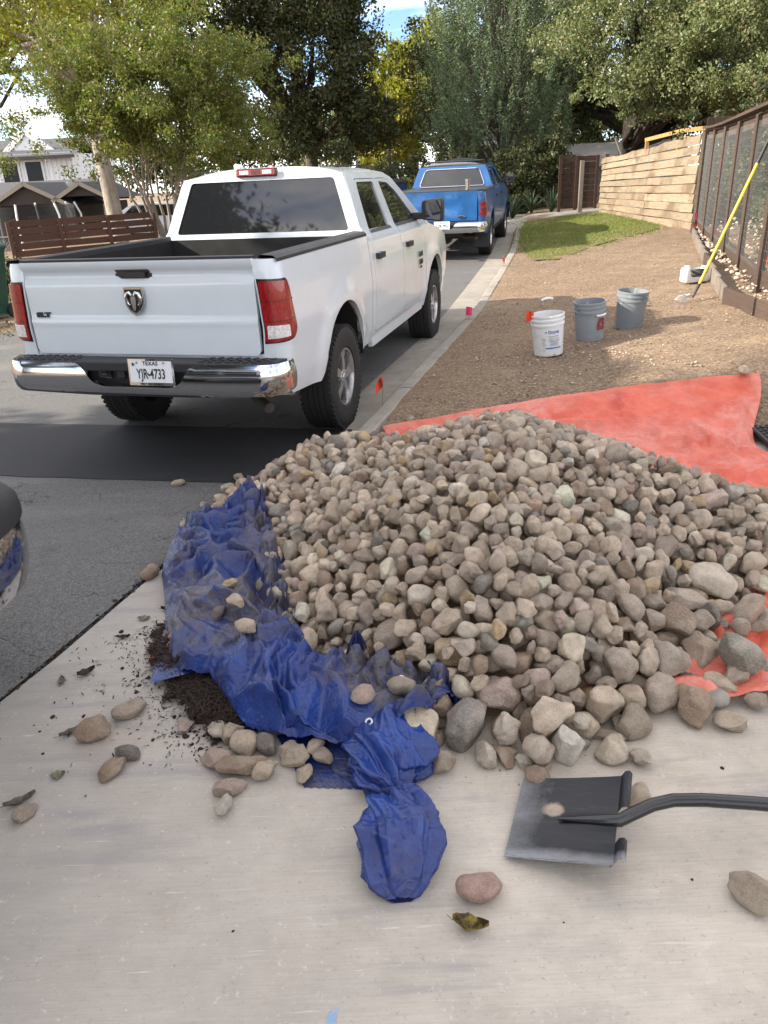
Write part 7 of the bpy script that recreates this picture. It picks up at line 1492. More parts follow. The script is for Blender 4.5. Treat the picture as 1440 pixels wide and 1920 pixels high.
# name, x, y, size, shape, tint, label
G0 = .010
for a in [
 (-.985,2.27,.125,0,'grey-brown','smooth oval grey-brown stone, upper of the pair left of the mulch',.55,(1.1,.8,.9)),
 (-1.075,2.15,.15,4,'brown','speckled brown stone with flat top, larger of the pair left of the mulch',.35,(1.05,.75,.9)),
 (-.925,2.04,.11,3,'dark grey','dark oval stone lying above a longer stone on the left driveway',-.3,(1.05,.75,.8)),
 (-.955,1.965,.115,6,'brown','tan chipped stone lowest of the four at left of the driveway',.8,(1.1,.7,.9)),
 (-.755,2.18,.085,5,'pinkish','small lumpy pinkish stone at the edge of the dark mulch',None,(1,1,1)),
 (-.625,2.13,.10,11,'cream','pale blocky stone touching the right edge of the mulch',None,(1,1,1)),
 (-.575,2.105,.115,7,'tan','tan stone leaning on the pale blocky stone at the mulch',.9,(1,.8,1)),
 (-.520,2.055,.125,9,'sandy','round sandy stone with cracked face in front of the mulch',None,(1,1,1)),
 (-.445,2.04,.105,12,'dark grey','dark stone with flat grey face before the blue tarp',None,(1,1,1)),
 (-.60,1.985,.135,16,'pinkish','long lumpy pinkish-brown stone, left half, below the mulch',-.2,(1.15,.8,.8)),
 (-.51,1.945,.16,13,'brown','long low brown stone lying below the mulch',-.15,(1.2,.7,.8)),
 (-.435,1.915,.11,14,'sandy','bright sandy blocky stone in front of the blue tarp',.3,(1,.9,1)),
 (-.545,1.855,.12,10,'pinkish','wedge-shaped pinkish-grey stone above the lone pale block',.2,(1.1,.85,.9)),
 (-.545,1.775,.09,17,'off-white','pale greenish block, lowest stone left of the blue bundle',1.2,(1,.8,.9)),
 (-.345,1.985,.125,8,'tan','tan stone with pale faces against the blue tarp edge',None,(1,1,1)),
 (-.305,1.905,.095,20,'sandy','small sandy wedge stone beside the blue tarp flap',1.3,(1,.85,1)),
 (.212,1.435,.135,0,(.56,.36,.30),'speckled pink granite stone alone on the driveway near the leaf',.1,(1,.85,.9)),
 (.925,1.37,.15,4,'tan','brown oval stone cut by the right picture edge below the shovel',-.9,(1,.8,.9)),
 (.745,1.745,.11,10,'sandy','sandy angular stone just above the shovel shaft',.7,(1,1,1)),
 (.805,1.90,.095,14,'cream','rough cream stone nearest above the shovel',None,(1,1,.9)),
 (.618,1.985,.105,6,(.50,.50,.44),'whitish oval stone in front of the heap',.1,(1.1,.75,.8)),
 (.735,1.955,.095,19,'tan','tan stone right of the whitish oval one',-.5,(1,.85,.8)),
 (.725,2.03,.125,15,'tan','long flat tan stone lying before the heap',-.4,(1.2,.6,.55)),
 (.665,2.02,.055,2,'grey-brown','very small stone wedged between the whitish and the flat stone',None,(1,1,1)),
 (1.165,2.045,.12,11,'sandy','sandy rough stone right below the red tarp edge',None,(1.1,.9,.9)),
 (1.165,2.165,.115,9,(.42,.41,.37),'pale grey round stone on the front edge of the red tarp',None,(1,1,.9)),
 (1.06,2.16,.14,12,'ochre','tall ochre and grey stone at the front of the red tarp',1.6,(1.15,.8,.9)),
 (1.285,2.275,.14,14,'tan','large tan angular stone standing on the red tarp',.4,(1.05,.9,.9)),
 (1.295,2.135,.095,17,'tan','small brown stone at the red tarp edge by the picture border',None,(1,1,1)),
 (.95,2.165,.105,18,'pinkish','smooth pinkish oval stone at the heap foot by the red tarp',.1,(1.15,.8,.8)),
 (.855,2.105,.085,21,'sandy','small cream oval stone below the pinkish one',.2,(1.1,.8,.7)),
 (.795,2.08,.085,20,'cream','small pitted cream stone at the foot of the heap',None,(1,1,1)),
 (1.44,2.47,.085,6,'off-white','flat pale stone on the red tarp at the right border',.1,(1.15,.7,.5)),
 (1.30,2.43,.09,1,'grey-brown','grey stone alone on the red tarp behind the tan angular stone',None,(1,1,1)),
 (-1.36,4.64,.10,0,'tan','round tan stone alone on the asphalt left of the heap',None,(1,1,.9)),
 (-.96,4.68,.10,3,'tan','tan stone on the dark patch edge behind the heap',None,(1,1,.9)),
 (-.90,4.50,.09,7,'grey-brown','grey-brown stone at the far left tail of the heap',None,(1,1,.9)),
 (-1.10,4.22,.085,4,'tan','small tan stone on the asphalt beside the tail of the heap',None,(1,1,.9)),
 (-1.16,3.98,.09,9,'tan','tan stone half hidden by the upper end of the blue tarp',None,(1,1,.9)),
 (-1.02,4.35,.10,13,'sandy','sandy long stone in the thin tail of the heap',None,(1,1,.8)),
 (-.95,4.12,.10,6,'tan','tan stone behind the upper end of the blue tarp',None,(1,1,.8)),
 (-1.20,3.36,.13,15,'brown','brown stone peeking out under the left edge of the blue tarp',1.4,(1,.8,1)),
 (-1.18,1.79,.09,19,'grey-brown','grey stone at the left picture edge on the driveway',None,(1,1,.9)),
]:
    x, y, D, k, tn, lab, rz, asp = a; zz = G0
    if y > 3.9 and x < -.8: zz = .0
    loose(x, y, D, k, tn, lab, z0=zz + (.012 if 'red tarp' in lab and 'below' not in lab else 0), rz=rz, asp=asp)

# ------------------------------------------------------------ tarpaulins (relaxed as cloth so that slack turns into folds)
def fbm(x, y, seed, sc_, oct_=3, ridge=False):
    q = np.random.RandomState(seed); out = 0*x; a = 1; t = 0
    for o_ in range(oct_):
        z = 0*x
        for j in range(5):
            an = q.uniform(0, 2*pi); f_ = sc_*2**o_*q.uniform(.7, 1.4); ph = q.uniform(0, 6.28); z = z + np.sin((x*cos(an)+y*sin(an))*f_ + ph + 1.3*np.sin((x*cos(an+1.2)+y*sin(an+1.2))*f_*.6 + ph*2))
        z = z/2.5
        out = out + a*(1-2*np.abs(z) if ridge else z); t += a; a *= .5
    return out/t
def relax(P, su, sv, floor, iters, pinb=.5, hold=.01, grav=.002, closed=False, bend=.10, seed=0, amp=.01, maxz=None, P0=None):
    nu, nv = P.shape[:2]; S0 = P; P = (P0 if P0 is not None else P).copy(); P0 = P.copy()
    def dist(A, B): return np.linalg.norm(A-B, axis=-1)
    W_ = lambda A, k: np.roll(A, -k, 1) if closed else A[:, k:]
    ru = dist(P[:-1], P[1:]) * (su[:-1]+su[1:])/2; ru2 = dist(P[:-2], P[2:]) * su[1:-1]
    A1 = P if closed else P[:, :-1]; rv = dist(A1, W_(P, 1)) * (sv if closed else sv[:, :-1]); A2_ = P if closed else P[:, :-2]; rv2 = dist(A2_, W_(P, 2)) * (sv if closed else sv[:, :-2])
    P = S0.copy()
    P[..., 2] += amp*fbm(P[..., 0], P[..., 1], seed, 30, 3); P[..., :2] += np.random.RandomState(seed).normal(0, amp*.12, P[..., :2].shape)
    sdg = None
    def solve(A, B, rest, k):
        d = B - A; l = np.linalg.norm(d, axis=-1, keepdims=True) + 1e-9; return d * ((l - rest[..., None])/l) * (.5*k)
    vel = np.zeros_like(P); b = np.zeros((nu, nv, 1))
    b[:2] = 1; b[-2:] = 1
    if not closed: b[:, :2] = 1; b[:, -2:] = 1
    for it in range(iters):
        old = P.copy(); P = P + vel*.9; P[..., 2] -= grav
        for rep in range(4):
            for s0 in (0, 1):                     # stretch along u
                A = P[s0:-1:2]; n_ = min(len(A), len(P[s0+1::2])); c = solve(P[s0:s0+2*n_:2][:n_], P[s0+1::2][:n_], ru[s0::2][:n_], 1)
                P[s0:s0+2*n_:2][:n_] += c; P[s0+1::2][:n_] -= c
                n_ = min(P[:, s0::2].shape[1], P[:, s0+1::2].shape[1]); c = solve(P[:, s0::2][:, :n_], P[:, s0+1::2][:, :n_], rv[:, s0::2][:, :n_], 1)
                P[:, s0::2][:, :n_] += c; P[:, s0+1::2][:, :n_] -= c
            if closed: c = solve(P[:, -1:], P[:, :1], rv[:, -1:], 1); P[:, -1:] += c; P[:, :1] -= c
            C = np.zeros_like(P); c = solve(P[:-2], P[2:], ru2, bend); C[:-2] += c; C[2:] -= c
            B2 = W_(P, 2); c = solve(A2_ * 0 + (P if closed else P[:, :-2]), B2, rv2, bend)
            if closed: C += c; C -= np.roll(c, 2, 1)
            else: C[:, :-2] += c; C[:, 2:] -= c
            P += C
            fz = floor(P[..., 0], P[..., 1]); P[..., 2] = np.maximum(P[..., 2], fz)
        k = hold + (pinb-hold)*b; P[..., :2] += (P0[..., :2]-P[..., :2])*k[..., :1]
        if maxz is not None: P[..., 2] = np.where(P[..., 2] > fz + maxz, fz + maxz + (P[..., 2]-fz-maxz)*.5, P[..., 2])
        vel = (P - old)*.85; vel[..., :2] *= .8
    return P
def upsample(P, nu, nv, closed=False):
    a, b = P.shape[:2]; x = np.linspace(0, a-1, nu); Q = np.stack([np.stack([np.interp(x, np.arange(a), P[:, j, k]) for k in range(3)], -1) for j in range(b)], 1)
    if closed: Q = np.concatenate([Q, Q[:, :1]], 1); y = np.linspace(0, b, nv, endpoint=False)
    else: y = np.linspace(0, b-1, nv)
    return np.stack([np.stack([np.interp(y, np.arange(Q.shape[1]), Q[i, :, k]) for k in range(3)], -1) for i in range(nu)], 0)
def crumple(base, sizes, su, sv, floor, iters, amps, maxz, seed=0, **kw):
    """relax on a coarse grid first so that slack turns into large folds, then finer and finer"""
    P = None
    for k, (nu, nv) in enumerate(sizes):
        F0 = upsample(base, nu, nv); P = F0.copy() if P is None else upsample(P, nu, nv)
        one = np.ones((nu, nv)); u, v = np.meshgrid(np.linspace(0, 1, nu), np.linspace(0, 1, nv), indexing='ij')
        P = relax(P, su[k]*(one + .10*np.sin(v*5+u*11)), sv[k]*(one + .10*np.sin(u*9)), floor, iters[k], seed=seed+k, amp=amps[k], maxz=maxz, P0=F0, **kw)
    return P
def folds(a, c, seed, freq, amp, n=5):
    """sharp wandering folds; a along, c across, metres"""
    q = np.random.RandomState(seed); z = 0*a; wx = fbm(a, c, seed+1, 5.5, 2); wy = fbm(a, c, seed+2, 5.5, 2)
    for k in range(n):
        an = q.normal(0, .75) + (0 if k % 2 else .5); f_ = freq*q.uniform(.6, 1.8); ph = (c*cos(an) + a*sin(an))*f_ + wx*1.1 + wy*.7*q.normal() + q.rand()*7
        m = np.clip(fbm(a, c, seed+10+k, 4.2, 1)*1.8 + .45, 0, 1); tri = 1 - np.abs(2*(ph - np.floor(ph)) - 1)
        z = np.maximum(z, amp*q.uniform(.5, 1.1)*m*tri**1.25) if k % 2 else z + .55*amp*q.uniform(.4, 1)*m*tri**1.6
    return z
def cloth_mesh(name, P, closed=False, thick=None):
    nu, nv = P.shape[:2]; i = np.arange(nu*nv).reshape(nu, nv)
    if closed: i = np.concatenate([i, i[:, :1]], 1)
    F = np.stack([i[:-1,:-1], i[:-1,1:], i[1:,1:], i[1:,:-1]], -1).reshape(-1, 4); me = npmesh(name, P.reshape(-1, 3), F, True)
    uv = me.uv_layers.new(name='weave'); U = np.stack(np.meshgrid(np.arange(nu), np.arange(nv), indexing='ij'), -1).reshape(-1, 2) / 40.0
    uv.data.foreach_set('uv', U[F.ravel()].astype(np.float32).ravel()); return me
def lerp_path(L_, n):
    L_ = np.array(L_, float); d = np.r_[0, np.cumsum(np.hypot(*np.diff(L_, axis=0).T))]; t = np.linspace(0, d[-1], n); x = np.interp(t, d, L_[:, 0]); y = np.interp(t, d, L_[:, 1])
    for _ in range(int(n*.04)): x[1:-1] = (x[:-2]+x[2:]+2*x[1:-1])/4; y[1:-1] = (y[:-2]+y[2:]+2*y[1:-1])/4
    return np.stack([x, y], 1)
def tarp_mat(name, c1, c2, dirt, damt, trans=0, sheen=.45):
    s = MatB(name); n1 = s.noise(6, 5, .65); n2 = s.noise(28, 5, .7); n3 = s.noise(2.2, 4, .6); wv = s.noise(1, 2, .5, co=s.map((500, 60, 60)))
    col = s.mix(s.rng(n1, .35, .65), c1, c2); col = s.mix(s.math('MULTIPLY', s.rng(n3, .43, .60, 0, damt), s.rng(n2, .25, .6)), col, dirt); col = s.mix(s.rng(n2, .58, .74, 0, .3), col, dirt)
    cr = s.vor(16, feat='DISTANCE_TO_EDGE'); cr2 = s.noise(20, 4, .6, dist=1.5)
    crease = s.rng(s.vor(3.6, co=s.map((1, 1, .2), (0, 0, .5)), feat='DISTANCE_TO_EDGE'), 0, .035); crease2 = s.rng(s.vor(7.5, co=s.map((1, .6, .2), (0, 0, .9)), feat='DISTANCE_TO_EDGE'), 0, .05)
    cr = s.math('ADD', s.math('MULTIPLY', crease, .06), s.math('ADD', s.math('MULTIPLY', crease2, .04), s.math('MULTIPLY', cr, .5)))
    nn = s.bump(s.math('ADD', s.math('MULTIPLY', s.rng(cr, 0, .15), .8), s.math('MULTIPLY', cr2, 1.4)), .4, .010); nn = s.bump(s.noise(150, 3, .7), .25, .002, nn)
    s.set(col, sheen, 0, .4, nn); return s.m
M['tarp_blue'] = tarp_mat('blue_tarpaulin', (.009,.022,.115), (.016,.046,.21), (.080,.070,.074), 1.2, sheen=.34)
M['tarp_clean'] = tarp_mat('cleaner_blue_tarpaulin', (.008,.022,.115), (.016,.050,.23), (.10,.082,.072), .35, sheen=.30)
M['tarp_red'] = tarp_mat('red_tarpaulin', (.50,.085,.050), (.64,.135,.080), (.60,.27,.22), .7, sheen=.55)
# height field of the heap stones, so that cloth lies on them
HG = 160; hx0, hx1, hy0, hy1 = -1.6, 2.2, 1.2, 5.4; HM = np.full((HG*2, HG*2), -1.0); gxs = np.linspace(hx0, hx1, HG*2); gys = np.linspace(hy0, hy1, HG*2)
for i in range(ns):
    x, y, z = XYZ[i]; R_ = DD[i]*.42
    a0, a1 = np.searchsorted(gxs, [x-R_, x+R_]); b0, b1 = np.searchsorted(gys, [y-R_, y+R_])
    if a1 <= a0 or b1 <= b0: continue
    X, Y = np.meshgrid(gxs[a0:a1], gys[b0:b1]); q = R_**2 - (X-x)**2 - (Y-y)**2; HM[b0:b1, a0:a1] = np.maximum(HM[b0:b1, a0:a1], np.where(q > 0, z + np.sqrt(np.maximum(q, 0)), -1))
def hmap(x, y):
    i = np.clip(((x-hx0)/(hx1-hx0)*(HG*2-1)).astype(int), 0, HG*2-1); j = np.clip(((y-hy0)/(hy1-hy0)*(HG*2-1)).astype(int), 0, HG*2-1); return HM[j, i]
# blue sheet, dragged along the left and front of the heap
LL = [(-.74,4.02),(-.92,3.98),(-1.10,3.80),(-1.145,3.60),(-1.14,3.35),(-1.06,3.10),(-1.00,2.85),(-.93,2.60),(-.86,2.47),(-.70,2.40),(-.60,2.24),(-.52,2.12),(-.40,2.06),(-.30,2.03),(-.12,1.99),(.02,2.0),(.12,2.06)]
RR = [(-.68,4.00),(-.66,3.88),(-.62,3.68),(-.56,3.45),(-.50,3.20),(-.45,2.95),(-.40,2.75),(-.36,2.60),(-.32,2.50),(-.26,2.45),(-.18,2.42),(-.10,2.38),(-.02,2.34),(.06,2.32),(.14,2.29),(.21,2.24),(.24,2.16)]
NU, NV = 230, 76
Lp, Rp = lerp_path(LL, NU), lerp_path(RR, NU); t = np.linspace(0, 1, NV)[None, :, None]
G = Lp[:, None]*(1-t) + Rp[:, None]*t; P = np.concatenate([G, np.zeros((NU, NV, 1))], 2)
uu, vv = np.meshgrid(np.linspace(0, 1, NU), np.linspace(0, 1, NV), indexing='ij')
def fl_blue(x, y):
    # soft ridge under the sheet along its middle
    m = fbm(x, y, 91, 7, 2); g = .012 + .035*np.clip(m+.3, 0, 1)
    return np.maximum(g + bl(x, y), np.minimum(hmap(x, y) - .005, .16))
mid = (Lp+Rp)/2; hwid = np.linalg.norm(Rp-Lp, axis=1)/2
def bl(x, y):
    sh = x.shape; X = x.ravel(); Y = y.ravel(); best = np.full(X.shape, 1e9); wd = np.zeros(X.shape)
    for k in range(0, NU, 6):
        d = (X-mid[k,0])**2 + (Y-mid[k,1])**2; m_ = d < best; best[m_] = d[m_]; wd[m_] = hwid[k]
    return (.085*np.clip(1-best/(wd**2+1e-6), 0, 1)**.7).reshape(sh)
_gx = np.linspace(-1.4, .6, 160); _gy = np.linspace(1.7, 4.5, 220); _GX, _GY = np.meshgrid(_gx, _gy); _FB = fl_blue(_GX, _GY)
def fl_blue_t(x, y):
    i = np.clip(((x+1.4)/2.0*159+.5).astype(int), 0, 159); j = np.clip(((y-1.7)/2.8*219+.5).astype(int), 0, 219); return _FB[j, i]
P[..., 2] = fl_blue_t(P[..., 0], P[..., 1]) + .01
P = upsample(P, 300, 96); Lp, Rp = lerp_path(LL, 300), lerp_path(RR, 300); md = (Lp+Rp)/2; al = np.r_[0, np.cumsum(np.hypot(*np.diff(md, axis=0).T))]; ww_ = np.linalg.norm(Rp-Lp, axis=1)
AA = np.repeat(al[:, None], 96, 1); CC_ = np.linspace(-.5, .5, 96)[None, :]*ww_[:, None]; F0 = P.copy()
edge = np.clip(np.minimum(np.linspace(0, 1, 96), np.linspace(1, 0, 96))*9, 0, 1)[None, :]
zf = folds(AA, CC_, 5, 4.2, .125, 4) + folds(AA, CC_, 55, 9, .030, 3)
across = (Rp-Lp)/ww_[:, None]; shift = .045*fbm(AA, CC_, 71, 16, 2)
P[..., 0] += across[:, None, 0]*shift*edge; P[..., 1] += across[:, None, 1]*shift*edge; P[..., 2] = fl_blue_t(P[..., 0], P[..., 1]) + zf*(.25+.75*edge) + .004
P = relax(P, 1.02*np.ones((300, 96)), 1.05*np.ones((300, 96)), fl_blue_t, 7, seed=3, amp=.0015, maxz=.20, pinb=.3, hold=.20, grav=.0003, bend=.14)
bt = empty('blue_tarp', (0, 0, 0), label='crumpled dirty blue tarp trailing down the left side and front foot of the heap', cat='tarp')
link('sheet', cloth_mesh('sheet', P), M['tarp_blue'], bt)
BP = P
# loose flap lying on the driveway in front, part of the same tarp
fl = np.array([(-.42,2.12),(-.06,2.10),(-.02,1.83),(-.30,1.86)]); a, b_ = np.meshgrid(np.linspace(0, 1, 60), np.linspace(0, 1, 60), indexing='ij')
Q = (fl[0]*(1-b_[..., None]) + fl[1]*b_[..., None])*(1-a[..., None]) + (fl[3]*(1-b_[..., None]) + fl[2]*b_[..., None])*a[..., None]
P = np.concatenate([Q, np.full((60, 60, 1), .02)], 2); one = np.ones((60, 60))
P = relax(P, 1.12*one, 1.18*one, lambda x, y: .012 + 0*x, 60, .25, .05, .002, bend=.3, seed=9, amp=.02, maxz=.035); link('flap', cloth_mesh('flap', P), M['tarp_blue'], bt)
# pointed dusty corner lying over the mulch at the left
fl = np.array([(-.98,2.78),(-.72,2.80),(-.74,2.46),(-.94,2.40)])
Q = (fl[0]*(1-b_[..., None]) + fl[1]*b_[..., None])*(1-a[..., None]) + (fl[3]*(1-b_[..., None]) + fl[2]*b_[..., None])*a[..., None]
P = np.concatenate([Q, np.full((60, 60, 1), .09)], 2)
P = relax(P, 1.10*one, 1.15*one, lambda x, y: .055 + .05*(x+.98), 60, .25, .05, .002, bend=.3, seed=19, amp=.02, maxz=.04); link('corner', cloth_mesh('corner', P), M['tarp_blue'], bt)
# small tuft standing up between the stones
V = []; F = []
for i in range(13):
    tt = i/12; w_ = .006 + .075*tt**.8
    for j in range(15):
        a_ = -1 + 2*j/14; V.append((-.125 + a_*w_, 2.42 - .04*tt + .012*sin(j*2.6)*(.3+tt), .24 - .19*tt + .004*sin(j*3)))
for i in range(12):
    for j in range(14): q = i*15+j; F.append((q, q+1, q+16, q+15))
MB().add(V, F).build('tuft', M['tarp_blue'], bt, smooth=50)
gm = plain('brass_grommet', (.60,.60,.57), .35, .8)
for x, y, z, n_ in ((-1.10,3.80,.10,(-.5,-.5,.7)), (.03,2.20,.17,(0,-.5,.8)), (-.08,2.02,.12,(-.3,-.5,.8))):
    m_ = MB().lathe([(.0075,.0015),(.011,.003),(.015,.0015),(.0150,-.001)], 18); g_ = m_.build('grommet', gm, bt, smooth=50)
    k = int(np.argmin((BP[..., 0]-x)**2 + (BP[..., 1]-y)**2 + .5*(BP[..., 2]-z)**2)); pp = BP.reshape(-1, 3)[k]
    g_.data.transform(Matrix.Translation((pp[0], pp[1]-.004, pp[2]+.012)) @ Vector(n_).to_track_quat('Z', 'Y').to_matrix().to_4x4())
# twisted bundle: gathered end, two lobes with folds drawn to the twist
AX = np.array([(.035,2.13),(.00,2.03),(-.015,1.93),(-.03,1.83),(-.015,1.775),(0,1.72),(-.005,1.62),(-.005,1.53),(-.005,1.46),(-.003,1.42)]); nA = 170
ax = lerp_path(AX, nA); tt = np.linspace(0, 1, nA)
Rw = np.interp(tt, [0,.04,.15,.30,.42,.50,.56,.66,.80,.92,.98,1.0], [.045,.080,.135,.150,.105,.036,.070,.112,.122,.112,.080,.035]); Rh = np.interp(tt, [0,.06,.3,.46,.5,.6,.8,.97,1.0], [.05,.075,.080,.050,.034,.070,.085,.045,.015])
NR = 200; th = np.linspace(0, 2*pi, NR, endpoint=False); P = np.zeros((nA, NR, 3)); tng = np.gradient(ax, axis=0); tng /= np.linalg.norm(tng, axis=1)[:, None]; sidev = np.stack([tng[:, 1], -tng[:, 0]], 1)
for i in range(nA):
    dp = abs(tt[i]-.5); tw_ = 2.6*exp(-dp*3.0)*np.sign(tt[i]-.5) + .6*tt[i]; k_ = .05 + .26*exp(-dp*7) + .06*exp(-tt[i]*14)
    a_ = th + tw_; fold = k_*(1-2*np.abs(np.sin(a_*3.5 + .8*sin(tt[i]*7)))) + .6*k_*(1-2*np.abs(np.sin(a_*6.5+2+tt[i]*4))) + .11*(1-2*np.abs(np.sin(a_*2.5 + tt[i]*9 + .6*np.sin(a_*3)))) + .08*(1-2*np.abs(np.sin(a_*1.5 - tt[i]*13 + 1)))
    rr_ = 1 + fold; P[i, :, 0] = ax[i, 0] + sidev[i, 0]*np.cos(th)*Rw[i]*rr_; P[i, :, 1] = ax[i, 1] + sidev[i, 1]*np.cos(th)*Rw[i]*rr_; P[i, :, 2] = .014 + Rh[i]*.95 + np.sin(th)*Rh[i]*rr_
Bz = P.copy()
P = relax(P, 1.04*np.ones((nA, NR)), 1.05*np.ones((nA, NR)), lambda x, y: .012 + 0*x, 10, pinb=.5, hold=.2, grav=.0002, closed=True, bend=.3, seed=6, amp=.002)
bb2 = empty('blue_tarp_bundle', (0, 0, 0), label='twisted shiny blue tarp bundle with pinched waist lying on the driveway', cat='tarp'); link('sheet', cloth_mesh('sheet', P, True), M['tarp_clean'], bb2)
# red sheet under the heap and over the dirt
C0, C1, C2, C3 = np.array((.02,5.42)), np.array((2.98,5.62)), np.array((2.55,2.05)), np.array((.55,2.22)); n1, n2 = 190, 190
a, b_ = np.meshgrid(np.linspace(0, 1, n1), np.linspace(0, 1, n2), indexing='ij')
Q = (C0*(1-b_[..., None]) + C1*b_[..., None])*(1-a[..., None]) + (C3*(1-b_[..., None]) + C2*b_[..., None])*a[..., None]
Q[..., 1] += .26*np.sin(b_*pi)*(1-a)**3*.35 + .006*np.sin(b_*31)*(1-a)**8; Q[..., 0] += (-.26*np.exp(-((a-.2)/.16)**2) - .10*np.sin(a*pi)**2 + .03*np.sin(a*17))*b_**6
Q[..., 0] += .12*(1-a)**2*(1-b_)**6*0
fr = lambda x, y: ground_z(x, y) + .014
P = np.concatenate([Q, fr(Q[..., 0], Q[..., 1])[..., None] + .004], 2)
P = upsample(P, 230, 230); X_, Y_ = P[..., 0].copy(), P[..., 1].copy()
P[..., 2] += (folds(X_, Y_, 101, 1.7, .055, 5) + folds(Y_, X_, 131, 3.4, .040, 4) + folds(X_+Y_, X_-Y_, 151, 6, .010, 3)) * np.clip(np.minimum(np.minimum(np.linspace(0, 1, 230), np.linspace(1, 0, 230))[None, :], np.linspace(0, 1, 230)[:, None])*16 + .12, 0, 1)
ins = pile_dist(P[..., 0], P[..., 1]) > .05
P[..., 2] = np.where(ins, np.minimum(P[..., 2], .022), P[..., 2])
link('red_tarp', cloth_mesh('red_tarp', P), M['tarp_red'], label='large wrinkled coral red tarp spread over the dirt behind and under the heap', cat='tarp')
# scrap of red tarp corner with a grommet by the mulch
v = np.linspace(0, 1, 14); a, b_ = np.meshgrid(v, v, indexing='ij')
P = np.stack([-1.02 + .15*b_ + .02*a, 2.70 - .10*a + .03*b_, .02 + .05*b_ + .018*np.sin(a*9+b_*4) + .01*np.sin(b_*14)], -1)
so = link('red_tarp_scrap', cloth_mesh('red_tarp_scrap', P), M['tarp_red'], label='small crumpled red tarp corner poking out beside the dark mulch', cat='tarp')

# ------------------------------------------------------------ stones lying on tarps and dirt
def on_tarp(x, y, P_=BP):
    d = (P_[..., 0]-x)**2 + (P_[..., 1]-y)**2; m_ = d < .0016; return float(P_[..., 2][m_].max()) if m_.any() else .03
for a in [(-.69,2.905,.085,5,'ochre','small ochre stone highest of the three on the blue tarp folds'), (-.735,2.79,.09,3,'dark grey','dark grey oval stone left of the three on the blue tarp folds'), (-.655,2.78,.10,6,'sandy','long sandy stone lowest of the three on the blue tarp folds'), (-.575,2.56,.105,9,'sandy','sandy pointed stone alone on the blue tarp bend'),
          (-.10,2.10,.11,9,'pinkish','pale pinkish stone sitting on the blue tarp above the bundle'), (.03,2.16,.13,0,(.42,.34,.28),'large pale pink stone leaning on the blue tarp beside the bundle'), (.105,2.06,.125,12,'tan','round tan stone right of the bundle top'), (-.27,2.01,.09,3,'tan','rounded tan stone, back one of two on the blue flap'), (-.245,1.965,.09,6,'grey-brown','flat grey-brown stone, front one of two on the blue flap')]:
    x, y, D, k, tn, lab = a; z = on_tarp(x, y) - .015 if y > 2.05 and x < .05 else .03
    loose(x, y, D, k, tn, lab, z0=z, asp=(1.05, .85, .85))
for a in [(.235,5.50,.115,10,'grey-brown','grey pointed stone standing on the red tarp left of the heap top', .10), (2.80,5.60,.14,16,'sandy','pale rounded rock holding the far right edge of the red tarp', None), (1.70,4.78,.085,14,'dark grey','dark rough stone on the red tarp just behind the right of the heap', .04), (1.62,4.93,.08,5,'brown','small brown stone, upper of two on the red tarp behind the heap', .06)]:
    x, y, D, k, tn, lab, z0 = a; loose(x, y, D, k, tn, lab, z0=(z0 if z0 is not None else gz(x, y) + .04), asp=(1.1, .85, .85))
# ------------------------------------------------------------ buckets
def bucket(name, loc, mat, lean, rz, label, grip_up, paintmess=None):
    e = empty(name, loc, rz, label=label, cat='bucket', group='plastic buckets on the dirt'); e.rotation_euler = (lean[0], lean[1], rz)
    b = MB().lathe([(0,.004),(.125,.004),(.132,.0),(.134,.012),(.146,.27),(.153,.272),(.155,.29),(.148,.295),(.149,.315),(.156,.318),(.157,.333),(.150,.337),(.151,.352),(.157,.356),(.157,.372),(.148,.372),(.146,.34),(.138,.25),(.126,.02),(0,.016)], 56)
    b.build('shell', mat, e, smooth=42)
    for sg in (-1, 1): MB().lathe([(0,.010),(.013,.009),(.016,0)], 14, 'X', c=(sg*.150 if sg > 0 else -.160, 0, .325)).build('handle_lug', mat, e, smooth=50)
    R_ = .165; pts = []
    for i in range(19):
        a = pi*i/18; h_ = sin(a)*R_*(1.12 if grip_up else 1.0)
        pts.append((-cos(a)*.162, (0 if grip_up else -.14*sin(a)**.8 - .02), .325 + (h_ if grip_up else -h_*.45 - .0)))
    wi = MB().tube(pts, .0018, 5).build('bail_wire', M['wire'], e, smooth=60)
    g_ = [p for p in pts[7:12]]; MB().tube(g_, .011, 10).build('grip', M['white_plastic'], e, smooth=40)
    return e
s = MatB('white_plastic'); n = s.noise(14, 5, .7); M['white_plastic'] = s.set(s.mix(s.rng(n, .52, .72, 0, .5), (.70,.71,.71), (.42,.36,.29)), .4, 0, .5)
s = MatB('grey_plastic'); n = s.noise(9, 5, .7); n2 = s.noise(22, 4, .8, co=s.map((1, 1, .5))); M['grey_plastic'] = s.set(s.mix(s.rng(n2, .62, .68, 0, .85), s.mix(n, (.20,.225,.245), (.26,.285,.305)), (.55,.53,.47)), .45, 0, .5)
s = MatB('darker_grey_plastic'); n = s.noise(9, 5, .7); n2 = s.noise(16, 4, .8, co=s.map((1, 1, .4))); M['grey_plastic2'] = s.set(s.mix(s.rng(n2, .60, .66, 0, .7), s.mix(n, (.155,.175,.19), (.20,.22,.24)), (.48,.48,.45)), .45, 0, .5)
wb = bucket('bucket', (1.63, 7.06, gz(1.63, 7.06) - .01), M['white_plastic'], (0, -.075), .15, 'white plastic bucket with blue print and an orange flag on its wire handle', True)
b2 = bucket('bucket', (2.13, 7.47, gz(2.13, 7.47) - .01), M['grey_plastic'], (0, -.085), .5, 'light grey bucket with torn maroon label, middle of the three buckets', False)
b3 = bucket('bucket', (2.61, 7.78, gz(2.61, 7.78) - .012), M['grey_plastic2'], (0.02, -.06), 2.0, 'darker grey paint-smeared bucket at the right end of the three', False)
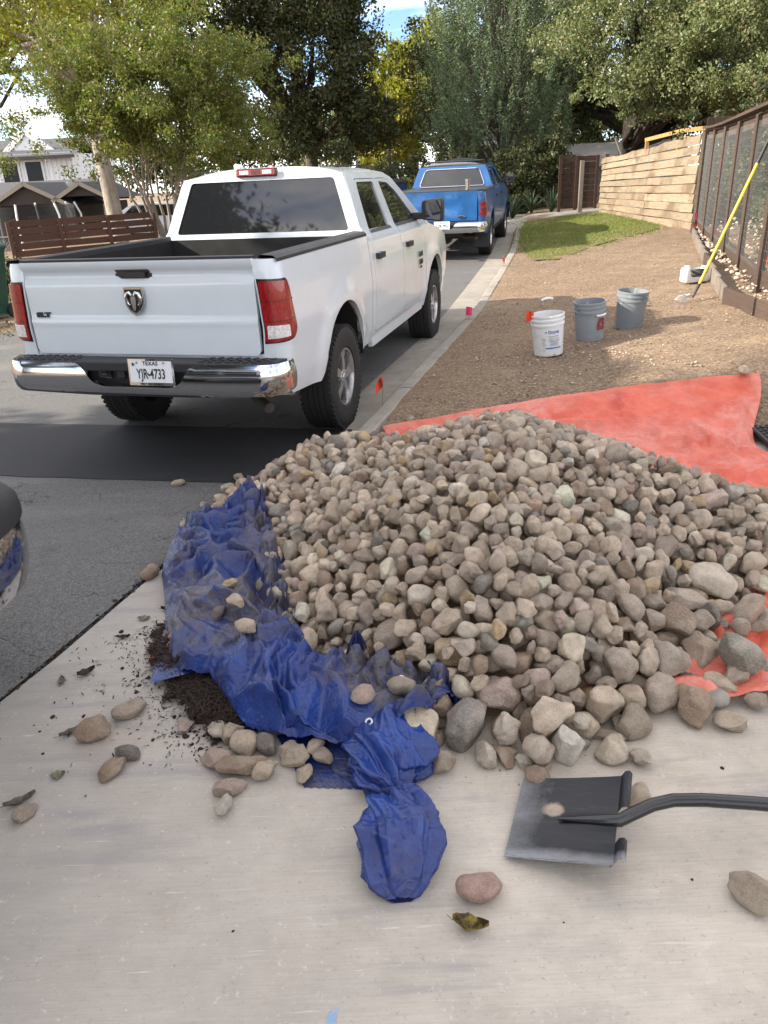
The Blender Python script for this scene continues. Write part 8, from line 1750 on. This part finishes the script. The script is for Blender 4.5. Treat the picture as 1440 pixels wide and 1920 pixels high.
fill = MB().lathe([(0,.31),(.07,.305),(.135,.28)], 24).build('soil_fill', M['clod'], wb, smooth=50)
def wrap(me, R_, a0, z0):
    """wrap flat print (x right, y up) round a bucket wall facing -y"""
    for v_ in me.vertices:
        x, y, z = v_.co; a = a0 + x/R_; rr_ = R_ + z + (y)*.045; v_.co = (rr_*sin(a), -rr_*cos(a), z0 + y)
I4 = Matrix.Identity(4); M['print_blue'] = plain('blue_print', (.02,.15,.42), .5, var=0); M['print_grey'] = plain('grey_print', (.22,.25,.30), .5, var=.2, scale=80); M['maroon'] = plain('maroon_label', (.20,.035,.045), .6, var=.9, scale=60)
t_ = text('print', 'Dryvit', .042, I4, M['print_blue'], wb, .0004, 1.0, .0008); wrap(t_.data, .1485, .02, .225)
q = MB().prism([(-.014,.004),(0,.012),(.014,.004),(.004,.004),(0,-.012),(-.004,.004)], 0, .0006, lambda u, v, d: (u, v, d)).build('print_mark', M['print_blue'], wb); wrap(q.data, .1485, -.48, .222)
tx_ = [('COATING SYSTEMS', .012, .0, .185), ('BASE COAT  5 GAL', .011, .05, .165), ('MIX THOROUGHLY BEFORE USE', .008, .05, .150), ('PROTECT FROM FREEZING', .008, .05, .138), ('APPLY BY TROWEL', .008, .05, .126), ('STORE IN A DRY PLACE', .008, .05, .114), ('KEEP OUT OF REACH', .008, .05, .102), ('60 LB', .016, -.62, .16), ('NET', .013, -.62, .135), ('USE', .013, -.62, .11)]
for tt_, sz, a0, z0 in tx_:
    t_ = text('print', tt_, sz, I4, M['print_grey'], wb, .0003, 1.0, .0003); wrap(t_.data, .146, a0, z0)
q = MB().prism([(x, y) for x, y in dens([(-.075,-.005),(.075,-.005),(.075,.005),(-.075,.005)], .01)], 0, .0005, lambda u, v, d: (u, v, d)).build('print_bar', M['print_blue'], wb); wrap(q.data, .1445, .0, .078)
q = MB().prism(dens([(-.045,-.055),(.05,-.055),(.05,.05),(-.02,.06),(-.045,.02)], .012), 0, .0006, lambda u, v, d: (u, v, d)).build('torn_label', M['maroon'], b2); wrap(q.data, .1465, .05, .165)
def flag(x, y, z, h_, lean, mat, label, yaw=0, fs=.085, droop=.6):
    e = empty('marking_flag', (x, y, z), yaw, label=label, cat='flag', group='survey flags'); top = Vector((lean[0]*h_, lean[1]*h_, h_))
    MB().tube([(0,0,-.03), top*.5, top], .0022, 5).build('wire', M['wire'], e)
    V = []; F = []
    for i in range(7):
        for j in range(6):
            u, v_ = i/6, j/5; V.append((top.x + .002 + u*fs*.75, top.y + .016*sin(u*6+v_*2), top.z - v_*fs - u*fs*droop + .006*sin(v_*5)))
    for i in range(6):
        for j in range(5): a = i*6+j; F.append((a, a+1, a+7, a+6))
    MB().add(V, F).build('flag', mat, e, smooth=60); return e
flag(.03, 5.95, .13, .24, (-.06, 0), M['flag_orange'], 'orange marking flag on a wire in the kerb gutter beside the rear wheel', 2.7, .085, .9)
flag(1.15, 9.60, .20, .10, (.02, 0), M['flag_pink'], 'bright pink marking flag at the kerb beside the front wheel', .1, .10, .1)
flag(2.34, 13.95, gz(2.34, 13.95), .20, (-.05, 0), M['flag_orange'], 'small orange marking flag on the kerb by the lawn edge', 1.2, .09, 1.0)
flag(6.80, 16.70, gz(6.8, 16.7) + .05, .36, (.05, 0), M['flag_pink'], 'pale pink flag at the foot of the corner fence post', .6, .13, .8)
flag(6.74, 16.60, gz(6.74, 16.6) + .02, .22, (.0, 0), M['flag_orange'], 'orange-red flag just below the pale pink one at the corner post', .4, .16, .8)
flag(6.15, 14.2, gz(6.1, 14.2) + .05, .30, (.02, 0), M['flag_orange'], 'orange flag on the edging before the second wire panel', .4, .15, .9)
flag(4.72, 9.35, gz(4.72, 9.35) + .06, .32, (.04, 0), M['flag_orange'], 'orange flag at the right picture edge on the timber edging', .5, .13, .9)
fo = flag(1.47, 7.03, gz(1.63, 7.06) + .28, .12, (0, 0), M['flag_orange'], 'orange flag bunched on the handle lug of the white bucket', 2.9, .085, .2)
# ------------------------------------------------------------ moulded white plastic trough
jg = empty('plastic_trough', (4.22, 10.15, gz(4.22, 10.15)), .25, label='white moulded plastic piece with two raised ends lying near the rake', cat='plastic part')
MB().prism(rnd_poly([(-.17,0),(.17,0),(.17,.18),(.145,.195),(.10,.09),(-.09,.085),(-.105,.185),(-.145,.19),(-.17,.16)], .03), -.075, .075, lambda u, v, d: (u, d, v)).build('body', M['white_plastic'], jg, bevel=.02, smooth=40)
MB().lathe([(0,0),(.035,0),(.035,.03),(0,.03)], 16, c=(-.125, 0, .18)).build('cap', M['white_plastic'], jg, smooth=40)
# ------------------------------------------------------------ yellow rake leaning on the fence
M['yellow_pole'] = plain('yellow_fibreglass', (.62,.47,.02), .35, var=.08); a = Vector((3.66, 8.80, gz(3.66, 8.8))); b = Vector((4.32, 8.88, 2.02)); rk = empty('garden_rake', a, label='rake with long yellow handle leaning against the wire fence', cat='rake')
d = (b-a); MB().tube([d*.10, d*.86], .016, 12).build('handle', M['yellow_pole'], rk, smooth=40); MB().tube([d*.86, d*1.02], .019, 12).build('grip', M['black_plastic'], rk, smooth=40); MB().tube([d*.015, d*.11], [.009, .020], 10).build('ferrule', M['black_plastic'], rk, smooth=40)
tn = MB()
for k in range(9):
    u = -.5 + k/8; tn.tube([(0,0,.05), (-.03 + u*.05, u*.16, .06), (-.10, u*.26, .035), (-.14, u*.28, -.01)], .003, 5)
tn.tube([(-.07,-.10,.052),(-.07,.10,.052)], .003, 5); tn.build('tines', M['steel'], rk, smooth=40)
# ------------------------------------------------------------ black rubber mat
rm = empty('rubber_mat', (2.96, 4.92, .055), -.12, label='black ribbed rubber tray at the right picture edge beside the red tarp', cat='tray')
MB().box((.12, 0, .0), (.9, .62, .02)).build('base', M['black_plastic'], rm, bevel=.006)
q = MB()
for i in range(22):
    for j in range(9): q.box((-.28 + i*.040, -.25 + j*.062 + (.02 if i % 2 else 0), .014), (.026, .036, .010))
q.build('ribs', M['black_plastic'], rm)
for sg in (-1, 1): MB().box((.12, sg*.30, .018), (.9, .025, .03)).build('rim', M['black_plastic'], rm, bevel=.006)
MB().box((-.325, 0, .018), (.025, .62, .03)).build('rim', M['black_plastic'], rm, bevel=.006)
# ------------------------------------------------------------ shovel
s = MatB('worn_black_steel'); n = s.noise(9, 6, .75); n2 = s.noise(1, 5, .8, co=s.map((12, 160, 12), (0, 0, .25))); sp = node(s.nt, 'ShaderNodeSeparateXYZ'); s.l(s.co, sp.inputs[0])
e_ = s.rng(s.math('ADD', sp.outputs[0], s.math('MULTIPLY', n, .22)), -.01, .21, 1.0, 0); e2 = s.rng(s.math('ADD', s.math('MULTIPLY', sp.outputs[1], -1), s.math('MULTIPLY', n, .06)), .135, .175, 0, .8); w_ = s.math('MAXIMUM', e_, e2)
col = s.mix(w_, s.mix(s.rng(n2, .55, .75, 0, .35), (.014,.015,.018), (.10,.105,.115)), (.30,.305,.315)); col = s.mix(s.math('MULTIPLY', s.rng(n2, .56, .66), s.rng(w_, .2, .8)), col, (.03,.03,.035))
vd = node(s.nt, 'ShaderNodeVectorMath'); vd.operation = 'DISTANCE'; s.l(s.co, vd.inputs[0]); vd.inputs[1].default_value = (.115, .045, .01); col = s.mix(s.rng(s.math('ADD', vd.outputs['Value'], s.math('MULTIPLY', n, .05)), .052, .064, .9, 0), col, s.mix(s.rng(n, .4, .6), (.22,.17,.12), (.42,.34,.26)))
M['blade'] = s.set(col, s.rng(w_, 0, 1, .38, .5), .25, .5, s.bump(n2, .15, .002))
sh = empty('shovel', (.352, 1.69, .012), -.36, label='black square-mouth shovel with worn grey tip lying on the driveway', cat='shovel')
V = []; F = []; nx, ny = 26, 26
for i in range(nx+1):
    for j in range(ny+1):
        u, v_ = i/nx, -1 + 2*j/ny; x = .295*u; y = v_*(.158 + .012*u)
        z = .010 + .040*abs(v_)**2.6*(.15+.85*u) + .026*exp(-(v_/(.10+.10*u))**2)*sstep(.25, 1, u) + .012*u*u
        z = float(z) + .035*u
        V.append((x, y, z))
for i in range(nx):
    for j in range(ny): q = i*(ny+1)+j; F.append((q, q+1, q+ny+2, q+ny+1))
bl_ = MB().add(V, F).add([(x, y, z-.0028) for x, y, z in V], [tuple(reversed(f)) for f in F]); n0 = (nx+1)*(ny+1)
per = [j for j in range(ny+1)] + [i*(ny+1)+ny for i in range(1, nx+1)] + [nx*(ny+1)+j for j in range(ny-1, -1, -1)] + [i*(ny+1) for i in range(nx-1, 0, -1)]
bl_.f += [(per[k], per[(k+1) % len(per)], per[(k+1) % len(per)]+n0, per[k]+n0) for k in range(len(per))]
bl_.build('blade', M['blade'], sh, smooth=35)
for sg in (-1, 1):
    V = []
    for k in range(8):
        y = sg*(.058 + .112*k/7); z0 = .047 + (.038*abs(y/.168)**3) + .002; tw_ = .010*sin(k*.9)
        V += [(.286, y, z0 - .006), (.297, y, z0+.012), (.304, y, z0+.030), (.317 + tw_*.3, y, z0+.036), (.326, y, z0+.026)]
    MB().add(V, [(k*5+j, k*5+j+1, k*5+j+6, k*5+j+5) for k in range(7) for j in range(4)]).build('step', M['blade'], sh, smooth=50)
sm = plain('black_tube_paint', (.012,.012,.014), .28, coat=.3)
cr_ = [(.13,0,.040),(.20,0,.058),(.26,0,.074),(.30,.0,.086),(.335,.025,.098),(.385,.055,.118),(.44,.082,.126),(.52,.112,.122),(.66,.152,.112),(.80,.183,.106)]
MB().tube(cr_, [.004,.011,.0165,.0185,.019,.019,.019,.0195,.020,.020], 16).build('socket', sm, sh, smooth=50)
MB().tube([(.78,.178,.107),(1.75,.405,.08)], .0172, 16).build('shaft', sm, sh, smooth=50)
MB().lathe([(0,.004),(.0035,.003),(.005,0)], 10, c=(.74,.168,.130)).build('rivet', M['plate'], sh, smooth=50).rotation_euler = (0, 0, 0)
# ------------------------------------------------------------ mulch
r = np.random.RandomState(9); M['mulch'] = leafmat('mulch_shreds', [(.010,.006,.005),(.022,.013,.010),(.035,.020,.014),(.016,.010,.008)], .9, 0)
mp_ = [(x + .022*sin(y*47) + .014*sin(y*91+x*60), y + .022*sin(x*53) + .012*sin(x*97)) for x, y in dens([(-1.06,2.86),(-.90,2.92),(-.70,2.80),(-.55,2.50),(-.50,2.20),(-.57,2.08),(-.66,2.12),(-.74,2.22),(-.86,2.36),(-.98,2.56)], .05)]
def mul_h(x, y):
    d = min(math.hypot(x+.84, y-2.62)/.26, math.hypot(x+.66, y-2.32)/.24); return max(0, .055*(1-d*d))
V = []; n_ = 0
def shreds(n, fn, l0, l1, w0):
    out = []
    for k in range(n):
        x, y, z = fn(); L_ = r.uniform(l0, l1); a = r.uniform(0, 2*pi); ti = r.normal(0, .35); w_ = w0*r.uniform(.5, 1.4)
        d = np.array([cos(a)*cos(ti), sin(a)*cos(ti), sin(ti)])*L_/2; s_ = np.array([-sin(a), cos(a), r.normal(0, .3)])*w_; c = np.array([x, y, z + abs(d[2]) + .002]); m = np.array([0, 0, L_*.12])
        out += [c-d-s_*.4, c-d+s_*.4, c+m-s_, c+m+s_, c+d-s_*.4, c+d+s_*.4]
    return out
def f_in():
    while 1:
        x, y = r.uniform(-1.08, -.48), r.uniform(2.02, 2.94)
        if inpoly(x, y, mp_): return x, y, G0 + mul_h(x, y)*r.uniform(.75, 1.05)
def f_out():
    k = r.randint(len(mp_)); a = mp_[k]; b = mp_[k-1]; t = r.rand(); sp_ = abs(r.normal(0, .055)) + (abs(r.normal(0, .16)) if r.rand() < .3 else 0); x = a[0]*t + b[0]*(1-t) - sp_*1.0 + r.normal(0, .03); y = a[1]*t + b[1]*(1-t) - sp_*.45 + r.normal(0, .03); return x, y, G0
V = shreds(9000, f_in, .012, .05, .0022) + shreds(1000, f_out, .004, .022, .0022)
F = np.array([[0,1,3,2],[2,3,5,4]])[None] + (np.arange(len(V)//6)*6)[:, None, None]
link('mulch', npmesh('mulch', np.array(V), F.reshape(-1, 4)), M['mulch'], kind='stuff', label='dark shredded bark mulch spilled from under the blue tarp', cat='mulch')
gxm = np.linspace(-1.1, -.45, 40); gym = np.linspace(2.0, 2.95, 50)
grid_mesh('mulch_bed', gxm, gym, lambda X, Y: np.array([[G0 - .012 + (mul_h(x, y)*.9 + .014 if inpoly(x, y, mp_) and min(math.hypot(x-p[0], y-p[1]) for p in mp_) > .03 else 0) for x, y in zip(a_, b_)] for a_, b_ in zip(X, Y)]), M['mulch'], kind='stuff', label='body of the dark mulch spill under the shreds', cat='mulch')
P = []
for k in range(150): x, y, z = f_out(); P.append((x, y, z+.002))
scatter_lumps('mulch_crumbs', np.array(P), .003 + .010*r.rand(150)**3, M['mulch'], kind='stuff', label='dark crumbs of mulch sprinkled over the left driveway', cat='mulch')
# dust and grit below the heap
P = []
while len(P) < 900:
    t = r.rand(); k = r.randint(len(PILE)); a = PILE[k]; b = PILE[k-1]; x, y = a*t + b*(1-t); x += r.normal(0, .09); y += r.normal(0, .09)
    if y < 5 and x < 1.6: P.append((x, y, G0 + .001))
scatter_lumps('stone_grit', np.array(P), .0012 + .004*r.rand(len(P))**3, M['pebble'], kind='stuff', label='fine stone grit around the foot of the heap', cat='grit')
# ------------------------------------------------------------ single fallen leaves
def leaf(x, y, L_, w_, rz, curl, mat, label, z=G0):
    V = []; F = []
    for i in range(11):
        u = i/10; ww = w_*sin(pi*u**.8)*(1 + .1*sin(u*19)) + .001
        for j in range(5):
            v_ = -1 + j/2; V.append(((u-.5)*L_, v_*ww, curl*L_*(abs(v_)**1.5*.25 + (2*u-1)**2*.22) + .002*sin(u*14+v_*2) + .002))
    for i in range(10):
        for j in range(4): q = i*5+j; F.append((q, q+1, q+6, q+5))
    m = MB().add(V, F).tube([(-.5*L_,0,curl*L_*.22+.002),(-.68*L_,.01,curl*L_*.3)], .0011, 5); o = m.build('fallen_leaf', mat, smooth=60, label=label, cat='leaf'); o.location = (x, y, z); o.rotation_euler = (0, 0, rz); return o
def lm_(name, c1, c2):
    s = MatB(name); n = s.noise(40, 4, .6); return s.set(s.mix(s.rng(n, .4, .6), c1, c2), .6, 0, .3, s.bump(s.noise(140, 3), .4, .002))
lf1 = lm_('yellow_brown_leaf', (.05,.030,.012), (.25,.19,.03)); lf2 = lm_('grey_dead_leaf', (.07,.06,.045), (.14,.12,.09)); lf3 = lm_('black_leaf', (.012,.009,.007), (.03,.022,.016)); lf4 = lm_('dry_green_leaf', (.10,.10,.06), (.16,.15,.09))
leaf(.175, 1.335, .095, .024, -.25, .9, lf1, 'yellow and dark brown curled leaf on the driveway below the pink stone')
for a in [(-1.17,2.80,.06,.012,.1,.6,lf3,'small black curled leaf left of the mulch spill'), (-1.245,2.545,.075,.022,.7,.7,lf3,'black crumpled leaf alone in the middle of the left driveway'), (-1.17,2.185,.10,.013,.75,.5,lf2,'long grey leaf left of the brown speckled stone'), (-1.14,1.965,.045,.02,.3,.6,lf4,'small dry curled leaf at lower left on the driveway'),
          (-1.22,1.85,.10,.014,.6,.6,lf2,'long grey-brown leaf at the left picture edge'), (-1.12,2.95,.055,.02,.0,.5,lf4,'dull green leaf near the asphalt edge'), (-1.33,2.50,.06,.014,1.9,.5,lf2,'narrow grey leaf by the asphalt seam'), (-1.02,3.02,.08,.02,.1,.6,lf3,'dark curled leaf beside the upper blue tarp'),
          (.735,1.835,.03,.010,1.0,.9,lf4,'tiny curled dry leaf above the shovel')]: leaf(*a)
# blue chalk mark at the bottom of the picture
s = MatB('blue_chalk'); n = s.noise(60, 4, .8); M['chalk'] = s.set(s.mix(s.rng(n, .4, .65), (.33,.34,.35), (.15,.30,.50)), .9)
MB().prism(rnd_poly([(-.20,1.085),(-.175,1.09),(-.16,1.15),(-.185,1.14)], .01), G0+.0015, G0+.0005, lambda u, v, d: (u, v, d)).build('chalk_mark', M['chalk'], kind='structure')
# small dark sticks and crumbs
P = np.array([(1.06,1.86,G0),(.80,1.45,G0),(1.10,1.50,G0),(.42,1.34,G0),(-.45,1.36,G0),(-1.30,2.2,G0),(-1.24,2.08,G0)]); scatter_lumps('bark_crumbs', P, np.array([.007,.005,.004,.004,.004,.006,.008]), M['mulch'], kind='stuff', label='tiny dark bark crumbs on the concrete', cat='crumbs')
